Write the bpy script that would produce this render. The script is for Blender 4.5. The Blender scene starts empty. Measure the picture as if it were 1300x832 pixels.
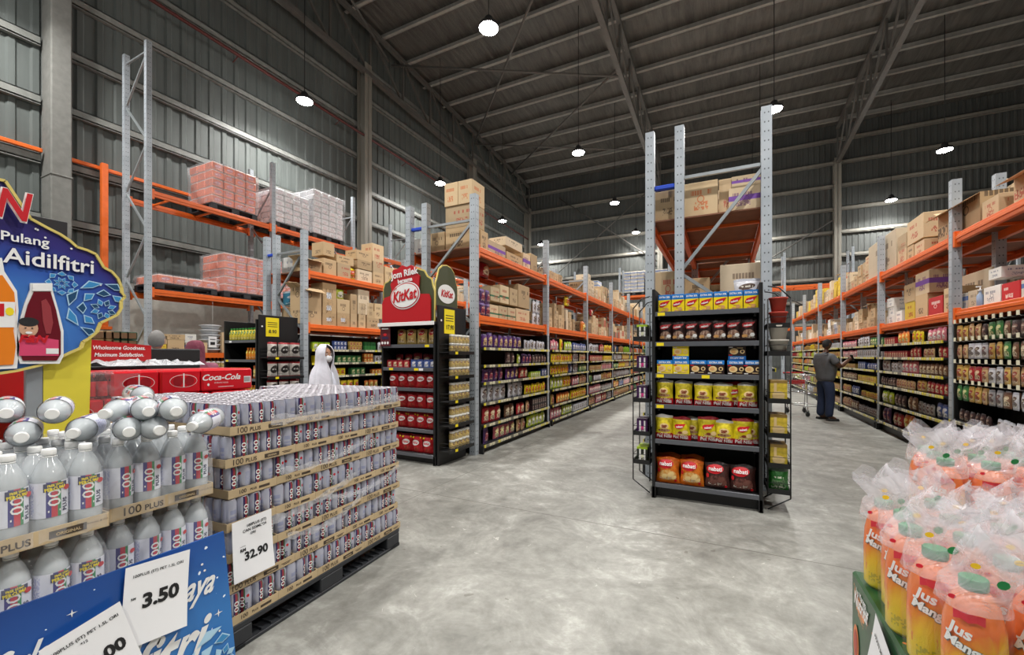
import bpy, math, random
from mathutils import Vector, Matrix
PI=math.pi
sc=bpy.context.scene
COL=sc.collection
# ---------------- camera ----------------
F_PX=540.0; EYE=1.45; YAW=math.atan(270/540); HOR=452.0
cd=bpy.data.cameras.new('camera'); cam=bpy.data.objects.new('camera',cd); COL.objects.link(cam)
cd.sensor_width=36; cd.lens=F_PX/1300*36; cd.shift_y=(HOR-416)/1300; cd.clip_start=.05; cd.clip_end=120
cam.location=(0,0,EYE); cam.rotation_euler=(PI/2,0,YAW)
sc.camera=cam
# ---------------- light / exposure ----------------
w=bpy.data.worlds.new('world'); sc.world=w; w.use_nodes=True
w.node_tree.nodes['Background'].inputs[0].default_value=(.75,.85,1,1)
w.node_tree.nodes['Background'].inputs[1].default_value=.05
sc.view_settings.view_transform='Standard'; sc.view_settings.look='None'
sc.view_settings.gamma=1; sc.view_settings.use_curve_mapping=False
sc.view_settings.exposure=0.14
LAMP_W=225.0; LAMP_P=62.0; LAMP_Z=9.0; LAMP_COL=(1,.98,.94)
LAMP_X=[(-11.1,'row beside the ribbed side wall'),(-4.85,'row above the KitKat stand'),(1.35,'row above the wafer stand'),(7.2,'row beyond the shopper in grey')]
LAMP_Y=[(26.6,'first'),(21.0,'second'),(15.2,'third'),(8.5,'fourth'),(2.0,'fifth'),(-4.5,'sixth')]
sc.cycles.max_bounces=6; sc.cycles.transparent_max_bounces=14
sc.cycles.sample_clamp_indirect=4.0; sc.cycles.caustics_reflective=False; sc.cycles.caustics_refractive=False
# ---------------- measuring helper: photo direction -> point on a known wall plane ----------------
_s,_c=math.sin(YAW),math.cos(YAW)
def ray(px,py):
    a=(px-650)/F_PX; return (-_s+a*_c,_c+a*_s,-(py-HOR)/F_PX)
def onx(px,py,X):
    r=ray(px,py);k=X/r[0];return (r[1]*k,EYE+r[2]*k)
def ony(px,py,Y):
    r=ray(px,py);k=Y/r[1];return (r[0]*k,EYE+r[2]*k)
# ---------------- nodes ----------------
class S:
    def __init__(s,nt,o): s.nt=nt; s.o=o
    def op(s,name,*a):
        n=s.nt.nodes.new('ShaderNodeMath'); n.operation=name
        for i,v in enumerate((s,)+a):
            if isinstance(v,S): s.nt.links.new(v.o,n.inputs[i])
            else: n.inputs[i].default_value=v
        return S(s.nt,n.outputs[0])
    def __add__(s,b): return s.op('ADD',b)
    __radd__=__add__
    def __sub__(s,b): return s.op('SUBTRACT',b)
    def __mul__(s,b): return s.op('MULTIPLY',b)
    __rmul__=__mul__
    def __truediv__(s,b): return s.op('DIVIDE',b)
    def lt(s,b): return s.op('LESS_THAN',b)
    def gt(s,b): return s.op('GREATER_THAN',b)
    def mn(s,b): return s.op('MINIMUM',b)
    def mx(s,b): return s.op('MAXIMUM',b)
    def ab(s): return s.op('ABSOLUTE')
    def fl(s): return s.op('FLOOR')
    def fr(s): return s.op('FRACT')
    def sin(s): return s.op('SINE')
    def btw(s,a,b): return s.gt(a)*s.lt(b)
    def inv(s): return (s*-1.0)+1.0
    def cl(s): return s.mx(0.0).mn(1.0)
class G:
    """one material's node tree"""
    def __init__(s,name):
        s.m=bpy.data.materials.new(name); s.m.use_nodes=True; s.nt=s.m.node_tree
        s.b=s.nt.nodes['Principled BSDF']; s.out=s.nt.nodes['Material Output']
    def n(s,t,**k):
        n=s.nt.nodes.new(t)
        for a,v in k.items(): setattr(n,a,v)
        return n
    def coord(s,kind='Generated'):
        t=s.n('ShaderNodeTexCoord'); x=s.n('ShaderNodeSeparateXYZ'); s.nt.links.new(t.outputs[kind],x.inputs[0])
        s.vec=t.outputs[kind]
        return [S(s.nt,x.outputs[i]) for i in range(3)]
    def pos(s):
        t=s.n('ShaderNodeNewGeometry'); x=s.n('ShaderNodeSeparateXYZ'); s.nt.links.new(t.outputs['Position'],x.inputs[0]); s.vec=t.outputs['Position']
        return [S(s.nt,x.outputs[i]) for i in range(3)]
    def normal(s):
        t=s.n('ShaderNodeTexCoord'); x=s.n('ShaderNodeSeparateXYZ'); s.nt.links.new(t.outputs['Normal'],x.inputs[0])
        return [S(s.nt,x.outputs[i]) for i in range(3)]
    def rnd(s): return S(s.nt,s.n('ShaderNodeObjectInfo').outputs['Random'])
    def noise(s,scale,detail=3,rough=.5,vec=None,dist=0):
        n=s.n('ShaderNodeTexNoise'); n.inputs['Scale'].default_value=scale; n.inputs['Detail'].default_value=detail; n.inputs['Roughness'].default_value=rough; n.inputs['Distortion'].default_value=dist
        s.nt.links.new(vec or s.vec,n.inputs['Vector']); return S(s.nt,n.outputs[0])
    def white(s,*a):
        c=s.n('ShaderNodeCombineXYZ')
        for i,v in enumerate(a):
            if isinstance(v,S): s.nt.links.new(v.o,c.inputs[i])
            else: c.inputs[i].default_value=v
        n=s.n('ShaderNodeTexWhiteNoise'); s.nt.links.new(c.outputs[0],n.inputs['Vector']); return S(s.nt,n.outputs[0])
    def scaled(s,v):
        n=s.n('ShaderNodeMapping'); n.inputs['Scale'].default_value=v; s.nt.links.new(s.vec,n.inputs['Vector']); return n.outputs[0]
    def ramp(s,f,stops):
        n=s.n('ShaderNodeValToRGB'); s.nt.links.new(f.o,n.inputs[0]); e=n.color_ramp.elements
        while len(e)<len(stops): e.new(.5)
        for q,(p,c) in zip(e,stops): q.position=p; q.color=(*c,1)
        return S(s.nt,n.outputs[0])
    def mix(s,f,a,b,bt='MIX'):
        n=s.n('ShaderNodeMix',data_type='RGBA',blend_type=bt)
        for i,v in ((0,f),(6,a),(7,b)):
            if isinstance(v,S): s.nt.links.new(v.o,n.inputs[i])
            elif i: n.inputs[i].default_value=(*v,1)
            else: n.inputs[0].default_value=v
        return S(s.nt,n.outputs[2])
    def col(s,c):
        if isinstance(c,S): s.nt.links.new(c.o,s.b.inputs['Base Color'])
        else: s.b.inputs['Base Color'].default_value=(*c,1)
        return s
    def rough(s,r):
        if isinstance(r,S): s.nt.links.new(r.o,s.b.inputs['Roughness'])
        else: s.b.inputs['Roughness'].default_value=r
        return s
    def metal(s,v): s.b.inputs['Metallic'].default_value=v; return s
    def spec(s,v): s.b.inputs['Specular IOR Level'].default_value=v; return s
    def bump(s,h,st=.3,d=.01):
        n=s.n('ShaderNodeBump'); n.inputs['Strength'].default_value=st; n.inputs['Distance'].default_value=d
        s.nt.links.new(h.o,n.inputs['Height']); s.nt.links.new(n.outputs[0],s.b.inputs['Normal']); return s
def srgb(r,g,b):
    f=lambda c:(c/255/12.92 if c<=10 else ((c/255+.055)/1.055)**2.4)
    return (f(r),f(g),f(b))
_mc={}
def flat(rgb,rough=.5,metal=0,name=None,var=0,spec=.5):
    key=(rgb,rough,metal,var,spec)
    if key in _mc: return _mc[key]
    g=G(name or 'paint'); c=srgb(*rgb)
    if var:
        g.coord('Object'); n=g.noise(8,4); c2=tuple(min(1,x*(1+var)) for x in c); c1=tuple(x*(1-var) for x in c)
        g.col(g.ramp(n,[(.3,c1),(.7,c2)]))
    else: g.col(c)
    g.rough(rough).metal(metal).spec(spec); _mc[key]=g.m; return g.m
def clear(rgb,opacity,rough=.1,name='film',crinkle=0,scale=20):
    """thin clear plastic: part see-through, part glossy"""
    g=G(name); g.col(srgb(*rgb)).rough(rough)
    tr=g.n('ShaderNodeBsdfTransparent'); mx=g.n('ShaderNodeMixShader')
    g.nt.links.new(tr.outputs[0],mx.inputs[1]); g.nt.links.new(g.b.outputs[0],mx.inputs[2])
    g.nt.links.new(mx.outputs[0],g.out.inputs[0])
    g.coord('Object')
    if crinkle:
        n=g.noise(scale,3,.6,dist=1.0); g.bump(n,.9,crinkle)
        f=((n-.5)*2.2).cl()*.3+opacity
        g.nt.links.new(f.o,mx.inputs[0])
    else: mx.inputs[0].default_value=opacity
    return g.m
# ---------------- mesh builder ----------------
I4=Matrix.Identity(4)
def TR(x=0,y=0,z=0,rz=0,rx=0,ry=0,s=1):
    M=Matrix.Translation((x,y,z))
    if rz: M=M@Matrix.Rotation(rz,4,'Z')
    if ry: M=M@Matrix.Rotation(ry,4,'Y')
    if rx: M=M@Matrix.Rotation(rx,4,'X')
    if s!=1: M=M@Matrix.Scale(s,4)
    return M
_tc={}
def text_geo(s,size,shear=0,bold=0,ext=0,align='CENTER',res=3):
    k=(s,size,shear,bold,ext,align,res)
    if k not in _tc:
        cu=bpy.data.curves.new('t','FONT'); cu.body=s; cu.size=size; cu.shear=shear; cu.offset=bold; cu.extrude=ext; cu.align_x=align; cu.resolution_u=res
        o=bpy.data.objects.new('t',cu); me=bpy.data.meshes.new_from_object(o)
        _tc[k]=([v.co.copy() for v in me.vertices],[tuple(p.vertices) for p in me.polygons])
        bpy.data.objects.remove(o); bpy.data.curves.remove(cu); bpy.data.meshes.remove(me)
    return _tc[k]
class MB:
    def __init__(s): s.v=[]; s.f=[]; s.m=[]; s.sm=[]
    def add(s,vs,fs,m=0,smooth=False,T=None):
        b=len(s.v)
        if T is not None: vs=[T@Vector(v) for v in vs]
        s.v.extend([tuple(v) for v in vs]); s.f.extend([tuple(b+i for i in f) for f in fs]); s.m.extend([m]*len(fs)); s.sm.extend([smooth]*len(fs)); return s
    def box(s,x0,x1,y0,y1,z0,z1,m=0,T=None,c=0,top=None):
        if c:
            p=[]
            for (x,sx) in ((x0,1),(x1,-1)):
                for (y,sy) in ((y0,1),(y1,-1)):
                    for (z,sz) in ((z0,1),(z1,-1)):
                        p+= [(x,y+sy*c,z+sz*c),(x+sx*c,y,z+sz*c),(x+sx*c,y+sy*c,z)]
            i=lambda a,b,d,k:((a*2+b)*2+d)*3+k
            f=[]
            for a in (0,1): 
                q=[i(a,0,0,0),i(a,1,0,0),i(a,1,1,0),i(a,0,1,0)]; f.append(q if a else q[::-1])
            for b in (0,1):
                q=[i(0,b,0,1),i(1,b,0,1),i(1,b,1,1),i(0,b,1,1)]; f.append(q[::-1] if b else q)
            for d in (0,1):
                q=[i(0,0,d,2),i(1,0,d,2),i(1,1,d,2),i(0,1,d,2)]; f.append(q if d else q[::-1])
            for a in (0,1):
                for b in (0,1):
                    q=[i(a,b,0,0),i(a,b,0,1),i(a,b,1,1),i(a,b,1,0)]; f.append(q if (a+b)%2 else q[::-1])
                for d in (0,1):
                    q=[i(a,0,d,0),i(a,0,d,2),i(a,1,d,2),i(a,1,d,0)]; f.append(q[::-1] if (a+d)%2 else q)
            for b in (0,1):
                for d in (0,1):
                    q=[i(0,b,d,1),i(0,b,d,2),i(1,b,d,2),i(1,b,d,1)]; f.append(q if (b+d)%2 else q[::-1])
            for a in (0,1):
                for b in (0,1):
                    for d in (0,1):
                        q=[i(a,b,d,0),i(a,b,d,1),i(a,b,d,2)]; f.append(q if (a+b+d)%2==0 else q[::-1])
            return s.add(p,f,m,False,T)
        p=[(x0,y0,z0),(x1,y0,z0),(x1,y1,z0),(x0,y1,z0),(x0,y0,z1),(x1,y0,z1),(x1,y1,z1),(x0,y1,z1)]
        s.add(p,[(0,3,2,1),(0,1,5,4),(1,2,6,5),(2,3,7,6),(3,0,4,7)],m,False,T)
        return s.add([p[4],p[5],p[6],p[7]],[(0,1,2,3)],m if top is None else top,False,T)
    def quad(s,a,b,c,d,m=0,T=None): return s.add([a,b,c,d],[(0,1,2,3)],m,False,T)
    def lathe(s,prof,seg=16,m=0,T=None,smooth=True,ms=None,cap=True):
        vs=[];fs=[]
        for r,z in prof:
            for k in range(seg):
                a=2*PI*k/seg; vs.append((r*math.cos(a),r*math.sin(a),z))
        for j in range(len(prof)-1):
            q=[(j*seg+k,j*seg+(k+1)%seg,(j+1)*seg+(k+1)%seg,(j+1)*seg+k) for k in range(seg)]
            fs.append((q,ms[j] if ms else m))
        b=len(s.v); s.v.extend([tuple((T@Vector(v)) if T is not None else v) for v in vs])
        for q,mm in fs:
            for f in q: s.f.append(tuple(b+i for i in f)); s.m.append(mm); s.sm.append(smooth)
        if cap:
            s.f.append(tuple(b+i for i in range(seg-1,-1,-1))); s.m.append(ms[0] if ms else m); s.sm.append(False)
            s.f.append(tuple(b+(len(prof)-1)*seg+i for i in range(seg))); s.m.append(ms[-1] if ms else m); s.sm.append(False)
        return s
    def tube(s,pts,r,seg=8,m=0,T=None,closed=False,smooth=True):
        pts=[Vector(p) for p in pts]; n=len(pts); rs=r if isinstance(r,(list,tuple)) else [r]*n
        vs=[]; prev=None
        for i,p in enumerate(pts):
            if closed: t=(pts[(i+1)%n]-pts[i-1])
            else: t=pts[min(i+1,n-1)]-pts[max(i-1,0)]
            t=t.normalized() if t.length>1e-9 else Vector((0,0,1))
            u=prev if prev is not None else (Vector((0,0,1)) if abs(t.z)<.9 else Vector((1,0,0)))
            u=(u-t*u.dot(t)); u=u.normalized() if u.length>1e-6 else t.orthogonal().normalized(); prev=u; v=t.cross(u)
            for k in range(seg):
                a=2*PI*k/seg; vs.append(p+(u*math.cos(a)+v*math.sin(a))*rs[i])
        fs=[]
        for j in range(n if closed else n-1):
            for k in range(seg):
                j2=(j+1)%n; fs.append((j*seg+k,j*seg+(k+1)%seg,j2*seg+(k+1)%seg,j2*seg+k))
        if not closed: fs+= [tuple(range(seg-1,-1,-1)),tuple((n-1)*seg+k for k in range(seg))]
        return s.add(vs,fs,m,smooth,T)
    def bar(s,a,b,w,h=None,m=0,T=None):
        """rectangular bar between two points"""
        h=h or w; a=Vector(a); b=Vector(b); t=(b-a).normalized()
        u=Vector((0,0,1)) if abs(t.z)<.95 else Vector((0,1,0)); x=t.cross(u).normalized(); u=x.cross(t)
        vs=[p+x*i*w/2+u*j*h/2 for p in (a,b) for i,j in ((-1,-1),(1,-1),(1,1),(-1,1))]
        return s.add(vs,[(3,2,1,0),(4,5,6,7),(0,1,5,4),(1,2,6,5),(2,3,7,6),(3,0,4,7)],m,False,T)
    def prism(s,poly,y0,y1,m=0,T=None,me=None):
        """polygon in xz, extruded along y (front y0)"""
        n=len(poly); ar=sum(poly[i][0]*poly[(i+1)%n][1]-poly[(i+1)%n][0]*poly[i][1] for i in range(n))
        if ar<0: poly=poly[::-1]
        vs=[(x,y0,z) for x,z in poly]+[(x,y1,z) for x,z in poly]
        s.add(vs,[tuple(range(n)),tuple(range(2*n-1,n-1,-1))],m,False,T)
        return s.add(vs,[(i,n+i,n+(i+1)%n,(i+1)%n) for i in range(n)],m if me is None else me,False,T)
    def text(s,t,size,x,y,z,m=0,T=None,shear=0,bold=0,align='CENTER',fn=None,rot=0,ext=0,res=3,sx=1):
        """text on a face that looks towards -y; (x,z) = baseline"""
        vs,fs=text_geo(t,size,shear,bold,ext,align,res); o=[]
        cr,sr=math.cos(rot),math.sin(rot)
        for v in vs:
            vx=v.x*sx
            a,b=vx*cr-v.y*sr,vx*sr+v.y*cr
            o.append(fn(x+a,z+b) if fn else (x+a,y-v.z,z+b))
        return s.add(o,fs,m,False,T)
    def build(s,name,mats,parent=None,loc=(0,0,0),rz=0):
        me=bpy.data.meshes.new(name); me.from_pydata(s.v,[],s.f)
        if not isinstance(mats,(list,tuple)): mats=[mats]
        for x in mats: me.materials.append(x)
        me.polygons.foreach_set('material_index',s.m); me.polygons.foreach_set('use_smooth',s.sm); me.update()
        o=bpy.data.objects.new(name,me); COL.objects.link(o); o.location=loc; o.rotation_euler=(0,0,rz)
        if parent: o.parent=parent
        return o
def tag(o,label,cat,group=None,kind=None):
    o['label']=label; o['category']=cat
    if group: o['group']=group
    if kind: o['kind']=kind
    return o
def thing(name,label,cat,loc=(0,0,0),rz=0,group=None):
    o=bpy.data.objects.new(name,None); COL.objects.link(o); o.location=loc; o.rotation_euler=(0,0,rz); o.empty_display_size=.1
    return tag(o,label,cat,group)
_kids={}
def kids(o):
    if o.name not in _kids: _kids[o.name]=list(o.children)
    return _kids[o.name]
def dup(root,loc,rz=0,label=None,group=None,scale=None):
    r=root.copy(); COL.objects.link(r); r.location=loc; r.rotation_euler=(0,0,rz)
    if label: r['label']=label
    if group: r['group']=group
    if scale: r.scale=scale
    for ch in kids(root):
        c=ch.copy(); COL.objects.link(c); c.parent=r
        for g in kids(ch):
            d=g.copy(); COL.objects.link(d); d.parent=c
    return r
_used=set()
def place(proto,loc,rz=0,label=None,group=None,scale=None):
    if proto.name in _used: return dup(proto,loc,rz,label,group,scale)
    kids(proto)
    for k in kids(proto): kids(k)
    _used.add(proto.name); proto.location=loc; proto.rotation_euler=(0,0,rz)
    if label: proto['label']=label
    if group: proto['group']=group
    if scale: proto.scale=scale
    return proto
_sn={}
def struct(name,mb,mats,loc=(0,0,0),rz=0):
    if name=='trim':
        _sn['t']=_sn.get('t',0)+1; name='trim_%d'%_sn['t']
    o=mb.build(name,mats,None,loc,rz); o['kind']='structure'; return o
ORD=['first','second','third','fourth','fifth','sixth','seventh','eighth','ninth','tenth','eleventh','twelfth','thirteenth','fourteenth','fifteenth','sixteenth','seventeenth','eighteenth','nineteenth','twentieth']
def rad(d): return d*PI/180
# ---------------- shared materials ----------------
def m_floor():
    g=G('polished_concrete'); x,y,z=g.pos()
    a=g.noise(.55,6,.62,dist=.6); b=g.noise(3.2,6,.65,dist=1.2); st=g.noise(1.3,5,.7,vec=g.scaled((.7,1.1,1)),dist=.8); f=g.noise(22,4,.6)
    q=g.noise(1.7,8,.72,dist=2.2); v=a*.24+b*.22+st*.16+f*.10+q*.28
    c=g.ramp(v,[(.41,srgb(112,111,106)),(.475,srgb(132,131,125)),(.53,srgb(150,149,143)),(.60,srgb(184,184,178))])
    chips=g.noise(5.0,5,.75,dist=2.0); c=g.mix((chips.gt(.67))*.35,c,srgb(222,220,212))
    spots=g.noise(9.0,2,.5); c=g.mix((spots.gt(.735))*.5,c,srgb(96,92,84))
    j=((y-3.62).ab().lt(.006)).mx((y-9.6).ab().lt(.008)).mx((y-15.6).ab().lt(.008)).mx((y-21.6).ab().lt(.008)).mx((x+0.25+2.6).ab().lt(.004)).mx((x-3.4).ab().lt(.006))
    c=g.mix(j*.75,c,srgb(92,90,84))
    g.col(c); g.rough(v*.35+.30); g.spec(.35); g.bump(v,.12,.01); return g.m
M_FLOOR=m_floor()
def m_sheet(name,rgb,metal=.3,ro=.5):
    g=G(name); x,y,z=g.pos(); n=g.noise(.6,4,.6); n2=g.noise(2.5,3,.5,vec=g.scaled((3,3,.25)))
    c=srgb(*rgb); g.col(g.ramp(n*.5+n2*.5,[(.35,tuple(v*.82 for v in c)),(.65,tuple(min(1,v*1.15) for v in c))])); g.rough(ro).metal(metal); return g.m
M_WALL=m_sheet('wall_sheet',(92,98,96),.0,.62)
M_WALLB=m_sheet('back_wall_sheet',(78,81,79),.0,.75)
def m_ceil():
    g=G('roof_foil'); x,y,z=g.pos(); n=g.noise(1.1,6,.7,vec=g.scaled((5,.6,1)),dist=.5); n2=g.noise(.25,2)
    rib=((x*3.3).fr()-.5).ab()
    c=g.ramp(n*.7+n2*.3,[(.35,srgb(78,77,74)),(.62,srgb(118,116,111))]); g.col(c).rough(.45).metal(.25); g.bump(n+rib*.6,.6,.03); return g.m
M_CEIL=m_ceil()
M_PURLIN=m_sheet('purlin_galvanised',(176,174,168),.0)
M_STEEL=m_sheet('painted_steel_grey',(140,137,128),.0)
M_STEELD=m_sheet('dark_steel_grey',(98,96,92),.0)
M_GIRT=m_sheet('galvanised_girt',(132,134,130),.0)
M_MASON=flat((196,193,184),.85,name='painted_masonry',var=.1)
M_CONC=flat((122,122,118),.9,name='column_concrete',var=.12)
def m_galv():
    g=G('perforated_galvanised_steel'); x,y,z=g.coord('Object')
    n=g.noise(3,3); c=g.ramp(n,[(.3,srgb(160,168,176)),(.7,srgb(186,193,200))])
    hz=((z*10.0).fr()-.5).ab().lt(.085); nx,ny,nz=g.normal()
    hx=(x.ab()-.018).ab().lt(.006); hy=(y.ab()-.018).ab().lt(.006)
    hole=hz*((ny.ab().gt(.7)*hx).mx(nx.ab().gt(.7)*hy))
    g.col(g.mix(hole,c,srgb(92,96,102))).rough(.42).metal(.15); return g.m
M_GALV=m_galv()
M_BRACE=flat((158,164,168),.4,.4,'galvanised_brace',.08)
M_ORANGE=flat((228,106,38),.38,0,'orange_beam_paint',.06)
M_DECK=flat((128,84,62),.8,0,'deck_board',.12)
M_BLUE=flat((28,70,190),.5,0,'blue_spacer')
M_BLACK=flat((20,20,21),.45,0,'black_powder_coat')
M_BLACKM=flat((30,30,32),.6,0,'black_matte')
M_SHELF=flat((96,98,104),.35,.3,'shelf_lip_grey')
M_WHITE=flat((236,236,234),.5,0,'white')
M_INK=flat((22,22,24),.6,0,'ink')
M_YELLOW=flat((240,216,20),.55,0,'yellow_card')
M_RED=flat((196,22,34),.4,0,'red')
M_PALLET=flat((44,46,50),.55,0,'black_pallet_plastic',.1)
M_CHROME=flat((200,202,205),.2,.9,'chrome')
M_PAPER=flat((238,238,240),.7,0,'paper')
def m_strip():
    g=G('price_strip'); x,y,z=g.coord('Object')
    i=(x*11.0).fl(); r=g.white(i,3.0,1.0); fr=(x*11.0).fr()
    c=g.mix(fr.btw(.08,.9)*r.gt(.12),srgb(120,116,104),srgb(228,222,190)); c=g.mix(fr.btw(.12,.86)*r.gt(.68),c,srgb(236,220,60))
    t=g.white((x*120.0).fl(),(z*300.0).fl(),2.0); c=g.mix(fr.btw(.2,.8)*t.gt(.72)*.7,c,srgb(60,50,40))
    g.col(c).rough(.4); return g.m
M_STRIP=m_strip()
def m_card(name,base,ink,band=None,label=False,dens=.45):
    """corrugated cardboard with printed marks on its sides"""
    g=G(name); x,y,z=g.coord('Generated'); nx,ny,nz=g.normal(); r=g.rnd(); 
    side=nz.ab().lt(.5); fx=nx.ab().gt(.5); u=fx*y+fx.inv()*x
    n=g.noise(4,3,.6); c1=srgb(*base)
    c=g.ramp(n*.3+r*.7,[(.15,tuple(v*.78 for v in c1)),(.5,c1),(.9,tuple(min(1,v*1.16) for v in c1))])
    if band: c=g.mix(side*z.btw(band[0],band[1])*fx.inv().mx(.0+fx),c,srgb(*band[2]))
    u2=u+(r*.2-.1)
    rr=(r*7.3).fr()
    a=z.btw(.62,.76)*u2.btw(.2,.8)*g.white((u*13.0).fl(),(r*91.0),0.0).gt(dens*.6)*(u*13.0).fr().btw(.1,.85)
    b=z.btw(.18,.42)*u2.btw(.3,.72)*g.white((u*30.0).fl(),(z*22.0).fl(),(r*37.0)).gt(.45)
    d=((u-.5)*(u-.5)+(z-.5)*(z-.5)).lt(.012)*((u-.5)*(u-.5)+(z-.5)*(z-.5)).gt(.006)*rr.gt(.6)
    mk=side*(a*rr.gt(.15)).mx(b*rr.lt(.8)).mx(d)
    c=g.mix(mk*.72,c,srgb(*ink))
    if label:
        lb=side*u.btw(.28,.62)*z.btw(.35,.62); c=g.mix(lb,c,srgb(232,234,238)); c=g.mix(lb*g.white((u*50.0).fl(),(z*16.0).fl(),1.0).gt(.5)*.7,c,srgb(70,80,110))
    seam=(nz.ab().gt(.5))*(y-.5).ab().lt(.06); c=g.mix(seam*.5,c,srgb(150,118,76))
    g.col(c).rough(.8); return g.m
CB=(196,170,132)
CARD={'plain':m_card('cardboard_plain',CB,(96,72,52)),
 'red':m_card('cardboard_red_print',(202,176,140),(176,48,40)),
 'dark':m_card('cardboard_black_print',(190,162,124),(52,40,34)),
 'purple':m_card('cardboard_purple_band',(204,182,150),(120,70,120),band=(.42,.64,(128,84,170))),
 'green':m_card('cardboard_green_band',(206,184,148),(160,60,40),band=(.30,.42,(52,110,78))),
 'label':m_card('cardboard_white_label',(186,156,116),(120,94,66),label=True,dens=.9),
 'pale':m_card('cardboard_pale',(214,196,168),(110,90,76)),
 'yellow':m_card('carton_yellow',(222,190,60),(150,40,30)),
 'redbox':m_card('carton_red',(186,36,40),(240,230,220)),
 'orange':m_card('cardboard_orange_print',(208,182,144),(206,96,40)),
 'white':m_card('carton_white',(224,222,216),(90,100,130)),
 'blueband':m_card('carton_blue_band',(206,200,190),(70,100,160),band=(.55,.8,(92,122,176)))}
CARDIN=flat((150,120,86),.9,0,'cardboard_inside')
# ---------------- printed packs ----------------
def m_pack(name,base,band,blob,ink=(240,236,220),blobpos=(.5,.62,.30,.13),lower=None,win=None,foil=0.0,metal=.15):
    g=G(name); x,y,z=g.coord('Generated'); r=g.rnd()
    c1=srgb(*base); n=g.noise(5,3,.6,vec=g.scaled((1,1,1.4)))
    c=g.ramp(n*.75+r*.25,[(.28,tuple(v*.66 for v in c1)),(.5,c1),(.72,tuple(min(1,v*1.3+.01) for v in c1))])
    c=g.mix(z.gt(.86),c,srgb(*band)); c=g.mix(z.lt(.07),c,srgb(*band))
    if lower: c=g.mix(z.lt(lower[0]+0.0),c,srgb(*lower[1]))
    if win:
        wn=g.noise(9,2,.5); wm=((x-win[0])*(x-win[0])/(win[2]**2)+(z-win[1])*(z-win[1])/(win[3]**2)).lt(1.0)
        c=g.mix(wm,c,g.ramp(wn,[(.35,srgb(*win[4])),(.65,srgb(*win[5]))]))
    bx,bz,bw,bh=blobpos; dx=(x-bx)/bw; dz=(z-bz+ (x-bx)*-.15)/bh; e=(dx*dx+dz*dz).lt(1.0)
    c=g.mix(e,c,srgb(*blob))
    tx=g.white((x*16.0).fl(),(z*26.0).fl(),5.0).gt(.45)*(z*26.0).fr().btw(.15,.8)
    c=g.mix(e*z.btw(bz-.05,bz+.05)*x.btw(bx-.22,bx+.22)*tx,c,srgb(*ink))
    c=g.mix(z.btw(.14,.26)*x.btw(.15,.85)*tx*.7,c,srgb(*ink))
    g.col(c).rough(.28).metal(metal); g.bump(g.noise(7,4,.6,dist=1.5),.55,.012); return g.m
# ---------------- the hall ----------------
XL=-12.9; XR=19.5; YB=28.0; YF=-9.0
def roofz(y): return 13.75+.055*(YB-y)
mb=MB(); mb.box(XL-.3,XR+.3,YF-.3,YB+.3,-.15,0); struct('floor',mb,M_FLOOR)
def corrugated(L,z0,z1f,per=.34,dep=.035):
    """sheet along +x facing -y; z1f(x) gives the top"""
    m=MB(); n=int(L/per)+1; vs=[]; 
    for i in range(n):
        for (dx,dy) in ((0,0),(.52,0),(.62,-dep),(.90,-dep)):
            x=min(L,(i+dx)*per); vs+=[(x,dy,z0),(x,dy,z1f(x))]
    k=len(vs)//2
    m.add(vs,[(2*i,2*i+2,2*i+3,2*i+1) for i in range(k-1)])
    m.box(0,L,.05,.15,z0,min(z1f(0),z1f(L))); return m
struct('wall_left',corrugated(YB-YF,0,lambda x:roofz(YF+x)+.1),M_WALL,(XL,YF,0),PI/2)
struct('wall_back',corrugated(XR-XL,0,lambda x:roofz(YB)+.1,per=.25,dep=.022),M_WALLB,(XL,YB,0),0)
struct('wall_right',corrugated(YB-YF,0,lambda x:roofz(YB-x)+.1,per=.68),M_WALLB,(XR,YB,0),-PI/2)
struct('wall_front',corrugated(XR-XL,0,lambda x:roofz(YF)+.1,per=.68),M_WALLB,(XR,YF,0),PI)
mb=MB(); mb.add([(XL,YF,roofz(YF)),(XR,YF,roofz(YF)),(XR,YB,roofz(YB)),(XL,YB,roofz(YB)),(XL,YF,roofz(YF)+.1),(XR,YF,roofz(YF)+.1),(XR,YB,roofz(YB)+.1),(XL,YB,roofz(YB)+.1)],[(0,1,2,3),(7,6,5,4),(0,4,5,1),(1,5,6,2),(2,6,7,3),(3,7,4,0)])
struct('ceiling',mb,M_CEIL)
# low masonry wall in front of the sheeting
mb=MB(); mb.box(XL+.02,XL+.2,YF,YB,0,2.85,c=.01); struct('trim',mb,M_MASON)
# girts (C sections) on the left, back and right walls
def csec(m,a,b,h=.2,d=.12,axis='y'):
    if axis=='y':
        x,z=a[0],a[2]; s=d; m.box(x,x+s,a[1],b[1],z+h/2-.02,z+h/2); m.box(x,x+.015,a[1],b[1],z-h/2,z+h/2); m.box(x+s-.015,x+s,a[1],b[1],z-h/2+.05,z+h/2); m.box(x,x+s,a[1],b[1],z-h/2,z-h/2+.015)
    else:
        y,z=a[1],a[2]; m.box(a[0],b[0],y-d,y,z+h/2-.02,z+h/2); m.box(a[0],b[0],y-.015,y,z-h/2,z+h/2); m.box(a[0],b[0],y-d,y-d+.015,z-h/2+.05,z+h/2); m.box(a[0],b[0],y-d,y,z-h/2,z-h/2+.015)
colY=[-3.9,3.74,12.3,20.2,27.8]
for k in range(9):
    z=3.12+1.225*k
    m=MB()
    ys=[YF]+colY
    for a,b in zip(ys[:-1],ys[1:]): csec(m,(XL+.01,a+.2,z),(0,b-.2,z))
    struct('trim',m,M_GIRT)
    m=MB(); csec(m,(XL,YB-.03,z),(XR,0,z),axis='x'); struct('trim',m,M_STEEL)
    m=MB(); m.box(XR-.16,XR-.04,YF,YB,z-.1,z+.1,c=.01); struct('trim',m,M_STEEL)
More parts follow.
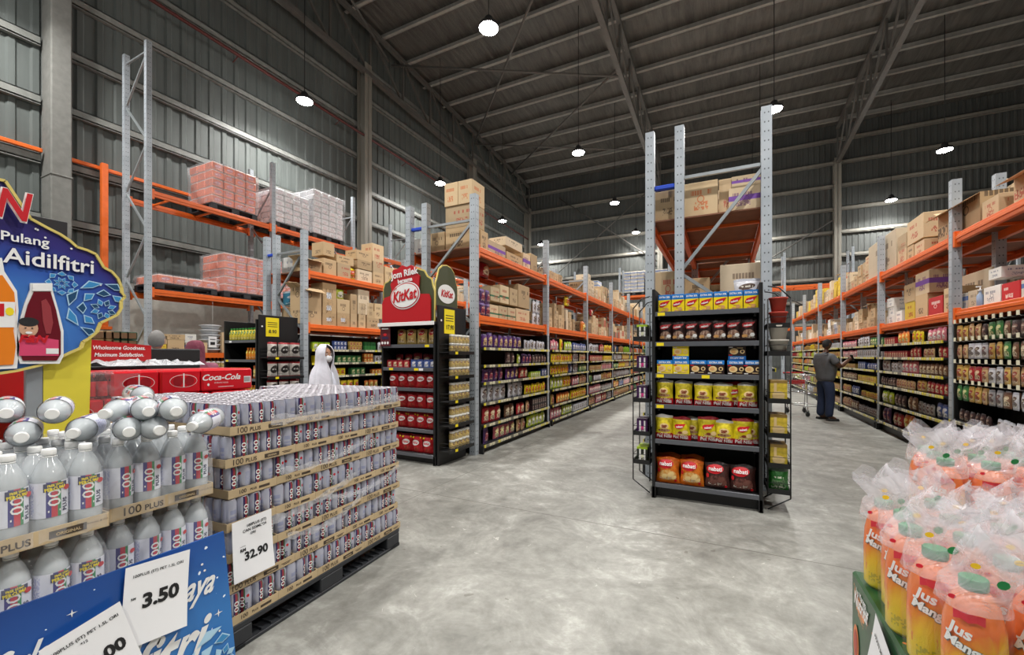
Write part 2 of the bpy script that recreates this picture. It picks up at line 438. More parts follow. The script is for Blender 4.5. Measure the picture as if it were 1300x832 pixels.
# columns: concrete-grey first one, dark I sections further on
def icol(x,y,z1,w,d,mat,ax='x'):
    m=MB(); t=.03
    if ax=='x': m.box(x-d/2,x-d/2+t,y-w/2,y+w/2,0,z1,c=.004); m.box(x+d/2-t,x+d/2,y-w/2,y+w/2,0,z1,c=.004); m.box(x-d/2,x+d/2,y-.012,y+.012,0,z1)
    else: m.box(x-w/2,x+w/2,y-d/2,y-d/2+t,0,z1,c=.004); m.box(x-w/2,x+w/2,y+d/2-t,y+d/2,0,z1,c=.004); m.box(x-.012,x+.012,y-d/2,y+d/2,0,z1)
    struct('trim',m,mat)
m=MB(); m.box(XL+.02,XL+.52,3.58,3.90,0,13,c=.02); m.box(XL+.02,XL+.53,3.57,3.91,5.2,5.23,c=.005); struct('trim',m,M_CONC)
for y in (-3.9,12.3,20.2,27.7): icol(XL+.3,y,roofz(y)-1.8,.36,.42,M_STEEL)
TX=[-12.45,-3.57,5.3,14.2]
for x in TX[1:]: icol(x,YB-.28,roofz(YB)-1.9,.3,.4,M_STEEL,'y')
# roof trusses along y
def truss(x,y0,y1,dep=1.85,step=1.9,cw=.16):
    m=MB(); n=int((y1-y0)/step)
    T=lambda y:(x,y,roofz(y)-.32); B=lambda y:(x,y,roofz(y)-.32-dep)
    m.bar(T(y0),T(y1),cw,cw); m.bar(B(y0),B(y1),cw*1.15,cw)
    for i in range(n+1):
        y=y1-i*step; m.bar(B(y),T(y),.07)
        if i<n:
            y2=y-step
            m.bar(B(y),T(y2),.07) if i%1==0 else None
    struct('trim',m,M_STEELD)
for x in TX: truss(x,YF,YB-.35)
# purlins across
m_i=0
y=YB-.9
while y>YF:
    m=MB(); z=roofz(y)-.02
    m.box(XL+.1,XR-.1,y-.012,y+.012,z-.24,z); m.box(XL+.1,XR-.1,y-.13,y+.02,z-.24,z-.225); m.box(XL+.1,XR-.1,y,y+.10,z-.02,z-.005); m.box(XL+.1,XR-.1,y-.10,y-.088,z-.24,z-.2)
    struct('trim',m,M_PURLIN); y-=1.55
# wind bracing in the roof
for a,b in (((-12.4,13.6,13.55),(-3.57,16.0,11.9)),((-12.4,20.2,13.3),(-3.57,10.2,12.6)),((-12.4,20.2,13.2),(-3.57,22.4,11.9)),((-3.57,16.0,12.2),(-12.4,24.6,13.2)),((-12.4,13.4,13.6),(-10.0,6.0,13.9))):
    m=MB(); m.tube([a,b],.045,8); struct('trim',m,M_STEELD)
# bracing on the back wall
for a,b in (((-10.2,YB-.4,7.2),(-3.6,YB-.4,12.3)),((-10.2,YB-.4,12.3),(-3.6,YB-.4,7.2)),((5.3,YB-.4,2.9),(14.2,YB-.4,8.4)),((-3.4,YB-.4,3.4),(5.1,YB-.4,8.6)),((-3.4,YB-.4,8.6),(5.1,YB-.4,3.4))):
    m=MB(); m.tube([a,b],.035,8); struct('trim',m,M_STEELD)
# fire pipe, with hangers, along the left wall
m=MB(); m.tube([(XL+.45,YF+.3,10.35),(XL+.45,YB-.6,9.7)],.045,10)
for k in range(10):
    y=YF+2+k*3.6; z=10.35-(y-YF)*.65/37; m.tube([(XL+.45,y,z),(XL+.2,y,z-.1),(XL+.16,y,z-.1)],.015,6)
tag(m.build('fire_pipe',flat((84,32,28),.6,name='pipe_red')), 'long red fire pipe running high along the left wall','pipe')
# orange safety rail above the girt and the orange post
m=MB(); m.box(XL+.14,XL+.22,YF+1,3.55,5.68,5.76,c=.01); m.box(XL+.14,XL+.22,3.94,7.2,5.68,5.76,c=.01)
tag(m.build('wall_rail',M_ORANGE),'orange rail along the left wall beside the concrete column','rail')
m=MB(); m.box(XL+.24,XL+.34,4.44,4.56,2.1,5.82,c=.01); m.box(XL+.22,XL+.36,4.38,4.62,2.05,2.12,c=.005)
tag(m.build('wall_post',M_ORANGE),'orange upright post against the left wall below the orange rail','post')
# ---------------- high-bay lamps ----------------
g=G('lamp_lens'); g.b.inputs['Emission Color'].default_value=(*LAMP_COL,1); g.b.inputs['Emission Strength'].default_value=60; M_LENS=g.m
M_LAMPH=flat((60,60,62),.5,.3,'lamp_housing')
def lamp(x,y,label):
    t=thing('high_bay_lamp',label,'ceiling lamp',(x,y,LAMP_Z),0,'high-bay lamps hung from the roof')
    m=MB(); m.lathe([(.225,-.02),(.235,.0),(.225,.05),(.15,.10),(.10,.14),(.09,.22),(.03,.25),(.012,.30)],24); m.build('housing',M_LAMPH,t)
    m=MB(); m.lathe([(.215,-.035),(.218,-.012)],24,smooth=False); m.build('lens',M_LENS,t)
    m=MB(); m.tube([(0,0,.28),(0,0,roofz(y)-.02-LAMP_Z)],.012,6); m.build('cord',M_BLACKM,t)
    ld=bpy.data.lights.new('lamp_light','AREA'); ld.shape='DISK'; ld.size=.38; ld.energy=LAMP_W; ld.color=LAMP_COL; ld.spread=rad(150)
    lp=bpy.data.lights.new('lamp_fill','POINT'); lp.energy=LAMP_P; lp.color=LAMP_COL; lp.shadow_soft_size=.12; lq=bpy.data.objects.new('lamp_fill',lp); COL.objects.link(lq); lq.parent=t; lq.location=(0,0,-.2)  # added fill light under the lens, brightens ceiling and upper walls
    lo=bpy.data.objects.new('lamp_light',ld); COL.objects.link(lo); lo.parent=t; lo.location=(0,0,-.04)
for x,rn in LAMP_X:
    for y,on in LAMP_Y: lamp(x,y,'round high-bay lamp, %s from the back wall, %s'%(on,rn))
# ---------------- pallet racks ----------------
Z1T,Z1B=2.06,1.91; Z2T,Z2B=3.08,2.94
def upright_mesh(h):
    m=MB(); w=.05;
    m.box(-w,w,-w,-w+.006,0,h); m.box(-w,-w+.006,-w,w,0,h); m.box(w-.006,w,-w,w,0,h); m.box(-w,-w+.022,w-.006,w,0,h); m.box(w-.022,w,w-.006,w,0,h)
    return m
_up={}
def upright(parent,x,y,h,rz=0):
    if h not in _up:
        o=upright_mesh(h).build('upright',M_GALV,parent); _up[h]=o
    else:
        o=_up[h].copy(); COL.objects.link(o); o.parent=parent
    o.location=(x,y,0); o.rotation_euler=(0,0,rz); return o
def beam(parent,x0,x1,y,zt,h=.13,d=.05,mat=None):
    m=MB(); s=-1 if y<0.5 else 1
    m.box(x0,x1,y-d/2,y+d/2,zt-h,zt,c=.006); m.box(x0,x1,y-d/2-.012*1,y-d/2,zt-h*.62,zt-h*.3,c=.004)
    for xe in (x0,x1-.05): m.box(xe,xe+.05,y-d/2-.018,y+d/2,zt-h-.05,zt+.03,c=.004)
    return m.build('beam',mat or M_ORANGE,parent)
def rack(label,origin,rz,xs,h,levels,depths,spacer=True,deck=True,frame_levels=(.25,1.0,1.9,2.6,3.45),hs=None,skip_beams=()):
    """local x along the run, front at local y=0, going back +y. depths = y of the frame legs"""
    t=thing('pallet_rack',label,'rack',(origin[0],origin[1],0),rz)
    for i,x in enumerate(xs):
        hh=hs[i] if hs else h
        for y in depths: upright(t,x,y,hh)
        f0,f1=depths[-2:] if len(depths)!=3 or not FR_FRONT[0] else depths[:2]
        zs=[z for z in frame_levels if z<hh-.1]
        m=MB(); m.bar((x,f0,zs[-1]),(x,f1,zs[-1]),.035,.035); m.bar((x,f0,zs[0]),(x,f1,zs[0]),.035,.035); m.build('brace',M_BRACE,t)
        for k in range(len(zs)-1):
            a,b=(f0,f1) if k%2==0 else (f1,f0)
            m=MB(); m.bar((x,a,zs[k]),(x,b,zs[k+1]),.035,.035); m.build('brace',M_BRACE,t)
        if spacer and len(depths)==3:
            g0,g1=(depths[1],depths[2]) if FR_FRONT[0] else (depths[0],depths[1])
            m=MB(); m.box(x-.03,x+.03,g0+.05,g1-.05,3.42,3.47,c=.008); m.build('row_spacer',M_BLUE,t)
    for i in range(len(xs)-1):
        for (zt,dk) in levels:
            if (i,zt) in skip_beams: continue
            a,b=xs[i]+.05,xs[i+1]-.05
            for y in (depths[0],depths[-1]): beam(t,a,b,y,zt)
            if len(depths)==3:
                m=MB(); m.box(a,b,depths[1]-.03,depths[1]+.03,zt-.12,zt-.02); m.build('beam',M_ORANGE,t)
            for k in range(3):
                xx=a+(b-a)*(k+.5)/3; m=MB(); m.box(xx-.02,xx+.02,depths[0]+.03,depths[-1]-.03,zt-.055,zt-.022); m.build('crossbar',M_ORANGE,t)
            if dk:
                m=MB(); m.box(a,b,depths[0]+.03,depths[-1]-.03,zt-.02,zt+.0,c=.003); m.build('deck_board',M_DECK,t)
    m=MB()
    return t
FR_FRONT=[True]
LV=[(Z1T,True),(Z2T,True)]
BAY=2.8
LX0=-3.29; LY0=5.34; LXS=[BAY*i for i in range(7)]
FR_FRONT[0]=True
rack('long grey and orange pallet rack running back behind the KitKat stand',(LX0,LY0),PI/2,LXS,3.82,LV,(0,.88,1.2))
rack('grey and orange pallet rack ending behind the juice and coffee stand',(-7.09,5.42),PI/2,[0,BAY,2*BAY,3*BAY,4*BAY],3.82,LV,(0,.80,1.1))
# island: front legs nearest the camera; rack runs away along +y, right face at x=.38
rack('grey and orange pallet rack standing behind the wafer stand',(.40,5.32),PI/2,[0,BAY,2*BAY,3*BAY],4.12,LV,(0,.87,1.2),frame_levels=(.25,1.0,1.75,2.42,3.52),hs=[4.12,3.82,3.82,3.82])
FR_FRONT[0]=False
RX0=2.78; RBAY=3.03; RYS=[1.74+RBAY*i for i in range(8)]   # world y of the right row's legs
rack('long grey and orange pallet rack beside the grey-shirted shopper',(RX0,RYS[-1]),-PI/2,[RYS[-1]-y for y in RYS[::-1]],3.82,LV,(0,.42,1.25),spacer=False)
# tall racks against the left wall and the back wall
FR_FRONT[0]=True
WL=[(4.97,False),(2.88,False)]
fl=[.3+.95*i for i in range(9)]
WX=-10.9
rack('tall pallet rack of wrapped orange and white loads along the ribbed side wall',(WX,4.6),PI/2,[0,2.77,5.54,8.31,11.08,13.85,16.62],6.65,WL,(0,.95),spacer=False,frame_levels=fl,hs=[8.1]+[6.65]*6)
rack('tall pallet rack against the back wall beyond the aisles',(-8.3,25.3),0,[0,2.75,5.5,8.25,11.0,13.75,16.5,19.25],6.65,WL,(0,.95),spacer=False,frame_levels=fl)
# ---------------- gondola shelving ----------------
def ticket(m,x,z,y,w=.05,h=.035,mi=1): m.box(x-w/2,x+w/2,y-.002,y,z-h/2,z+h/2,mi)
def gondola(name,label,cat,origin,rz,L,depth,levels,top,back=True,ends=(True,True),lip=.035,strip=True,tickets=None,lipmat=None,base_h=.1,yoff=0,endtop=None,shd=None):
    """front faces local -y; shelf lips at y=0, back at y=depth"""
    t=thing(name,label,cat,(origin[0],origin[1],0),rz)
    if back: m=MB(); m.box(0,L,depth-.03,depth,0,top,c=.003); m.build('back_panel',M_BLACK,t)
    for k,xe in enumerate((0,L-.03)):
        if ends[k]: m=MB(); m.box(xe,xe+.03,.06 if endtop is None else .0,depth,0,endtop or top,c=.004); m.box(xe-.005,xe+.035,.0,.06,0,.12,c=.004); m.build('end_panel',M_BLACK,t)
    m=MB(); m.box(.0,L,.09,depth-.03,0,levels[-1]-lip,c=.003); m.build('plinth',M_BLACK,t)
    for i,z in enumerate(levels):
        d0=shd[i] if shd else 0
        m=MB(); m.box(.03,L-.03,d0+.012,depth-.03,z-.025,z,c=.003)
        for xb in (.05,L-.07): m.box(xb,xb+.02,d0+.06,depth-.03,z-.07,z-.025)
        s=m.build('shelf',M_BLACKM,t)
        m=MB(); m.box(.03,L-.03,d0,d0+.012,z-lip,z+.006,c=.002)
        mats=[lipmat or (M_STRIP if strip else M_SHELF),M_YELLOW,M_PAPER]
        if tickets:
            for (li,x,mi) in tickets:
                if li==i: m.box(x-.035,x+.035,d0-.003,d0,z-lip*.85,z-.002,mi)
        m.build('price_strip',mats,s)
    return t
# ---------------- goods: shapes ----------------
def yf_pouch(w,h,d):
    def f(x,z):
        u=max(-1,min(1,2*x/w)); v=max(0,min(1,z/h))
        b=(1-abs(u)**2.6)*math.sin(PI*min(1,max(0,.06+v*.93)))**.55
        lean=0
        return -(d/2)*b
    return f
def pouch(m,w,h,d,mi=0,seed=0,nu=8,nv=9,crimp=.10):
    R=random.Random(seed); f=yf_pouch(w,h,d); fr=[];bk=[]
    jit=[[R.uniform(-.05,.05)*d for _ in range(nu+1)] for _ in range(nv+1)]
    for j in range(nv+1):
        v=j/nv
        for i in range(nu+1):
            u=i/nu*2-1; edge=1-.09*math.sin(PI*v)**2-(.05*v**2)+(.03 if v>1-crimp else 0)
            x=u*w/2*edge; z=v*h*(1-.05*u*u*(1 if v>.5 else 0))+(.02*h*math.sin(u*4+seed) if v>.9 else 0)
            y=f(u*w/2,z); k=jit[j][i] if 0<i<nu and 0<j<nv else 0
            fr.append((x,y+k,z)); bk.append((x,-y*.9-k,z))
    q=[(j*(nu+1)+i,j*(nu+1)+i+1,(j+1)*(nu+1)+i+1,(j+1)*(nu+1)+i) for j in range(nv) for i in range(nu)]
    m.add(fr,q,mi,True); m.add(bk,[a[::-1] for a in q],mi,True); return f
def ell(m,cx,cz,rx,rz,mi,fn,n=20,tilt=0,off=.004):
    vs=[];fs=[]
    for k in range(n):
        a=2*PI*k/n; 
        for r in (1.0,.5):
            x=rx*r*math.cos(a);z=rz*r*math.sin(a); x,z=x*math.cos(tilt)-z*math.sin(tilt),x*math.sin(tilt)+z*math.cos(tilt)
            vs.append((cx+x,fn(cx+x,cz+z)-off,cz+z))
    vs.append((cx,fn(cx,cz)-off,cz))
    for k in range(n):
        a,b=2*k,2*((k+1)%n); fs+=[(b,a,a+1,b+1)[::-1],(2*n,a+1,b+1)]
    m.add(vs,fs,mi)
GOODS={}
def good(key,name,cat,w,h,d,obj,desc): GOODS[key]=dict(p=obj,w=w,h=h,d=d,desc=desc,cat=cat,name=name); obj['category']=cat; obj.location=(0,-500,0)
PCOL={
 'purple':((84,40,112),(52,24,84),(196,160,110),'purple'),'violet':((66,34,84),(120,90,150),(150,60,70),'dark violet'),
 'white':((206,206,212),(170,172,182),(90,70,60),'white'),'dark':((56,36,40),(30,22,24),(130,100,90),'dark'),
 'yellow':((226,204,30),(200,170,20),(196,60,30),'yellow'),'lime':((190,206,60),(120,160,30),(240,240,220),'lime'),
 'red':((168,30,42),(120,16,28),(222,190,150),'red'),'green':((60,124,66),(30,84,44),(220,220,150),'green'),
 'brown':((120,84,62),(80,52,40),(210,190,160),'brown'),'pink':((206,120,132),(170,70,96),(240,220,210),'pink'),
 'tan':((196,166,122),(150,110,70),(150,60,50),'tan'),'orange':((226,130,50),(190,90,30),(250,220,120),'orange'),
 'blue':((70,90,150),(40,56,110),(220,220,230),'blue'),'gold':((200,168,90),(160,120,50),(150,30,36),'gold'),
 'silver':((168,166,168),(110,110,116),(90,50,50),'silver'),'multi':((150,70,80),(40,60,90),(232,214,150),'patterned')}
PM={k:m_pack('pack_'+k,v[0],v[1],v[2],win=(.5,.34,.34,.17,tuple(min(255,int(c*1.15+20)) for c in v[2]),tuple(int(c*.6) for c in v[0]))) for k,v in PCOL.items()}
for k,v in PCOL.items():
    m=MB(); pouch(m,.145,.2,.07,seed=hash(k)%99 if False else len(k)*7)
    good('P'+k,'snack_pouch','snack pack',.148,.2,.075,m.build('snack_pouch',PM[k]),v[3]+' snack pouch')
for k in ('yellow','red','tan','brown','pink','green','gold','silver','white','orange','multi','dark'):
    m=MB(); pouch(m,.115,.15,.05,seed=3,nu=6,nv=6)
    good('S'+k,'small_snack_pouch','snack pack',.118,.15,.06,m.build('small_snack_pouch',PM[k]),'small '+PCOL[k][3]+' snack pouch')
for k in ('yellow','blue','tan','green','red','gold','orange','white','lime','dark'):
    m=MB(); m.box(-.055,.055,-.04,.04,0,.13,c=.002)
    good('B'+k,'small_carton','small box',.113,.13,.085,m.build('small_carton',PM[k]),PCOL[k][3]+' small printed box')
# hanging packs: pouch with a hang tag on a hook
M_TAG=flat((226,222,196),.6,name='hang_tag')
for k in ('tan','brown','green','pink','white','gold','orange','dark','blue','red','silver'):
    m=MB(); pouch(m,.13,.19,.045,seed=5,nu=6,nv=7); good('H'+k,'hanging_snack_pouch','snack pack',.135,.19,.06,m.build('hanging_snack_pouch',PM[k]),'hanging '+PCOL[k][3]+' snack pouch')
# jars, bottles, tins
def lathe_good(key,name,cat,prof,ms,mats,w,h,desc,seg=14):
    m=MB(); m.lathe(prof,seg,ms=ms); good(key,name,cat,w,h,w,m.build(name,mats),desc)
M_JAR=m_pack('jar_tan',(204,178,112),(240,236,220),(130,90,40)); M_LID=flat((240,238,230),.4,name='jar_lid')
lathe_good('jar','spread_jar','jar',[(.038,0),(.042,.006),(.042,.075),(.036,.085),(.036,.088),(.041,.089),(.041,.115),(.038,.118)],[0,0,0,0,1,1,1],[M_JAR,M_LID],.086,.118,'white-lidded tan spread jar')
M_OJ=m_pack('juice_orange',(226,140,30),(226,140,30),(240,220,60)); M_GCAP=flat((40,130,50),.4,name='green_cap')
M_YJ=m_pack('juice_yellow',(214,196,70),(60,140,50),(40,130,50))
for key,mm,cap,ds in (('jO',M_OJ,flat((236,120,20),.4),'orange juice bottle'),('jY',M_YJ,M_GCAP,'green-capped yellow juice bottle')):
    lathe_good(key,'juice_bottle','bottle',[(.030,0),(.034,.006),(.034,.11),(.028,.14),(.014,.165),(.014,.172),(.017,.173),(.017,.19),(.015,.192)],[0,0,0,0,0,1,1,1],[mm,cap],.071,.192,ds)
lathe_good('tub','food_tub','tub',[(.05,0),(.062,.10),(.066,.10),(.066,.112),(.06,.115)],[0,1,1,1],[PM['white'],M_LID],.135,.115,'white round food tub')
def fill(fr,z,x0,x1,key,label,group,y=.05,gap=.004,rows=1,stack=1,tilt=0,jit=.006,scale=1.0,rzf=0,skip=()):
    """row of goods along a shelf. fr=(ox,oy,rz) frame; fronts face local -y; y= distance of the pack's front from the lip"""
    if key[0]=='S' and key!='SP' and key!='SQ': scale*=1.15
    if key[0]=='P': scale*=1.07
    if key[0]=='B' and stack==1: scale*=1.12
    g=GOODS[key]; R=random.Random(int(abs(z*1000+x0*77+fr[0]*13))); w=g['w']*scale+gap; n=max(1,int((x1-x0+gap)/w)); pad=(x1-x0-n*w+gap)/2
    c,s=math.cos(fr[2]),math.sin(fr[2]); out=[]
    for r in range(rows):
        for k in range(n):
            if k in skip and r==0: continue
            for q in range(stack):
                lx=x0+pad+w*(k+.5)-gap/2+R.uniform(-1,1)*jit*.4; ly=y+g['d']*scale*(r+.5)+R.uniform(0,jit)+r*.004
                sc_=(scale*R.uniform(.985,1.0),scale,scale*(R.uniform(.92,1.06) if stack==1 and key[0] in 'PSH' else 1)) 
                o=place(g['p'],(fr[0]+lx*c-ly*s,fr[1]+lx*s+ly*c,z+.001+q*g['h']*scale),fr[2]+(R.uniform(-.16,.16) if jit and key[0] in 'PSHKNCG' else R.uniform(-.03,.03) if jit else 0)+rzf,label,group,sc_)
                out.append(o)
    return out
# ---------------- cardboard cartons ----------------
_cb={}
def carton_proto(style,kind='closed'):
    k=(style,kind)
    if k in _cb: return _cb[k]
    m=MB(); mats=[CARD[style],CARDIN]
    if kind=='closed':
        m.box(-.5,.5,0,1,0,1,c=.012)
    elif kind=='open':   # open top with flaps
        t=.02
        m.box(-.5,.5,0,t,0,1); m.box(-.5,.5,1-t,1,0,1); m.box(-.5,-.5+t,t,1-t,0,1); m.box(.5-t,.5,t,1-t,0,1); m.box(-.5,.5,0,1,0,t)
        m.add([(-.5,0,1),(.5,0,1),(.5,-.38,.80),(-.5,-.38,.84),(-.5,0,.985),(.5,0,.985),(.5,-.37,.785),(-.5,-.37,.825)],[(0,3,2,1),(4,5,6,7),(2,3,7,6),(0,4,7,3),(1,2,6,5)],0)
        m.add([(-.5,1,1),(.5,1,1),(.5,1.15,1.36),(-.5,1.15,1.32),(-.5,.985,1),(.5,.985,1),(.5,1.13,1.36),(-.5,1.13,1.32)],[(0,1,2,3),(4,7,6,5),(2,6,7,3),(0,3,7,4),(1,5,6,2)],0)
        m.add([(-.5,0,1),(-.5,1,1),(-.78,1,1.2),(-.78,0,1.16),(-.485,0,1),(-.485,1,1),(-.77,1,1.215),(-.77,0,1.175)],[(0,1,2,3),(4,7,6,5),(2,6,7,3),(0,3,7,4),(1,5,6,2)],0)
    o=m.build('cardboard_carton',mats); o.location=(0,-500,0); tag(o,'carton','box'); _cb[k]=o; return o
def carton(fr,x,z,w,d,h,y,style,label,group=None,kind='closed',rz=0,name=None):
    """x = centre along the run, y = front face distance back from the beam"""
    c,s=math.cos(fr[2]),math.sin(fr[2]); return place(carton_proto(style,kind),(fr[0]+x*c-y*s,fr[1]+x*s+y*c,z+.001),fr[2]+rz,label,group,(w,d,h))
def piles(fr,x0,x1,z,hmax,seed,where,styles,group,depth=.36,y=.06,wr=(.22,.40),hr=(.17,.32),second=False,maxn=4,off=0):
    R=random.Random(seed); x=x0; k=off
    while x<x1-.16:
        w=min(R.uniform(*wr),x1-x); 
        if w<.15: break
        n=R.choice([1,2,2,3,3,4][:maxn+1]); h=R.uniform(*hr); zz=z; st=R.choice(styles); tgt=hmax*R.uniform(.62,1.0); q=0
        d=depth*R.uniform(.85,1.1); yy=y+R.uniform(0,.05); pos=ORD[k] if k<len(ORD) else 'number %d'%(k+1)
        while zz+h<=z+tgt+.01 and q<4:
            if R.random()<.25: st=R.choice(styles)
            kind='open' if (R.random()<.10 and zz+h*1.4>z+tgt) else 'closed'
            lv=['lowest','second up','third up','fourth up'][q]
            carton(fr,x+w/2+R.uniform(-.008,.008),zz,w-.012,d,h,yy+R.uniform(-.012,.012),st,'%s carton, %s, %s pile along, %s'%({'plain':'plain','red':'red-printed','dark':'black-printed','purple':'purple-banded','green':'green-banded','label':'white-labelled','pale':'pale','yellow':'yellow','redbox':'red','orange':'orange-printed','white':'white','blueband':'blue-banded'}[st],lv,pos,where),group,kind,R.uniform(-.03,.03))
            zz+=h+.001; q+=1
        x+=w+R.choice([.003,.006,.02,.0]); k+=1
    return k
# ---------------- shelving under the racks ----------------
GL=[1.57,1.31,1.05,.745,.42,.12]
def bay_shelves(frx,y0,y1,rzsign,row,seg,labrow,levels=GL,depth=.5,tops=1.86,place_only=None,group=None):
    """seg: list per shelf of (key, from, to[, opts])"""
    rz=rzsign*PI/2; org=(frx,y0) if rzsign>0 else (frx,y1); L=y1-y0
    gondola('shelf_unit','black shelf unit with price strips, %s'%labrow,'shelf',org,rz,L,depth,levels,tops)
    fr=(org[0],org[1],rz)
    for i,s in enumerate(seg):
        for it in s:
            key,a,b=it[:3]; o=it[3] if len(it)>3 else {}
            g=GOODS[key]; 
            fill(fr,levels[i],.05+a*(L-.1),.05+b*(L-.1),key,'%s, %s shelf down, %s'%(g['desc'],ORD[i],labrow),'%s packs, %s shelf, %s'%(g['desc'],ORD[i],labrow),**o)
def T(i): 
    return 5.34+BAY*i+.06, 5.34+BAY*(i+1)-.06
A0=[[('Ppurple',0,.56,{'scale':1.06}),('Swhite',.57,1,{'stack':1})],
    [('Pdark',.30,.46),('Plime',.47,.54,{'scale':.85}),('Pviolet',.55,.72,{'scale':.85}),('Sdark',.73,1)],
    [('Pviolet',0,.30),('Ppurple',.31,.50),('Pred',.51,.66),('Blime',.68,.88,{'scale':.7}),('Bblue',.89,1)],
    [('Pwhite',0,.32,{'scale':1.22}),('Pwhite',.34,.58,{'scale':1.2}),('Pyellow',.59,1,{'scale':.85})],
    [('Pred',0,.28,{'scale':1.2}),('Pbrown',.29,.45,{'scale':1.05}),('Pred',.46,.60),('Ptan',.61,.70),('Bdark',.71,1,{'stack':2,'scale':.85})],
    [('Pviolet',0,.13,{'scale':1.05}),('Pmulti',.14,.46,{'scale':1.15}),('Ptan',.47,.62,{'scale':1.1}),('Plime',.63,1,{'scale':1.05})]]
A1=[[('Ppink',0,.2),('Pyellow',.21,.34,{'scale':1.15}),('Plime',.35,.55),('Pblue',.56,1,{'scale':.9})],
    [('Pyellow',0,.58,{'scale':.95}),('Psilver',.59,.75),('Ptan',.76,1)],
    [('Pyellow',0,.46),('Pblue',.47,.56),('Pwhite',.57,.75),('Pgreen',.76,1,{'scale':.9})],
    [('Plime',0,.30,{'scale':1.15}),('Pyellow',.31,.52,{'scale':1.1}),('Ppink',.53,.78),('Stan',.79,1,{'stack':1,'scale':1.3})],
    [('Pgold',0,.12),('Porange',.13,.5,{'scale':1.0}),('Pyellow',.51,1,{'scale':1.05})],
    [('Spink',.0,.28,{'scale':1.2}),('Plime',.29,.56),('Bwhite',.57,1,{'stack':1,'scale':1.2})]]
A2=[[('Pwhite',0,.4,{'scale':.95}),('Pred',.41,.65),('Pyellow',.66,1)],[('Bred',0,.55,{'scale':1.1}),('Byellow',.56,1)],
    [('Bgold',0,.5,{'scale':1.0}),('Ppink',.51,1,{'scale':.9})],[('Pgreen',0,.15,{'scale':.8}),('Pwhite',.16,.5,{'scale':.8}),('Pgold',.51,1,{'scale':.95})],
    [('Ppink',0,.5),('Psilver',.51,1,{'scale':.9})],[('Ptan',0,.25),('Ppink',.26,.5,{'scale':1.1}),('Pred',.51,.75,{'scale':1.1}),('Psilver',.76,1)]]
A3=[[('Pmulti',0,.3),('Ptan',.31,.6),('Plime',.61,1)],[('Psilver',0,.5),('Pgold',.51,1)],[('Sgreen',0,.3),('Pyellow',.31,.7),('Ptan',.71,1)],
    [('Psilver',0,1)],[('Porange',0,.3),('Pblue',.31,.6,{'scale':.95}),('Ppink',.61,1)],[('Ptan',0,1)]]
for i,seg in enumerate((A0,A1,A2,A3)):
    a,b=T(i); bay_shelves(-3.17,a,b,1,None,seg,'%s bay, rack behind the KitKat stand'%ORD[i])
# far bays: shelves, and the far packs nobody could count
def far_packs(name,label,frx,sgn,bays,levels,seed,mats,xr=(.05,.42)):
    R=random.Random(seed); m=MB()
    for (y0,y1) in bays:
        for z in levels:
            y=y0+.05; mi=0
            while y<y1-.15:
                if R.random()<.25: mi=R.randrange(len(mats))
                w=R.uniform(.12,.16); h=R.uniform(.13,.2)
                x=frx-sgn*.06
                m.box(min(x,x-sgn*.1),max(x,x-sgn*.1),y,y+w-.012,z+.002,z+h,mi,c=.02); y+=w
    o=m.build(name,mats); tag(o,label,'snack packs',kind='stuff'); return o
for i in (4,5):
    a,b=T(i); gondola('shelf_unit','black steel shelf unit with price strips, %s bay, rack behind the KitKat stand'%ORD[i],'shelf',(-3.17,a),PI/2,b-a,.5,GL,1.86)
far_packs('snack_pouches','rows of small snack pouches far along the rack behind the KitKat stand',-3.17,1,[T(4),T(5)],GL,4,[PM[k] for k in ('tan','pink','silver','gold','orange','green','yellow','white','red')])
# ---- right row ----
def RB(i): return RYS[i]+.06,RYS[i+1]-.06
RL=[1.66,1.42,1.16,.89,.55,.19]
SH={'scale':.8}
R2=[[('Bgreen',0,.07),('Bred',.07,.3,{'stack':1,'scale':.9}),('Sorange',.31,.5,{'scale':1.15}),('Slime' if 'Slime' in GOODS else 'Syellow',.51,.72,{'scale':1.1}),('Spink',.73,1,{'scale':1.1})],
    [('Bwhite',0,.06,{'scale':.8}),('Bred',.07,.5,{'scale':.8}),('Sred',.51,.68),('Stan',.69,.86,{'scale':.9}),('Sred',.87,1)],
    [('Ssilver',0,.18,{'scale':1.3}),('Swhite',.19,.36,{'scale':1.1}),('Spink',.37,.62,{'scale':1.2}),('Sbrown',.63,1)],
    [('Sdark',0,.28,{'scale':.9}),('Stan',.29,.6,{'scale':.85}),('Sgold',.61,.74,{'scale':1.1}),('Sred',.75,1)],
    [('Plime',0,.24,{'scale':1.15}),('Pdark',.25,.46),('Pbrown',.47,.62,{'scale':1.05}),('Psilver',.63,.85,{'scale':.85}),('Pblue',.86,1)],
    [('Pviolet',0,.2,{'scale':1.3}),('Pred',.21,.40,{'scale':1.2}),('Porange',.41,.56,{'scale':1.3}),('Pgreen',.60,.82,{'scale':.55,'stack':1}),('Pdark',.83,1,{'scale':.5})]]
R3=[[('Hpink',0,.45,{'scale':.8}),('Swhite',.46,.8,{'scale':1.2}),('Sgreen',.81,1)],[('Hpink',0,.48,{'scale':.85}),('Bwhite',.5,1,{'scale':1.2})],
    [('Bgold',0,.45,{'scale':.7}),('Bblue',.5,.75,{'scale':1.1}),('Pblue',.76,1,{'scale':.7})],[('Sbrown',0,.48,{'scale':.9}),('Byellow',.5,1,{'scale':.9})],
    [('Pgold',0,.3,{'scale':.9}),('Pblue',.31,.55,{'scale':.9}),('Slime' if 'Slime' in GOODS else 'Syellow',.6,1,{'scale':.8})],[('Ptan',0,.3),('Pbrown',.31,.5),('Psilver',.51,1,{'scale':.8})]]
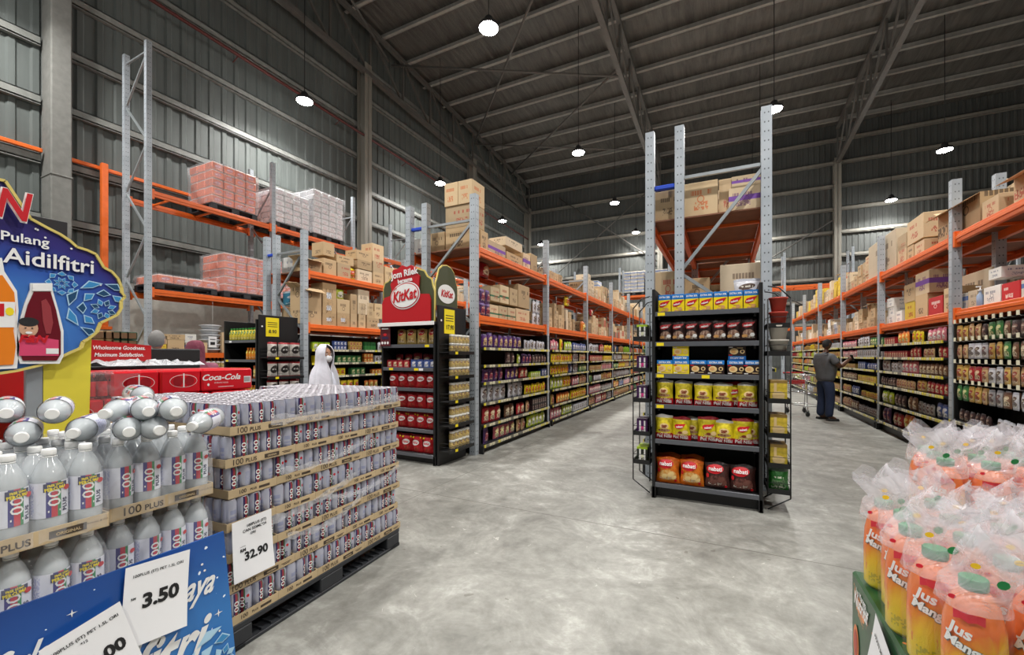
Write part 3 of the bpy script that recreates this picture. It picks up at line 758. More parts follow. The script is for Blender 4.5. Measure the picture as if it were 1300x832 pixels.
R4=[[('Bgold',0,.5,{}),('Bwhite',.51,1)],[('Bgold',0,1)],[('Bred',0,.6),('Bgold',.61,1)],[('Byellow',0,1)],[('Bgold',0,1)],[('Btan',0,1)]]
for i,seg in ((2,R2),(3,R3),(4,R4)):
    a,b=RB(i); bay_shelves(2.68,a,b,-1,None,seg,'%s bay, rack by the grey-shirted shopper'%ORD[i-1],levels=RL,depth=.5,tops=1.87)
for i in (5,6):
    a,b=RB(i); gondola('shelf_unit','black steel shelf unit with price strips, %s bay, rack by the grey-shirted shopper'%ORD[i-1],'shelf',(2.68,b),-PI/2,b-a,.5,RL,1.87)
far_packs('boxed_snacks','rows of small boxed snacks far along the rack past the grey-shirted shopper',2.68,-1,[RB(5),RB(6)],RL,9,[PM[k] for k in ('gold','tan','pink','yellow','red','lime','white','orange')])
# shelves along both sides of the island rack
for i in range(3):
    a,b=5.38+BAY*i,5.26+BAY*(i+1)
    gondola('shelf_unit','black shelf unit on the shopper side of the wafer-stand rack, %s bay'%ORD[i],'shelf',(.50,a),PI/2,b-a,.5,GL,1.86)
    gondola('shelf_unit','black shelf unit on the KitKat side of the wafer-stand rack, %s bay'%ORD[i],'shelf',(-.90,b),-PI/2,b-a,.5,GL,1.86)
far_packs('snack_boxes','rows of small snack boxes on the shelves behind the wafer stand, shopper side',.50,1,[(5.4,8.05),(8.2,10.85),(11.0,13.6)],GL,14,[PM[k] for k in ('tan','yellow','gold','red','brown')])
far_packs('snack_boxes','rows of small snack boxes on the shelves behind the wafer stand, KitKat side',-.90,-1,[(5.4,8.05),(8.2,10.85),(11.0,13.6)],GL,15,[PM[k] for k in ('purple','yellow','pink','white','orange')])
# near right bay: hooks with hanging packs
a,b=RB(1); L=b-a; fr=(2.68,b,-PI/2)
gu=gondola('hook_display_unit','black unit with four rows of hooks full of hanging snack packs','shelf',(2.68,b),-PI/2,L,.5,[.60,.17],1.95)
HZ=[1.88,1.645,1.36,1.10]; hk=['Hgold Htan Hdark Hgreen Hbrown Hdark Hdark Hbrown Hred Hblue Htan Hpink','Htan Hwhite Hsilver Hgold Hgreen Hbrown Horange Htan Hsilver Hgreen Hwhite Hgreen','Hgold Hred Htan Hwhite Hgold Htan Hbrown Hred Hwhite Htan Hsilver Hwhite','Hgreen Hgold Htan Hsilver Hbrown Hwhite Htan Hgold Hsilver Hbrown Htan Hwhite']
for i,z in enumerate(HZ):
    m=MB(); m.box(.03,L-.03,.36,.38,z-.02,z+.02,c=.003); m.build('hook_rail',M_BLACK,gu)
    ks=hk[i].split(); n=19; off=(.02,0.0,.03,.05)[i]
    for k in range(n):
        x=.10+k*(L-.2)/(n-1)+off*0
        m=MB(); m.tube([(x,.36,z-.01),(x,.06,z-.01),(x,.04,z+.01)],.004,5); m.box(x-.026,x+.026,.035,.04,z-.005,z+.045,1); m.build('hook',[M_CHROME,M_TAG],gu)
        key=ks[min(len(ks)-1,int(k/n*len(ks)))]; gd=GOODS[key]; hh=.19 if i else .17
        for r in range(2):
            place(gd['p'],(2.68+.09+.07*r,b-x,z-.03-.20),-PI/2+random.Random(k*7+i).uniform(-.12,.12),'%s, %s row of hooks down, hook display unit'%(gd['desc'],ORD[i]),'%s packs on the %s row of hooks'%(gd['desc'],ORD[i]),(1,1,random.Random(k+i*31).uniform(.93,1.08)))
for key,x0,x1,o in (('Sdark',.1,.9,{'scale':.9}),('Swhite',.95,1.7,{'scale':.8}),('Sgreen',1.75,2.85,{'scale':.8,'rows':3}),):
    fill(fr,.60,x0,x1,key,'%s on the shelf under the hooks of hanging packs'%GOODS[key]['desc'],'%s packs on the shelf under the hooks'%GOODS[key]['desc'],**o)
for key,x0,x1 in (('Pdark',.1,1.4),('Pbrown',1.5,2.85)):
    fill(fr,.17,x0,x1,key,'%s on the bottom shelf of the hook display unit'%GOODS[key]['desc'],'%s packs on the bottom shelf under the hooks'%GOODS[key]['desc'])
# ---- shelves on the second row (behind the juice stand) ----
C0=[[('Blime' if 'Blime' in GOODS else 'Byellow',0,.18,{'stack':1}),('Bblue',.19,.34,{'stack':2,'scale':.7}),('Bgold',.35,.5,{'stack':2,'scale':.7}),('Bgreen',.51,.66,{'stack':2,'scale':.7}),('Swhite',.67,.82,{'scale':1.15}),('Sred',.83,1)],
    [('Byellow',0,.2),('Bgreen',.21,.5,{'stack':1}),('Borange',.51,.62,{'stack':2,'scale':.75}),('Bwhite',.63,.8),('Sgreen',.81,1)],
    [('Btan',.0,.18),('Byellow',.19,.34),('Bgreen',.35,.55),('Borange',.60,.75,{'scale':.7}),('Pdark',.8,1)],
    [('Pyellow',0,.5),('Sorange',.51,.7),('Pyellow',.71,1)],[('Pred',0,.5),('Pyellow',.51,1)],[('Ptan',0,1)]]
bay_shelves(-6.98,5.48,8.16,1,None,C0,'near bay, rack behind the juice stand')
# ---------------- end stands ----------------
def decal_pouch(w,h,d,mats,decor,seed=1,key=None,name='snack_bag',desc='',cat='snack bag'):
    m=MB(); f=pouch(m,w,h,d,0,seed,nu=10,nv=12); decor(m,lambda x,z:f(x,z)-.004); g=m.build(name,mats); good(key,name,cat,w*1.0,h,d,g,desc)
def ttx(m,t,size,x,z,mi,f,off=.008,**k): m.text(t,size,x,0,z,mi,fn=lambda a,b:(a,f(a,b)-off,b),**k)
def red_pack(c1,c2,name,win): return m_pack(name,c1,c2,c1,ink=c1,blobpos=(.5,.6,.01,.01),win=win)
M_KK=red_pack((186,18,30),(140,10,20),'red_wafer_bag',(.5,.2,.3,.1,(120,60,40),(210,60,50)))
def dk(m,f):
    ell(m,0,.125,.054,.034,1,f,tilt=.12); ttx(m,'KitKat',.037,0,.114,2,f,shear=.25,bold=.001,sx=.82)
decal_pouch(.17,.215,.08,[M_KK,M_WHITE,M_RED],dk,3,'KK','chocolate_bag','red KitKat chocolate bag')
def dk2(m,f):
    dk(m,f); m.add([(-.07,f(-.07,.175)-.006,.172),(.07,f(.07,.175)-.006,.178),(.07,f(.07,.2)-.006,.198),(-.07,f(-.07,.2)-.006,.192)],[(0,1,2,3)],3)
decal_pouch(.17,.225,.09,[M_KK,M_WHITE,M_RED,M_YELLOW],dk2,5,'KK2','chocolate_bag','red KitKat chocolate bag with yellow flash')
M_GOLDP=m_pack('gold_wafer',(196,168,96),(150,120,60),(170,24,30),blobpos=(.5,.72,.28,.16),win=(.5,.3,.3,.15,(230,210,150),(150,110,60)))
m=MB(); pouch(m,.17,.22,.06,seed=8); good('GK','chocolate_bag','snack bag',.175,.22,.07,m.build('chocolate_bag',M_GOLDP),'gold and red chocolate bag')
def endstand(name,label,x0,x1,y,levels,top,depth=.62,tk=(),side_rail=None):
    return gondola(name,label,'display stand',(x0,y),0,x1-x0,depth,levels,top,strip=False,tickets=tk,lip=.04,endtop=top)
KX0,KX1,KY=-4.33,-3.40,4.54
kl=[1.60,1.285,1.01,.735,.46,.13]
ks=endstand('display_stand','black end stand full of red chocolate bags under a red KitKat header',KX0,KX1,KY,kl,1.9,tk=[(0,.80,1),(1,.18,1),(1,.62,1),(1,.70,2),(3,.1,1),(2,.12,1)])
frK=(KX0,KY,0)
m=MB(); m.box(-.02,KX1-KX0+.02,-.04,.60,1.86,1.90,0,c=.006); m.box(-.02,KX1-KX0+.02,-.055,-.04,1.855,1.905,1,c=.003); m.build('top_ledge',[M_BLACK,M_WHITE],ks)
lk='on the %s shelf of the KitKat stand'
fill(frK,kl[0],.20,.92,'GK','gold and red chocolate bag on the top shelf of the KitKat stand','gold chocolate bags on the KitKat stand')
fill(frK,kl[1],.05,.45,'Bred','small red box on the second shelf of the KitKat stand','small red boxes on the KitKat stand',scale=.75)
fill(frK,kl[1],.48,.90,'Bblue','small blue box on the second shelf of the KitKat stand','small blue boxes on the KitKat stand',scale=.8)
fill(frK,kl[1],.05,.90,'Sred','small red snack pouch behind the boxes on the second shelf of the KitKat stand','red pouches behind the small boxes',y=.17,scale=1.2)
for i,(key) in ((2,'KK'),(3,'KK'),(4,'KK2'),(5,'KK2')):
    fill(frK,kl[i],.04,.92,key,'%s on the %s shelf of the KitKat stand'%(GOODS[key]['desc'],ORD[i]),'KitKat bags on the %s shelf'%ORD[i],scale=1.0 if i<5 else 1.1,gap=-.008,rows=2 if i in (2,3) else 1)
# header
def header(parent_name,label,cat,loc,rz,build): 
    t=thing(parent_name,label,cat,loc,rz); build(t); return t
M_KRED=flat((186,24,34),.4,name='header_red'); M_OLIVE=flat((70,74,48),.5,name='header_olive'); M_GOLDT=flat((216,196,110),.4,name='gold_trim')
def kh(t):
    m=MB(); W=.86
    oc=[(-.45,0),(.45,0),(.45,.42),(.42,.50),(.40,.58),(.33,.62),(.28,.70),(.16,.74),(-.16,.74),(-.28,.66),(-.36,.60),(-.42,.58),(-.45,.50)]
    m.prism(oc,.012,.03,1,me=2); m.prism([(x*.965,z*.975+.0) for x,z in oc],.006,.012,0,me=0); m.build('backing_board',[M_OLIVE,M_GOLDT,M_GOLDT],t)
    m=MB(); m.prism([(-.44,0),(.40,0),(.40,.30),(.37,.37),(.22,.38),(.20,.44),(.22,.62),(.15,.68),(.15,.74),(.08,.78),(0,.76),(-.08,.79),(-.16,.75),(-.24,.74),(-.27,.68),(-.25,.60),(-.29,.54),(-.26,.45),(-.30,.38),(-.40,.36),(-.44,.28)],-.02,.0,0); m.build('front_board',M_KRED,t)
    m=MB(); f=lambda x,z:-.022
    ell(m,-.02,.37,.255,.185,0,f,n=32,tilt=.15,off=.004); ell(m,-.02,.37,.24,.17,1,f,n=32,tilt=.15,off=.008); ell(m,-.02,.37,.228,.158,0,f,n=32,tilt=.15,off=.012)
    m.text('KitKat',.20,-.025,-.04,.305,1,shear=.28,bold=.006,rot=.12,sx=.78)
    m.text('Jom Rilek',.125,-.03,-.03,.635,0,bold=.004,rot=.10,sx=.95); m.text('bersama',.075,-.02,-.03,.555,0,bold=.003,rot=.10)
    m.text('Nestlé',.035,-.20,-.04,.455,1,rot=.3,bold=.001)
    m.build('lettering',[M_WHITE,M_RED],t)
header('header_board','red KitKat header board reading Jom Rilek bersama on top of the chocolate stand','sign',((KX0+KX1)/2-.01,KY+.02,1.902),0,kh)
def ksd(t):
    m=MB(); oc=[(-.26,0),(.26,0),(.26,.30),(.22,.38),(.18,.50),(.1,.56),(0,.58),(-.1,.56),(-.18,.50),(-.22,.38),(-.26,.3)]
    m.prism(oc,.008,.025,1,me=1); m.prism([(x*.95,z*.97) for x,z in oc],.002,.008,0,me=0); m.build('backing_board',[M_OLIVE,M_GOLDT],t)
    m=MB(); f=lambda x,z:0; ell(m,-.02,.17,.2,.13,0,f,n=28); m.text('KitKat',.13,-.02,-.008,.13,1,shear=.25,bold=.004,sx=.8); m.build('lettering',[M_WHITE,M_RED],t)
header('header_board','small side header with a KitKat oval standing above the yellow price card','sign',(KX1-.03,KY+.32,2.13),PI/2,ksd)
# side panel of the KitKat stand (faces +x) with its wire hanging shelves of jars
def side_display(loc,L,label,price,h=2.12):
    """local front -y; L wide"""
    t=thing('side_display',label,'display stand',(loc[0],loc[1],0),PI/2)
    m=MB(); m.box(0,L,.0,.03,.0,h,c=.004); m.build('panel',M_BLACK,t)
    m=MB(); m.box(.12,.36,-.006,0,h-.37,h-.04,0); 
    if price:
        m.text(price,.085,.24,-.012,h-.31,1,bold=.0012)
        for k in range(3): m.box(.15,.33,-.008,-.006,h-.13-.035*k,h-.12-.035*k,1)
    m.build('price_card',[M_YELLOW,M_INK],t)
    m=MB(); m.lathe([(.015,0),(.015,.004)],12,T=TR(.05,-.004,h-.2,rx=PI/2)); m.build('round_sticker',M_WHITE,t)
    return t
SW=.66
sd=side_display((KX1+.045,KY+.02),SW,'tall black side panel with yellow 17.90 card and jar shelves beside chocolate bags','17.90')
JZ=[1.50,1.175,.85,.53,.20]
def wire_shelf(t,L,z,d=.15,h=.10):
    m=MB(); m.box(.02,L-.02,-d,-.002,z-.01,z,c=.002); m.box(.02,L-.02,-d-.004,-d,z-.035,z+.012,c=.002); m.box(.16,.22,-d-.007,-d-.004,z-.03,z+.005,1)
    m.build('hanging_shelf',[M_BLACK,M_YELLOW],t)
    m=MB()
    for zz in (z+h*.5,z+h): m.tube([(.02,-.002,zz),(.02,-d,zz),(L-.02,-d,zz),(L-.02,-.002,zz)],.0025,5)
    m.build('guard_wire',M_BLACKM,t)
for i,z in enumerate(JZ):
    wire_shelf(sd,SW,z,.15)
    fill((KX1+.045+.15,KY+.02,PI/2),z,.12,SW-.02,'jar','white-lidded tan spread jar on the %s hanging shelf beside the KitKat bags'%ORD[i],'spread jars, %s hanging shelf'%ORD[i],y=.035,stack=2,jit=0)
# promotional card at the left of the top shelf
t=thing('promo_card','dark red promotional card at the left end of the gold chocolate shelf','sign',(KX0+.09,KY-.02,1.585))
m=MB(); m.box(-.09,.09,0,.008,0,.29,0,c=.003); m.build('card',flat((92,16,28),.5),t)
m=MB(); ell(m,0,.16,.03,.018,0,lambda x,z:0,off=.003); m.box(-.06,.06,-.004,-.001,.235,.25,1); m.box(-.06,.06,-.004,-.001,.10,.13,2)
for x in (-.05,0,.05): ell(m,x,.045,.018,.02,1,lambda x,z:0,off=.003)
m.build('print',[M_RED,M_WHITE,flat((40,30,70),.5)],t)
# ---- juice and coffee stand, end of the second row ----
CX0,CX1,CY=-8.12,-7.18,4.56
cl=[1.72,1.38,1.05,.74,.44,.13]
cs=endstand('display_stand','black end stand with juice bottles beyond the red Coca-Cola cartons',CX0,CX1,CY,cl,2.08,tk=[(1,.1,1),(0,.2,2)])
frC=(CX0,CY,0)
fill(frC,cl[0],.04,.90,'jY','green-capped yellow juice bottle on the top shelf of the juice stand','yellow juice bottles on the top shelf',scale=1.15,jit=0)
fill(frC,cl[1],.50,.90,'jO','orange juice bottle on the second shelf of the juice stand','orange juice bottles, second shelf',rows=1,scale=1.1,jit=0)
fill(frC,cl[2],.04,.66,'jO','orange juice bottle on the third shelf of the juice stand','orange juice bottles, third shelf',rows=1,scale=1.0,jit=0)
fill(frC,cl[2],.70,.90,'Porange','orange snack pouch at the right end of the third shelf of the juice stand','orange pouches on the juice stand',scale=1.1)
fill(frC,cl[3],.04,.90,'jO','orange juice bottle on the fourth shelf of the juice stand','orange juice bottles, fourth shelf',rows=1,jit=0)
sc2=side_display((CX1+.045,CY+.02),.74,'tall black side panel with a yellow price card and coffee packs behind the white headscarf','8.90',2.16)
M_COF=m_pack('coffee_pack',(190,184,176),(150,24,34),(40,34,32),blobpos=(.55,.5,.36,.25),ink=(240,236,230))
m=MB(); pouch(m,.21,.27,.09,seed=4); good('CF','coffee_pack','coffee pack',.21,.27,.09,m.build('coffee_pack',M_COF),'silver and black coffee pack')
for i,z in enumerate((1.42,1.08,.76,.44,.14)):
    wire_shelf(sc2,.74,z,.2,.12)
    fill((CX1+.045+.2,CY+.02,PI/2),z,.03,.71,'CF','silver and black coffee pack on the %s hanging shelf beside the juice stand'%ORD[i],'coffee packs, %s hanging shelf'%ORD[i],y=.03)
# ---- wafer stand at the end of the island ----
NX0,NX1,NY=-.665,.315,4.53
nl=[1.89,1.585,1.265,.955,.60,.155]
ns=endstand('display_stand','black end stand with six shelves of wafer packs facing the camera',NX0,NX1,NY,nl,2.13,depth=.6,tk=[(0,.09,1),(1,.08,1),(2,.08,1),(2,.50,1),(3,.08,1)])
frN=(NX0,NY,0)
M_YBOX=flat((240,212,24),.4,name='box_yellow'); M_BBOX=flat((30,120,200),.4,name='box_blue'); M_BRBOX=flat((44,24,22),.4,name='box_brown'); M_CREAM=flat((226,196,140),.5,name='biscuit_cream'); M_BISC=flat((214,160,96),.5,name='biscuit')
m=MB(); m.box(-.063,.063,0,.09,0,.135,0,c=.002); m.box(-.063,.063,0,.09,.135,.19,1,c=.002)
m.text('EXTRA 30%',.026,0,-.003,.155,2,bold=.0008,sx=.8); f=lambda x,z:0
m.prism([(-.052,.075),(-.045,.062),(-.02,.058),(.02,.08),(.056,.128),(.0,.118),(-.04,.105)],-.003,0,3); m.text('nabati',.027,-.01,-.006,.078,2,rot=.2,bold=.0008)
m.box(-.02,.035,-.002,0,.045,.052,4); ell(m,.02,.03,.022,.014,4,f,tilt=.3); ell(m,-.02,.018,.016,.01,4,f,tilt=.3)
good('NB','wafer_box','box',.129,.19,.09,m.build('wafer_box',[M_YBOX,M_BBOX,M_WHITE,M_RED,M_BISC]),'yellow and blue wafer box')
def hbox(key,basem,desc,upside=False):
    m=MB(); m.box(-.075,.075,0,.10,0,.10,0,c=.002); m.box(-.075,.075,0,.10,.10,.14,1,c=.002)
    m.text('EXTRA 30%',.025,0,-.003,.11,2,bold=.0008,sx=.9); f=lambda x,z:0
    ell(m,-.025,.055,.036,.03,3,f); ell(m,-.03,.058,.02,.016,4,f,off=.006); ell(m,.045,.058,.02,.02,3,f); ell(m,.045,.058,.011,.011,0,f,off=.006); m.box(-.07,-.04,-.002,0,.086,.096,5); m.box(-.068,-.035,-.002,0,.012,.02,2); m.box(.0,.05,-.002,0,.02,.026,3)
    good(key,'wafer_box','box',.152,.14,.10,m.build('wafer_box',[basem,M_BBOX,M_WHITE,M_CREAM,M_BISC,M_RED]),desc)
hbox('HB',M_BRBOX,'dark brown and blue wafer box'); hbox('HY',flat((240,214,40),.4,name='box_yellow2'),'low yellow and blue wafer box')
fill(frN,nl[0],.05,.95,'NB','yellow and blue wafer box on the top shelf of the wafer stand','yellow wafer boxes on the top shelf',jit=0,y=.03,scale=.97)
M_DKP=m_pack('dark_wafer_bag',(52,30,28),(38,24,24),(52,30,28),blobpos=(.5,.6,.01,.01),win=(.5,.32,.34,.18,(110,70,56),(190,160,140)))
def dn(m,f): m.prism([],0,0) if False else None
def ddk(m,f):
    vs=[(-.05,.155),(-.045,.128),(-.01,.122),(.02,.132),(.052,.172),(.0,.168),(-.035,.165)]; c=(0,.145)
    for i in range(7):
        a,b=vs[i],vs[(i+1)%7]; m.add([(x,f(x,z)-.006,z) for x,z in (c,a,b)],[(0,2,1)],1)
    ttx(m,'nabati',.026,-.005,.136,2,f,off=.012,rot=.12,bold=.0008); ell(m,.03,.06,.018,.016,2,f); ell(m,-.03,.05,.022,.014,3,f)
decal_pouch(.135,.21,.07,[M_DKP,M_RED,M_WHITE,M_BISC],ddk,2,'ND','wafer_bag','dark brown nabati wafer bag')
fill(frN,nl[1],.04,.95,'ND','dark brown nabati wafer bag on the second shelf of the wafer stand','dark brown wafer bags',gap=-.021,scale=1.08)
for x in (.12,.275): place(GOODS['HY']['p'],(NX0+x,NY+.03,nl[2]+.001),0,'low yellow and blue wafer box on the third shelf of the wafer stand','low yellow wafer boxes')
for x in (.435,.59,.765,.92 if False else .90): place(GOODS['HB']['p'],(NX0+x-.003,NY+.03,nl[2]+.001),0,'dark brown and blue wafer box on the third shelf of the wafer stand','dark brown wafer boxes')
o=place(GOODS['HY']['p'],(NX0+.27,NY+.03,nl[2]+.143+.14),0,'yellow and blue wafer box lying upside down on top of two others'); o.scale=(1,1,-1)
o=place(GOODS['HB']['p'],(NX0+.77,NY+.06,nl[2]+.143+.14),0,'brown and blue wafer box lying upside down above the brown ones'); o.scale=(1,1,-1)
M_SP=m_pack('crisp_bag_yellow',(226,206,40),(200,196,190),(226,206,40),blobpos=(.5,.6,.01,.01),lower=(.25,(180,20,36)),win=(.5,.36,.34,.06,(190,150,110),(120,60,30)))
def dsp(m,f):
    ell(m,-.0,.125,.042,.028,1,f); ttx(m,'SiiP',.036,0,.113,2,f,off=.013,bold=.002); ttx(m,'Pek Nilai',.040,0,.018,3,f,off=.009,bold=.001)
decal_pouch(.172,.232,.10,[M_SP,M_CREAM,flat((120,40,20),.5),M_WHITE],dsp,9,'SP','crisp_bag','yellow and red SiiP value bag')
def dsq(m,f):
    q=[(-.055,.150),(-.05,.125),(-.015,.112),(.02,.125),(.055,.168),(.01,.165),(-.035,.162)]; c=(0,.14)
    for i in range(7): a,b=q[i],q[(i+1)%7]; m.add([(x,f(x,z)-.006,z) for x,z in (c,a,b)],[(0,2,1)],4)
    ttx(m,'nabati',.026,-.005,.13,3,f,off=.012,rot=.12,bold=.0008); ell(m,.045,.085,.026,.02,1,f); ell(m,.0,.08,.02,.012,2,f); ttx(m,'Pek Nilai',.040,0,.018,3,f,off=.009,bold=.001)
decal_pouch(.19,.235,.10,[m_pack('crisp_bag_bright',(236,216,30),(150,20,34),(236,216,30),blobpos=(.5,.6,.01,.01),lower=(.22,(180,20,36)),win=(.5,.3,.2,.05,(230,200,120),(200,140,60))),M_CREAM,flat((120,40,20),.5),M_WHITE,M_RED],dsq,19,'SQ','crisp_bag','bright yellow value bag with red leaf')
R7=random.Random(8)
for sh,lst in ((3,(('SP',.115,-.1),('SP',.295,.12),('SP',.475,-.04),('SP',.645,.0),('SQ',.745,.05),('SP',.86,.16))),(4,(('SP',.11,.1),('SQ',.27,-.08),('SP',.375,-.1),('SQ',.52,.08),('SP',.66,-.02),('SQ',.82,.12),('SP',.89,-.15)))):
    for n_,(key,x,a) in enumerate(lst):
        g=GOODS[key]; back=(key=='SQ' and sh==3) or (sh==4 and n_ in (2,6))
        place(g['p'],(NX0+x,NY+.075+(.06 if back else 0)+.008*(n_%2),nl[sh]+.001),a,'%s on the %s shelf of the wafer stand'%(g['desc'],ORD[sh]),'%ss, %s shelf'%(g['desc'],ORD[sh]),(R7.uniform(.98,1.06),1,R7.uniform(.98,1.1)))
def nab(name,base,b2,key,desc,bis):
    mt=m_pack(name,base,b2,base,blobpos=(.5,.6,.01,.01),win=(.5,.32,.36,.2,bis[0],bis[1]))
    def dd(m,f):
        ell(m,-.02,.185,.075,.042,1,f,tilt=.1); ttx(m,'nabati',.05,-.018,.172,2,f,off=.014,bold=.001); 
        for (x,z,r) in ((.03,.09,.035),(-.03,.07,.03),(.06,.06,.025)): ell(m,x,z,r,r*.7,3,f,tilt=.6)
        ell(m,.075,.03,.012,.012,1,f); ell(m,-.085,.12,.012,.02,1,f)
    decal_pouch(.225,.245,.12,[mt,M_RED,M_WHITE,flat(bis[2],.5)],dd,7,key,'wafer_bag',desc)
nab('orange_wafer_bag',(236,130,36),(232,110,20),'NO','large orange nabati wafer bag',((236,200,130),(220,150,60),(238,206,140)))
nab('brown_wafer_bag',(70,40,36),(36,24,24),'NR','large dark brown nabati wafer bag',((130,80,70),(70,40,36),(110,66,56)))
for k,(x,key) in enumerate(((.145,'NO'),(.37,'NO'),(.60,'NR'),(.82,'NR'))):
    for r in range(2):
        if r==1 and key=='NR': continue
        g=GOODS[key]; place(g['p'],(NX0+x,NY+.09+r*.13,nl[5]+.001+r*.0),(.04,-.05,.03,-.02)[k],'%s on the bottom shelf of the wafer stand'%g['desc'],'%ss on the bottom shelf'%g['desc'],(1,1,1.06+.08*r))
# ---- wire side racks hanging on the wafer stand ----
M_PURP=m_pack('purple_box',(70,20,84),(50,14,60),(220,60,140),blobpos=(.5,.4,.3,.12)); M_LIMEB=m_pack('lime_box',(40,44,36),(170,200,40),(230,230,200),blobpos=(.5,.4,.3,.12))
M_YCUP=m_pack('yellow_box',(214,186,60),(150,120,60),(200,170,110),blobpos=(.5,.28,.32,.13))
for k,mt,d,ds in (('WP',M_PURP,.10,'purple boxed'),('WL',M_LIMEB,.10,'black and lime boxed'),('WY',M_YCUP,.10,'yellow boxed')):
    m=MB(); m.box(-.055,.055,0,.10,0,.16,0,c=.002); m.box(-.03,-.012,-.002,0,.02,.14,1); m.box(.018,.034,-.002,0,.02,.14,1) if k!='WY' else ell(m,0,.05,.04,.03,1,lambda x,z:0)
    good(k,'drink_mix_box','box',.115,.16,.10,m.build('drink_mix_box',[mt,M_WHITE if k!='WY' else M_CREAM]),ds+' drink mix')
def wire_rack(label,x0,x1,y0,y1,zs,ztop,zbot):
    t=thing('wire_side_rack',label,'wire rack',(0,0,0)); X=[x0,x1]
    m=MB(); xo=x1 if abs(x1)>abs(x0) else x0
    for y in (y0,y1): m.tube([(x0,y,zbot),(x0,y,ztop)],.006,6); m.tube([(x1,y,zbot),(x1,y,ztop)],.006,6)
    xi=x0 if xo==x1 else x1
    for y in (y0,y1): m.tube([(xi,y,ztop+.12),((x0+x1)/2,y,ztop+.10),(xo,y,ztop)],.006,6); m.tube([(xo,y,zbot),(xi,y,zbot-.12)],.006,6)
    m.build('frame',M_BLACKM,t)
    for z in zs:
        m=MB(); m.box(x0,x1,y0,y1,z-.008,z,c=.002)
        for y in (y0,y1): m.box(x0,x1,y-.003,y+.003,z-.01,z+.035)
        for x in (x0,x1): m.box(x-.003,x+.003,y0,y1,z-.01,z+.035)
        m.build('basket',M_BLACK,t)
        m=MB(); m.tube([(x0,y0,z+.09),(x1,y0,z+.09),(x1,y1,z+.09),(x0,y1,z+.09)],.003,5,closed=True); m.build('guard_wire',M_BLACKM,t)
lz=[1.55,1.22,.88,.54,.20]
wire_rack('black wire rack on the left side of the wafer stand',-.87,-.70,4.62,5.0,[1.72,1.40,1.08,.76,.46,.19] if False else [1.62,1.29,.97,.62,.32],1.95,.14)
for z,key,ds in ((1.62,'WL','top'),(1.29,'WP','second'),(.97,'WP','third'),(.62,'WP','fourth'),(.32,'WL','lowest')):
    for k,y in enumerate((4.66,4.80)): place(GOODS[key]['p'],(-.785,y,z+.001),0,'%s in the %s basket of the left wire rack'%(GOODS[key]['desc'],ds),'drink mix boxes in the %s left basket'%ds)
wire_rack('black wire rack on the right side of the wafer stand',.36,.54,4.62,5.0,[1.72,1.46,1.02,.70,.42,.18],1.98,.14)
for z,key,ds in ((1.02,'WY','third'),(.70,'WY','fourth'),(.42,'WY','fifth')):
    for k,y in enumerate((4.66,4.80)): place(GOODS[key]['p'],(.45,y,z+.001),0,'%s in the %s basket of the right wire rack'%(GOODS[key]['desc'],ds),'yellow boxes in the %s right basket'%ds,(1.25,1,1.25))
M_TERRA=flat((190,70,56),.7,name='red_plastic_pot'); M_POTW=flat((206,200,190),.6,name='white_pot')
def pot(mat): 
    m=MB(); m.lathe([(.045,0),(.055,.003),(.072,.12),(.078,.12),(.08,.135),(.073,.137),(.066,.12),(.05,.01)],18); m.lathe([(.062,.10),(.02,.102)],18,m=0); return m.build('plant_pot',mat)
p=pot(M_TERRA); tag(p,'upper red plastic pot on top of the right wire rack','pot'); p.location=(.45,4.70,1.86)
q=p.copy(); COL.objects.link(q); q.location=(.45,4.70,1.725); q['label']='lower red plastic pot on top of the right wire rack'
p=pot(M_POTW); tag(p,'upper white plastic pot in the right wire rack','pot'); p.location=(.45,4.70,1.60); p.scale=(1.1,1.1,1)
q=p.copy(); COL.objects.link(q); q.location=(.45,4.70,1.465); q['label']='lower white plastic pot in the right wire rack'
m=MB(); pouch(m,.17,.22,.13,seed=12); o=m.build('green_net_bag',m_pack('green_net',(40,110,40),(150,170,150),(40,110,40),win=(.5,.45,.3,.3,(120,150,110),(20,60,20)))); o.location=(.45,4.70,.182); tag(o,'green net bag in the lowest basket of the right wire rack','bag')
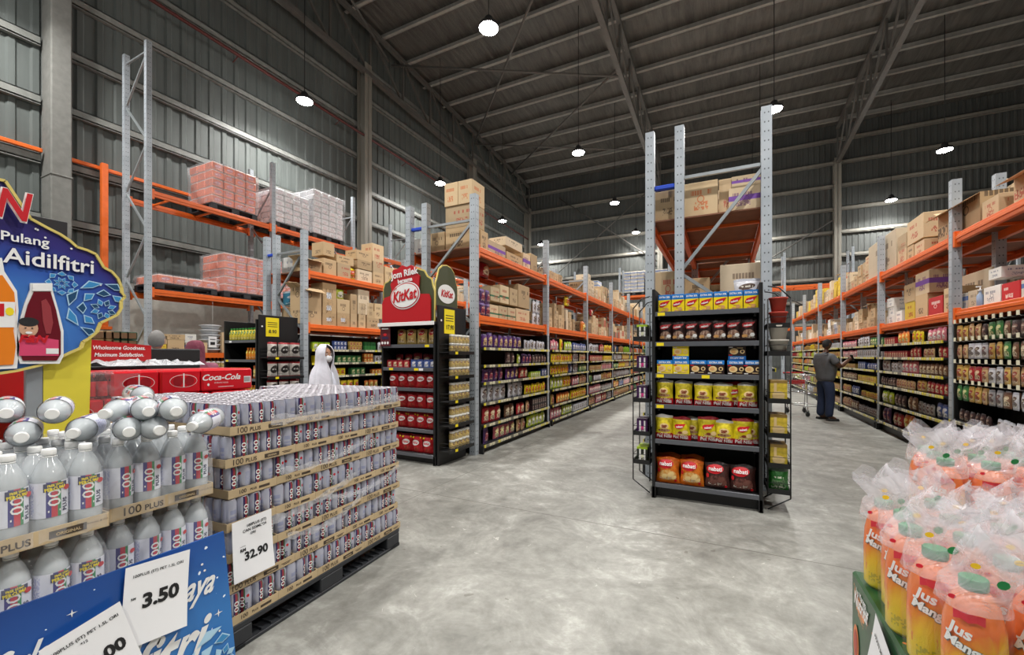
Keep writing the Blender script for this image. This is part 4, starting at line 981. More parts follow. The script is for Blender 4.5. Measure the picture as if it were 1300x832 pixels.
# ---------------- cartons on the racks ----------------
def cpx(frx,sgn,X,pa,pb,ytop,zb,style,label,kind='closed',d=.34,y=.06,oy=None,zt=None,rz=0,group=None):
    Ya,Yb=onx(pa,400,X)[0],onx(pb,400,X)[0]; Y=(Ya+Yb)/2; w=abs(Yb-Ya)-.01
    t=zt if zt else onx(pa,ytop,X)[1]
    fr=(X,0,PI/2) if sgn>0 else (X,0,-PI/2)
    return carton(fr,Y if sgn>0 else -Y,zb,w,d,max(.08,t-zb),y,style,label,group,kind,rz)
W=' behind the juice stand'
XC=-7.07
for a,b,yt,zb,st,kd,l in (
 (386,411,388,2.06,'dark','closed','long carton with brown tape, lower, near end of lower deck'),
 (412,430,396.5,2.06,'label','closed','white-labelled carton at the bottom of a stack of three'),
 (412,430,377.5,2.235,'label','closed','white-labelled carton in the middle of a stack of three'),
 (412,430,358,2.415,'label','closed','white-labelled carton on top of a stack of three'),
 (430.5,447,396.5,2.06,'label','closed','white-labelled carton at the bottom of a stack of two'),
 (430.5,447,379,2.235,'plain','closed','plain carton on top of two beside the label boxes'),
 (447.5,456,398,2.06,'plain','closed','narrow plain carton low in the middle of the lower deck'),
 (447.5,456,373,2.23,'dark','closed','narrow tall carton leaning high in the middle of the lower deck'),
 (457.5,467,399,2.06,'plain','closed','small plain carton, bottom of the three under the taped box'),
 (457.5,467,384,2.21,'plain','closed','small plain carton under the taped box'),
 (457,471.5,367,2.36,'white' if False else 'pale','closed','pale taped carton above the small plain ones'),
 (468,484,403,2.06,'dark','closed','black-printed carton, bottom row at the far end of the lower deck'),
 (468,484,394,2.18,'dark','closed','black-printed carton, second row at the far end of the lower deck'),
 (468,477,384,2.30,'plain','closed','little plain carton, upper row, far end of lower deck'),
 (478,488,385,2.30,'plain','closed','little plain carton next to the KitKat header')):
    cpx(0,1,XC,a,b,yt,zb,st,l+W,kd)
cpx(0,1,XC,386,411,364,2.34,'dark','open carton with raised flap, near end of lower deck'+W,'open')
for a,b,yt,zb,st,kd,l in (
 (389,411.5,327,3.08,'dark','open','large open carton with wide flaps, near end of top deck'),
 (413,430,327,3.08,'dark','closed','yellow-printed carton beside the large open one, top deck'),
 (413,427.5,306,3.46,'dark','closed','carton standing above the yellow-printed one on the top deck'),
 (431,448,333,3.08,'red','closed','carton with faint red print in the middle of the top deck'),
 (430,452,322,3.37,'dark','closed','low wide carton above the red-printed one on the top deck'),
 (456,475,341,3.08,'pale','closed','pale square carton, bottom of three on the top deck'),
 (456,475,328,3.36,'dark','closed','flat carton, middle of three on the top deck'),
 (455,475,316,3.55,'dark','closed','flat carton, top of three on the top deck'),
 (476,490,344,3.08,'plain','closed','carton, bottom of three by the header on the top deck'),
 (476,490,326,3.34,'red','closed','carton, middle of three by the header on the top deck'),
 (475,490,308,3.60,'red','closed','carton, top of three by the header on the top deck'),
 (491,503,338,3.08,'plain','closed','carton just left of the KitKat header on the top deck')):
    cpx(0,1,XC,a,b,yt,zb,st,l+W,kd)
frc=(-7.07,5.42,PI/2)
piles(frc,2.9,8.2,Z2T,.6,71,'top deck, rack behind the juice stand',['plain','dark','red','pale'],'cartons on the top deck behind the KitKat stand')
piles(frc,2.9,8.2,Z1T,.6,72,'lower deck, rack behind the juice stand',['plain','dark','label','pale'],'cartons on the lower deck behind the KitKat stand')
# bags in gaps
def softbag(loc,s,key,label,rz=0):
    m=MB(); pouch(m,.3*s,.28*s,.16*s,seed=int(s*50)+3); o=m.build('plastic_bag',PM[key],None,loc,rz); tag(o,label,'bag'); return o
softbag((-7.25,onx(451,400,-7.1)[0],3.082),1.0,'yellow','yellow and white plastic bag between cartons behind the juice stand',PI/2)
softbag((-7.25,onx(437,400,-7.1)[0],2.63),.8,'lime','green-tipped plastic bag on a carton behind the juice stand',PI/2)
# see-through blue package through the frame of that rack
m=MB(); m.box(-.4,.4,0,.3,0,.3,0,c=.03); o=m.build('wrapped_pack',m_pack('teal_pack',(60,140,170),(180,200,210),(200,210,220)),None,(-7.62,5.62,2.45)); tag(o,'blue wrapped pack seen through the end frame behind the juice stand','pack')
carton((-7.7,5.6,0),0,2.06,.6,.35,.36,0,'dark','dark-printed carton under the blue wrapped pack')
carton((-7.75,5.6,0),0,3.08,.5,.3,.34,0,'white','white carton seen through the end frame above the juice stand')
# left aisle rack, top deck
XA=-3.31; A=', rack behind the KitKat stand'
def ybox(cx,y,z,w,d,h,st,label,kind='closed',rz=0): return carton((cx,y,rz),0,z,w,d,h,0,st,label,None,kind)
ybox(-3.68,5.52,3.08,.50,.36,.36,'dark','lowest carton of the tall stack, near end of top deck'+A)
ybox(-3.68,5.52,3.442,.50,.36,.34,'red','middle carton of the tall stack, near end of top deck'+A)
ybox(-3.81,5.50,3.784,.25,.38,.36,'orange','left orange-printed carton on top of the tall stack'+A)
ybox(-3.555,5.50,3.784,.25,.38,.36,'orange','right orange-printed carton on top of the tall stack'+A,rz=.0)
ybox(-4.1,5.52,3.08,.30,.3,.33,'dark','carton left of the tall stack behind the blue spacer'+A)
ybox(-4.42,5.5,3.08,.22,.25,.27,'white','small white carton left of the blue spacer'+A)
for a,b,yt,zb,st,l in ((614.5,624,291,3.08,'dark','narrow carton beside the tall stack on the top deck'),
 (624,646,303,3.08,'purple','purple-banded carton on the top deck'),
 (647,667.5,318,3.08,'dark','round-printed carton under the plain one, top deck'),
 (646,667,299,3.36,'pale','plain pale carton stacked on the round-printed one'),
 (668,677,320,3.08,'purple','narrow purple-printed carton on the top deck'),
 (677.5,685.5,321,3.08,'plain','narrow plain carton ending the first bay, top deck')):
    cpx(0,1,XA,a,b,yt,zb,st,l+A)
fra=(XA,LY0,PI/2)
for a,b,yt,st,l in ((693,701,339,'yellow' if False else 'pale','first of the four cartons past the second post, top deck'),(701.5,707,343,'plain','second of the four cartons past the second post, top deck'),(707.5,712,346,'plain','third of the four cartons past the second post, top deck'),(712.5,717,348,'dark','fourth of the four cartons past the second post, top deck')):
    cpx(0,1,XA,a,b,yt,3.08,st,l+A)
piles(fra,BAY*2+.05,BAY*6-.05,Z2T,.78,17,'top deck, rack behind the KitKat stand',['plain','pale','dark','pale','red'],'cartons on the top deck, rack behind the KitKat stand',wr=(.2,.34),hr=(.24,.42))
# lower deck, first bay
for a,b,yt,zb,st,l in ((626,637,386,2.06,'green','green-banded carton, first in the bottom row, lower deck'),
 (637.5,648,388,2.06,'green','green-banded carton, second in the bottom row, lower deck'),
 (648.5,658.5,390,2.06,'green','green-banded carton, third in the bottom row, lower deck'),
 (659,676,391,2.06,'red','red-printed carton, fourth in the bottom row, lower deck'),
 (627,638.5,363,2.345,'green','green-banded carton stacked at the left of the lower deck'),
 (639,650,361,2.345,'green','tall green-banded carton stacked second on the lower deck'),
 (651,661,365,2.345,'plain','narrow carton stacked third on the lower deck'),
 (661.5,676,360,2.345,'dark','tall black-printed carton ending the stacked row, lower deck'),):
    cpx(0,1,XA,a,b,yt,zb,st,l+A)
fill((XA+.0,LY0,PI/2),2.06,.06,.66,'Pviolet','dark violet snack pouch piled, near end of lower deck'+A,'violet pouches on the lower deck',y=.02,scale=1.0,stack=2)
fill((XA+.0,LY0,PI/2),2.06,2.25,2.72,'Swhite','white snack pouch beside the second post on the lower deck'+A,'white pouches on the lower deck',y=.02,scale=1.4,stack=2)
softbag((XA-.2,onx(628,380,XA)[0],2.72),.9,'red','red plastic bag lying on the green-banded cartons'+A,PI/2)
piles(fra,BAY+.05,BAY*2-.5,Z1T,.68,23,'second-bay lower deck, rack behind the KitKat stand',['plain','dark','pale'],'cartons on the lower deck, second bay, left aisle rack',wr=(.14,.24),hr=(.2,.34))
softbag((XA-.15,LY0+BAY*1.62,2.66),.9,'yellow','yellow plastic bag high on the cartons of the second bay'+A,PI/2)
softbag((XA+.0,LY0+BAY*2-.25,2.062),1.0,'orange','orange plastic bag beside the third post on the lower deck'+A,PI/2)
piles(fra,BAY*2+.1,BAY*6-.05,Z1T,.66,31,'far lower deck, rack behind the KitKat stand',['plain','dark','pale','red'],'cartons on the lower deck, far bays, left aisle rack',wr=(.2,.36),hr=(.18,.34))
softbag((XA-.02,LY0+BAY*2+.62,2.55),.7,'red','red net bag hanging among the cartons past the third post'+A,PI/2)
# island cartons, seen through the end frame
I=', rack behind the wafer stand'
ybox(-.64,5.42,3.08,.27,.4,.36,'dark','carton with faint print left of the middle post, top deck'+I)
ybox(-.25,5.42,3.08,.36,.4,.40,'orange','carton with brown arcs right of the middle post, top deck'+I)
ybox(.03,5.46,3.08,.18,.4,.40,'red','narrow carton in the middle of the top deck'+I)
ybox(.21,5.40,3.08,.34,.45,.26,'purple','purple-banded carton at the right of the top deck'+I)
ybox(.22,5.44,3.342,.30,.4,.14,'purple','purple-printed carton on top of the banded one'+I)
ybox(-.02,5.98,3.08,.34,.4,.46,'pale','pale carton set behind the narrow one, top deck'+I)
ybox(-.62,5.5,2.06,.30,.4,.42,'red','red-stamped carton at the left of the lower deck'+I)
ybox(-.30,5.6,2.06,.28,.4,.33,'dark','carton just right of the middle post, lower deck'+I)
ybox(-.14,5.9,2.06,.2,.4,.28,'plain','plain carton further back on the lower deck'+I)
ybox(.16,5.6,2.06,.42,.45,.46,'pale','large pale carton at the right of the lower deck'+I,'closed')
softbag((.22,5.42,2.06),.9,'white','white plastic wrap in front of the large pale carton'+I)
fri=(.40,5.32,PI/2)
piles(fri,.9,8,Z2T,.5,5,'top deck, rack behind the wafer stand',['plain','pale'],'cartons far back on the top deck behind the wafer stand',maxn=2)
piles(fri,1.2,8,Z1T,.6,6,'lower deck, rack behind the wafer stand',['plain','dark'],'cartons far back on the lower deck behind the wafer stand',maxn=2)
# right row
XR1=2.80; RR=', rack by the grey-shirted shopper'
for a,b,yt,zb,st,kd,l in ((1277,1318,229,3.08,'red','open','big open carton with red print, near end of top deck'),
 (1238,1259,259,3.08,'red','closed','small red-printed carton under the flap of the big one'),
 (1209,1236,262,3.08,'dark','open','open carton with dark inside just right of the post'),
 (1184,1208,276,3.08,'dark','open','open carton with a long white flap left of the post'),
 (1146,1154,315,3.08,'dark','closed','bottom carton of the stack with red bands, nearer column'),
 (1155,1167,311,3.08,'red','closed','bottom carton of the stack with red bands, right column'),
 (1146,1166,285,3.36,'red','closed','top carton of the stack with red bands'),
 (1134,1145,315,3.08,'red','closed','lower carton left of the red-banded stack'),
 (1134,1145,303,3.36,'red','closed','upper carton left of the red-banded stack')):
    cpx(0,-1,XR1,a,b,yt,zb,st,l+RR,kd,d=.38)
ybox(XR1+.64,onx(1300,300,XR1)[0],3.08,.42,.80,.56,'pale','tall pale carton behind the small one, top deck'+RR,rz=0)
ybox(XR1+.60,onx(1186,300,XR1)[0],3.08,.42,.7,.50,'red','pale carton with red print behind the white-flapped one, top deck'+RR)
frr=(XR1,RYS[-1],-PI/2)
def lr(y): return RYS[-1]-y
cpx(0,-1,XR1,1098,1132,316,3.08,'pale','large pale open-fronted carton by the third post, top deck'+RR,d=.45)
piles(frr,.05,lr(onx(1097,400,XR1)[0])-.03,Z2T,.72,41,'top deck, rack by the grey-shirted shopper',['plain','pale','red','yellow','dark'],'cartons on the top deck, rack by the grey-shirted shopper',wr=(.24,.4),hr=(.2,.34),depth=.4)
for a,b,yt,zb,st,kd,l in ((1286,1312,357,2.06,'blueband','closed','dark blue carton, near end of lower deck'),
 (1262,1285,362,2.06,'redbox','closed','red printed carton on the lower deck'),
 (1240,1261,367,2.06,'white','closed','white labelled carton on the lower deck'),
 (1246,1262,344,2.36,'white','closed','upper white carton on the lower deck'),
 (1221,1233,371,2.06,'pale','closed','pale carton next to the pump bottle'),
 (1213,1220.5,374,2.06,'blueband','closed','small blue and white carton beside the second post'),
 (1191,1205,368,2.06,'plain','closed','tall tan carton left of the second post'),
 (1172,1190,380,2.06,'redbox','closed','red carton low on the lower deck'),
 (1156,1171,376,2.06,'dark','closed','carton under the purple one'),
 (1143,1155.5,385,2.06,'yellow','closed','yellow carton on the lower deck'),
 (1142,1156,364,2.36,'dark','closed','tall tan carton stacked on the yellow one')):
    cpx(0,-1,XR1,a,b,yt,zb,st,l+RR,kd,d=.3)
ybox(XR1+.55,onx(1216,400,XR1)[0],2.06,.45,.9,.56,'pale','wide tan carton behind the small white ones, lower deck'+RR)
cpx(0,-1,XR1,1156,1173,350,2.44,'purple','purple carton with a window, high on the lower deck'+RR,d=.3)
m=MB(); m.lathe([(.03,0),(.034,.01),(.034,.14),(.015,.17),(.012,.20),(.02,.205),(.02,.215),(.006,.22),(.006,.25)],14,ms=[0,0,0,0,1,1,1,1]); m.box(-.04,.01,-.008,.008,.245,.262,1,c=.003)
o=m.build('pump_bottle',[flat((150,170,200),.3),M_WHITE],None,(XR1+.06,onx(1236,400,XR1)[0],2.062)); tag(o,'clear pump bottle standing between cartons on the right aisle rack','bottle')
piles(frr,.05,lr(onx(1141,400,XR1)[0])-.02,Z1T,.58,43,'lower deck, rack by the grey-shirted shopper',['plain','pale','dark','white','pale'],'cartons on the lower deck, rack by the grey-shirted shopper',wr=(.2,.36),hr=(.16,.28),depth=.36)
# ---------------- pallets and wrapped loads ----------------
def pallet_mesh(L=1.2,D=1.0,h=.15):
    m=MB(); m.box(0,L,0,D,h-.03,h,c=.004); m.box(0,L,0,.09,0,.02,c=.003); m.box(0,L,D-.09,D,0,.02,c=.003); m.box(0,L,D/2-.05,D/2+.05,0,.02)
    for x in (0,L/2-.09,L-.14):
        wx=.14 if x!=L/2-.09 else .18
        for y in (0,D/2-.06,D-.12): m.box(x,x+wx,y,y+.12,.02,h-.03,c=.006)
    for x in (0,L-.1): m.box(x,x+.1,0,D,0,.02)
    return m
M_OPACK=m_pack('orange_wrapped_pack',(236,118,74),(240,204,196),(214,130,140),blobpos=(.5,.5,.3,.22),ink=(250,240,240))
M_WPACK=m_pack('white_wrapped_pack',(240,239,242),(240,240,244),(236,228,232),blobpos=(.5,.5,.3,.2),ink=(190,80,80))
M_BPACK=CARD['blueband']
M_FILM=clear((242,242,246),.20,.12,'stretch_film',crinkle=.02,scale=6)
def load(label,loc,rz,cols,rows_d,tiers,pw,pd,ph,mat,pal=True,jit=.01,film=True,seed=1,L=1.15,skip=None):
    t=thing('wrapped_pallet_load',label,'pallet load',loc,rz); R=random.Random(seed)
    if pal: pallet_mesh(L,1.0).build('pallet',M_PALLET,t)
    z0=.155 if pal else 0; pk=None
    for q in range(tiers):
        for i in range(cols):
            for j in range(rows_d):
                if 0<i<cols-1 and 0<j<rows_d-1 and q<tiers-1: continue
                if skip and skip(i,j,q): continue
                x=.02+pw*i+R.uniform(-jit,jit); y=.02+pd*j+R.uniform(-jit,jit); z=z0+q*ph
                if pk is None:
                    m=MB(); m.box(.004,pw-.004,.004,pd-.004,.0,ph-.004,c=.018); pk=m.build('wrapped_pack',mat,t); o=pk
                else: o=pk.copy(); COL.objects.link(o); o.parent=t
                o.location=(x,y,z); o.rotation_euler=(0,0,R.uniform(-.03,.03))
    if film:
        m=MB(); W,D,Hh=pw*cols+.04,pd*rows_d+.04,ph*tiers; n=14; vs=[]
        per=[(0,0)]*0
        ring=[(W*i/n-.0,0) for i in range(n)]+[(W,D*i/n) for i in range(n)]+[(W-W*i/n,D) for i in range(n)]+[(0,D-D*i/n) for i in range(n)]
        K=6
        for k in range(K+1):
            for (x,y) in ring: vs.append((x-.0+R.uniform(-.012,.012)+(.02 if x>W/2 else -.01),y+R.uniform(-.012,.012)+(.02 if y>D/2 else -.012),z0+Hh*k/K+(.01 if k==K else 0)))
        N=len(ring); m.add(vs,[(k*N+i,k*N+(i+1)%N,(k+1)*N+(i+1)%N,(k+1)*N+i) for k in range(K) for i in range(N)],0,True)
        m.build('stretch_film',M_FILM,t)
    return t
P2=PI/2
def yw(px): return onx(px,300,WX)[0]
load('orange wrapped pallet load on the top beams of the tall wall rack',(WX-.05,yw(270),4.98),P2,4,3,5,.27,.32,.20,M_OPACK,seed=3,L=1.12)
load('low orange wrapped pallet load with only one layer on the lower beams',(WX-.05,yw(201),2.89),P2,4,3,1,.30,.32,.19,M_OPACK,seed=4,L=1.22)
load('tall orange wrapped pallet load on the lower beams of the tall wall rack',(WX-.05,yw(286),2.89),P2,4,3,5,.28,.32,.19,M_OPACK,seed=5,L=1.14)
load('shorter white wrapped pallet load on the top beams of the tall wall rack',(WX-.05,yw(351),4.98),P2,4,3,6,.265,.32,.155,M_WPACK,seed=6,L=1.08)
load('tallest white wrapped pallet load on the top beams of the tall wall rack',(WX-.05,yw(399),4.98),P2,4,3,8,.28,.32,.165,M_WPACK,seed=7,L=1.14)
load('white wrapped pallet load behind the posts on the lower beams of the tall wall rack',(WX-.05,yw(352),2.89),P2,4,3,6,.29,.32,.17,M_OPACK,seed=16,L=1.2)
for i,px in enumerate((-5.3,-4.05,-2.55,-1.3)):
    load('carton pallet load with blue bands against the back wall, %s from the left'%ORD[i],(px,25.25,4.98),0,3,2,6,.38,.45,.20,M_BPACK,film=False,seed=20+i,L=1.16)
load('carton pallet load with blue bands at the far left of the back wall rack',(-8.0,25.25,4.98),0,3,2,4,.38,.45,.22,M_BPACK,film=False,seed=30,L=1.16)
# boxes and trays on the low beam of the wall rack, beyond the shoppers
Z0=1.52
t=thing('low_rack_shelf','orange shelf beam with boxes and foam trays under the wrapped pallets','shelf',(WX+.02,4.66,0),P2)
m=MB(); m.box(0,2.62,-.03,.02,Z0-.12,Z0,c=.006); m.build('beam',M_ORANGE,t); m=MB(); m.box(0,2.62,.02,.8,Z0-.03,Z0-.002,c=.003); m.build('deck_board',M_DECK,t)
for z in (1.17,.85,.5,.15):
    m=MB(); m.box(0,2.62,.0,.6,z-.03,z); m.box(0,2.62,-.012,0,z-.04,z+.005,1); m.build('shelf',[M_BLACKM,M_STRIP],t)
m=MB(); m.box(0,2.62,.6,.63,0,1.45); m.build('back_panel',M_BLACKM,t)
frw=(WX+.02,4.66,P2)
def wl(px): return onx(px,400,WX)[0]-4.66
for a,b,h,z,st,l in ((213,235,.28,0,'dark','brown carton with a yellow dot'),(236,249,.22,0,'blueband','dark boxed pack'),(235,250,.20,.225,'white','white and blue box stacked on a dark pack'),(252,264,.24,0,'plain','tan carton left of the foam trays'),(282,294,.50,0,'red','tall brown carton right of the foam trays'),(200,212,.18,0,'yellow','yellow box at the left end'),(202,213,.18,.185,'dark','flat brown box at the left end'),(208,236,.12,.285,'dark','long flat brown carton laid across two boxes')):
    carton(frw,wl((a+b)/2),Z0+z,abs(wl(b)-wl(a))-.01,.4,h,.03,st,l+', low orange shelf behind the shoppers')
m=MB(); m.lathe([(.16,0),(.20,.07),(.225,.075),(.225,.085),(.18,.10),(.10,.11),(.0,.112)],24)
tr=m.build('foam_tray',flat((206,208,212),.4,0,'foam_silver')); tr.location=(0,-500,0); tag(tr,'tray','tray')
for k in range(6): place(tr,(WX-.22,wl(273)+4.66+.01*(k%2),Z0+.001+.115*k),0,'silver round lidded tray, %s in the stack on the low orange shelf'%(['lowest','second up','third up','fourth up','fifth up','topmost'][k]),'silver trays on the low orange shelf',(1,1,1))
fill(frw,1.17,.05,2.55,'jar','small white-lidded jar on the lit shelf behind the shoppers','jars on the shelf behind the shoppers',rows=1,jit=0,scale=1.25,y=.03)
fill(frw,1.17,.05,2.55,'jO','orange bottle on the lit shelf behind the shoppers','orange bottles on the shelf behind the shoppers',rows=1,jit=0,scale=1.2,y=.16)
fill(frw,.85,.05,2.5,'Bwhite','white printed box on the second shelf behind the shoppers','white boxes behind the shoppers',y=.04)
t=thing('hanging_sign','white hanging price sign above the shelf behind the shoppers','sign',(WX-.0,onx(270,430,WX)[0],1.78),P2); m=MB(); m.box(-.09,.09,0,.006,-.13,.13,c=.001); m.box(-.06,.06,-.003,0,.05,.07,1); m.box(-.05,.05,-.003,0,-.07,.0,1); m.build('card',[M_PAPER,M_INK],t); m=MB(); m.tube([(0,.003,.13),(0,.003,.97)],.003,4); m.build('cord',M_WHITE,t)
# ---------------- foreground: can trays on the black pallet ----------------
P0=Vector((-2.135,1.235)); P1=Vector((-2.23,2.53)); LF=(P1-P0).length
SRZ=math.atan2(P1.y-P0.y,P1.x-P0.x)      # local x runs away from the camera, fronts face local -y (=+x world)
FS=(P0.x,P0.y,SRZ)
def fw(fr,x,y): c,s=math.cos(fr[2]),math.sin(fr[2]); return (fr[0]+x*c-y*s,fr[1]+x*s+y*c)
def m_can():
    g=G('can_print'); x,y,z=g.coord('Object')
    a=S(g.nt,g.nt.nodes.new('ShaderNodeMath').outputs[0]); n=a.o.node; n.operation='ARCTAN2'; g.nt.links.new(x.o,n.inputs[0]); g.nt.links.new((y*-1.0).o,n.inputs[1])
    c=g.mix(a.btw(-.55,-.28),srgb(184,186,202),srgb(58,54,104)); c=g.mix(a.btw(-.28,.10),c,srgb(158,62,74)); c=g.mix(a.btw(.10,.30),c,srgb(66,116,80))
    c=g.mix(((a-.72)*(a-.72)*.0011+(z-.105)*(z-.105)).lt(.00006),c,srgb(200,40,50))
    t=g.white((a*22.0).fl(),(z*260.0).fl(),1.0).gt(.5)*a.btw(1.5,2.6)*z.btw(.03,.11); c=g.mix(t*.6,c,srgb(150,160,200))
    t2=a.btw(-2.6,-1.6)*z.btw(.03,.1)*g.white((z*200.0).fl(),3.0,1.0).gt(.4); c=g.mix(t2*.5,c,srgb(130,140,190))
    g.col(c).rough(.28).metal(.35); return g.m
M_CAN=m_can(); M_ALU=flat((150,146,152),.38,.3,'can_lid'); M_NAVY=flat((44,46,84),.5,0,'navy_print')
def bend(r): return lambda a,b:(r*math.sin(a/r),-r*math.cos(a/r),b)
R_=.0318
m=MB(); m.lathe([(.024,0),(R_,.008),(R_,.128),(.027,.143),(.0275,.147),(.025,.147),(.024,.143)],18,ms=[0,0,0,1,1,1]); 
m.text('100',.032,.0075,0,.024,2,fn=bend(R_+.0006),rot=PI/2,bold=.0002,align='LEFT',sx=1.75,res=2); m.text('PLUS',.018,.0215,0,.034,3,fn=bend(R_+.0006),rot=PI/2,bold=.0006,align='LEFT',res=1)
CAN=m.build('drink_can',[M_CAN,M_ALU,M_WHITE,M_NAVY]); CAN.location=(0,-500,0)
M_TRAY=flat((188,166,130),.75,0,'tray_cardboard',.08); M_TPR=flat((70,58,46),.7,0,'tray_print')
_tr={}
def tray_mesh(w,d):
    k=(w,d)
    if k in _tr: return _tr[k]
    m=MB(); h=.042; t=.003
    for (a,b,c_,e) in ((0,w,0,t),(0,w,d-t,d),(0,t,t,d-t),(w-t,w,t,d-t)): m.box(a,b,c_,e,0,h)
    m.box(0,w,0,d,-.001,.002)
    if w>.3:
        m.text('100',.040,.03,-.001,.007,1,bold=.0004,align='LEFT'); m.text('PLUS',.028,.100,-.001,.0085,1,bold=.0006,align='LEFT'); m.box(.205,.29,-.0015,0,.007,.028,1); m.text('ORIGINAL',.012,.2475,-.003,.013,0,bold=.0004); m.box(.31,.37,-.0012,0,.018,.021,1); m.box(.32,.36,-.0012,0,.011,.014,1)
    else:
        m.text('100',.028,.05,-.001,.012,1,bold=.0004,align='LEFT'); m.text('PLUS',.016,.112,-.001,.014,1,bold=.0004,align='LEFT'); m.box(.16,.22,-.0015,0,.012,.024,1)
    for v in ((d,1),): pass
    _tr[k]=m; return m
TH=.1545; PZ=.135
tray_objs={}
def can_tray(x,y,z,w,d,label,group,vis):
    """vis(i,j)-> build this can"""
    p=fw(FS,x,y); t=thing('can_tray',label,'drinks tray',(p[0],p[1],z),SRZ,group)
    if (w,d) not in tray_objs: o=tray_mesh(w,d).build('tray',[M_TRAY,M_TPR],t); tray_objs[(w,d)]=o
    else: o=tray_objs[(w,d)].copy(); COL.objects.link(o); o.parent=t
    nx=6 if w>.3 else 4; ny=4 if w>.3 else 6; R=random.Random(int(x*100+z*1000+y*7))
    for i in range(nx):
        for j in range(ny):
            if not vis(i,j,nx,ny): continue
            c=CAN.copy(); COL.objects.link(c); c.parent=t; c.location=(.004+(w-.008)*(i+.5)/nx,.004+(d-.008)*(j+.5)/ny,.003); c.rotation_euler=(0,0,R.choice([-.5,0,.3,-.9,1.6,-1.9,2.3,.1,-.2,.6,-.4])+R.uniform(-.2,.2))
    return t
Lw,Sw=.395,.2625
pats=['LSSL','LSSL','SSLL','SSSSS','SSLL','LLSS','SSLL']
tn=['top','second','third','fourth','fifth','sixth','bottom']
for q,pat in enumerate(pats):
    z=PZ+(6-q)*TH; x=LF-sum(Lw if c=='L' else Sw for c in pat)+(-.01 if q%2 else .008); first=True
    for k,c in enumerate(pat):
        w,d=(Lw,Sw) if c=='L' else (Sw,Lw); y0=.006*((q*7+k*3)%3)
        f=(lambda i,j,nx,ny: j==0 or q==0) if k else (lambda i,j,nx,ny: j==0 or i==0 or q==0)
        can_tray(x,y0,z,w,d,'front tray of silver drink cans, %s from the near corner, %s layer'%(ORD[k],tn[q]),None,f)
        if q==0 or k==0:
            y=y0+d+.003; r=1
            while y+.2<1.06:
                dd=d if y+d<1.08 else Sw
                if dd!=d and c=='S': dd=Sw
                ww=w
                if q and r>3: break
                if dd!=d: break
                can_tray(x,y,z,ww,dd,'inner tray of drink cans, %s row back, %s from the near end, %s layer'%(ORD[r],ORD[k],tn[q]),None,(lambda i,j,nx,ny: True) if q==0 else (lambda i,j,nx,ny:i==0)); y+=dd+.003; r+=1
        x+=w+.001
p=pallet_mesh(1.33,1.08,.132)
for k in range(9): p.box(.14+.05*0+k*.055,.148+k*.055,.01,.09,.02,.034); p.box(.72+k*.055,.728+k*.055,.01,.09,.02,.034)
pl=p.build('pallet',M_PALLET,None,(*fw(FS,LF-1.33,0.0),0),SRZ); tag(pl,'black plastic pallet under the stack of can trays','pallet')
# stretch film strands on the front
g=clear((240,240,244),.28,.15,'stretch_film_band',crinkle=.01,scale=14)
def film_band(pts,wd,label):
    m=MB(); vs=[]; n=len(pts)
    R=random.Random(len(label))
    for i,(x,z) in enumerate(pts):
        for k in range(4): vs.append((x,-.010-.006*abs(math.sin(i*1.7+k*2)),z+wd*(k/3-.5)*(1+.4*math.sin(i*2.1))))
    m.add(vs,[(i*4+k,(i+1)*4+k,(i+1)*4+k+1,i*4+k+1) for i in range(n-1) for k in range(3)],0,True)
    o=m.build('stretch_film',g,None,(FS[0],FS[1],0),SRZ); tag(o,label,'film')
def sag(x0,x1,z0,z1,dp,n=14): return [(x0+(x1-x0)*i/n,z0+(z1-z0)*i/n-dp*math.sin(PI*i/n)) for i in range(n+1)]
film_band(sag(.25,.98,.83,.90,.05),.035,'wrinkled clear film sagging across the third layer of can trays')
film_band(sag(.0,.82,.60,.67,.05),.04,'wrinkled clear film across the fourth layer of can trays')
film_band(sag(.55,1.28,.60,.62,.07),.03,'clear film strand across the right of the fourth and fifth layers')
film_band(sag(.3,.9,.46,.52,.06),.035,'clear film strand beside the white price paper')
film_band(sag(.2,1.28,1.11,1.13,.02),.05,'clear film along the tray fronts of the top layer')
# price papers
def paper(loc,rz,label,lines,tilt=0,w=.21,h=.297,curl=.02,lean=0):
    t=thing('price_paper',label,'price sign',loc,rz); m=MB(); n=8; vs=[]
    for j in range(n+1):
        for i in range(n+1): 
            u,v=i/n,j/n; vs.append((w*(u-.5),-curl*((1-v)**2)*(.4+.6*u)-.004,-h*(1-v)))
    R=Matrix.Rotation(tilt,4,'Y')
    m.add(vs,[(j*(n+1)+i,j*(n+1)+i+1,(j+1)*(n+1)+i+1,(j+1)*(n+1)+i) for j in range(n) for i in range(n)],0,True,R)
    m.build('sheet',M_PAPER,t)
    f=lambda a,b:(a,-curl*((-b/h)**2)*(.4+.6*(a/w+.5))-.006,b)
    m=MB()
    for (tx,sz,x,z,b) in lines: m.text(tx,sz,x,0,z,0,fn=f,bold=b,T=R)
    m.build('printing',M_INK,t); return t
q=fw(FS,.095,-.012)
paper((q[0],q[1],.645),SRZ,'white paper sheet priced RM 32.90 taped to the front of the can trays',[('100PLUS (ST)',.019,.02,-.045,.0004),('CAN 325ML*24',.019,.01,-.067,.0004),('ORI',.017,.0,-.088,.0003),('NORMAL',.007,-.055,-.135,.0),('RM',.021,-.055,-.158,.0008),('32.90',.056,.012,-.205,.0022)],tilt=-.02)
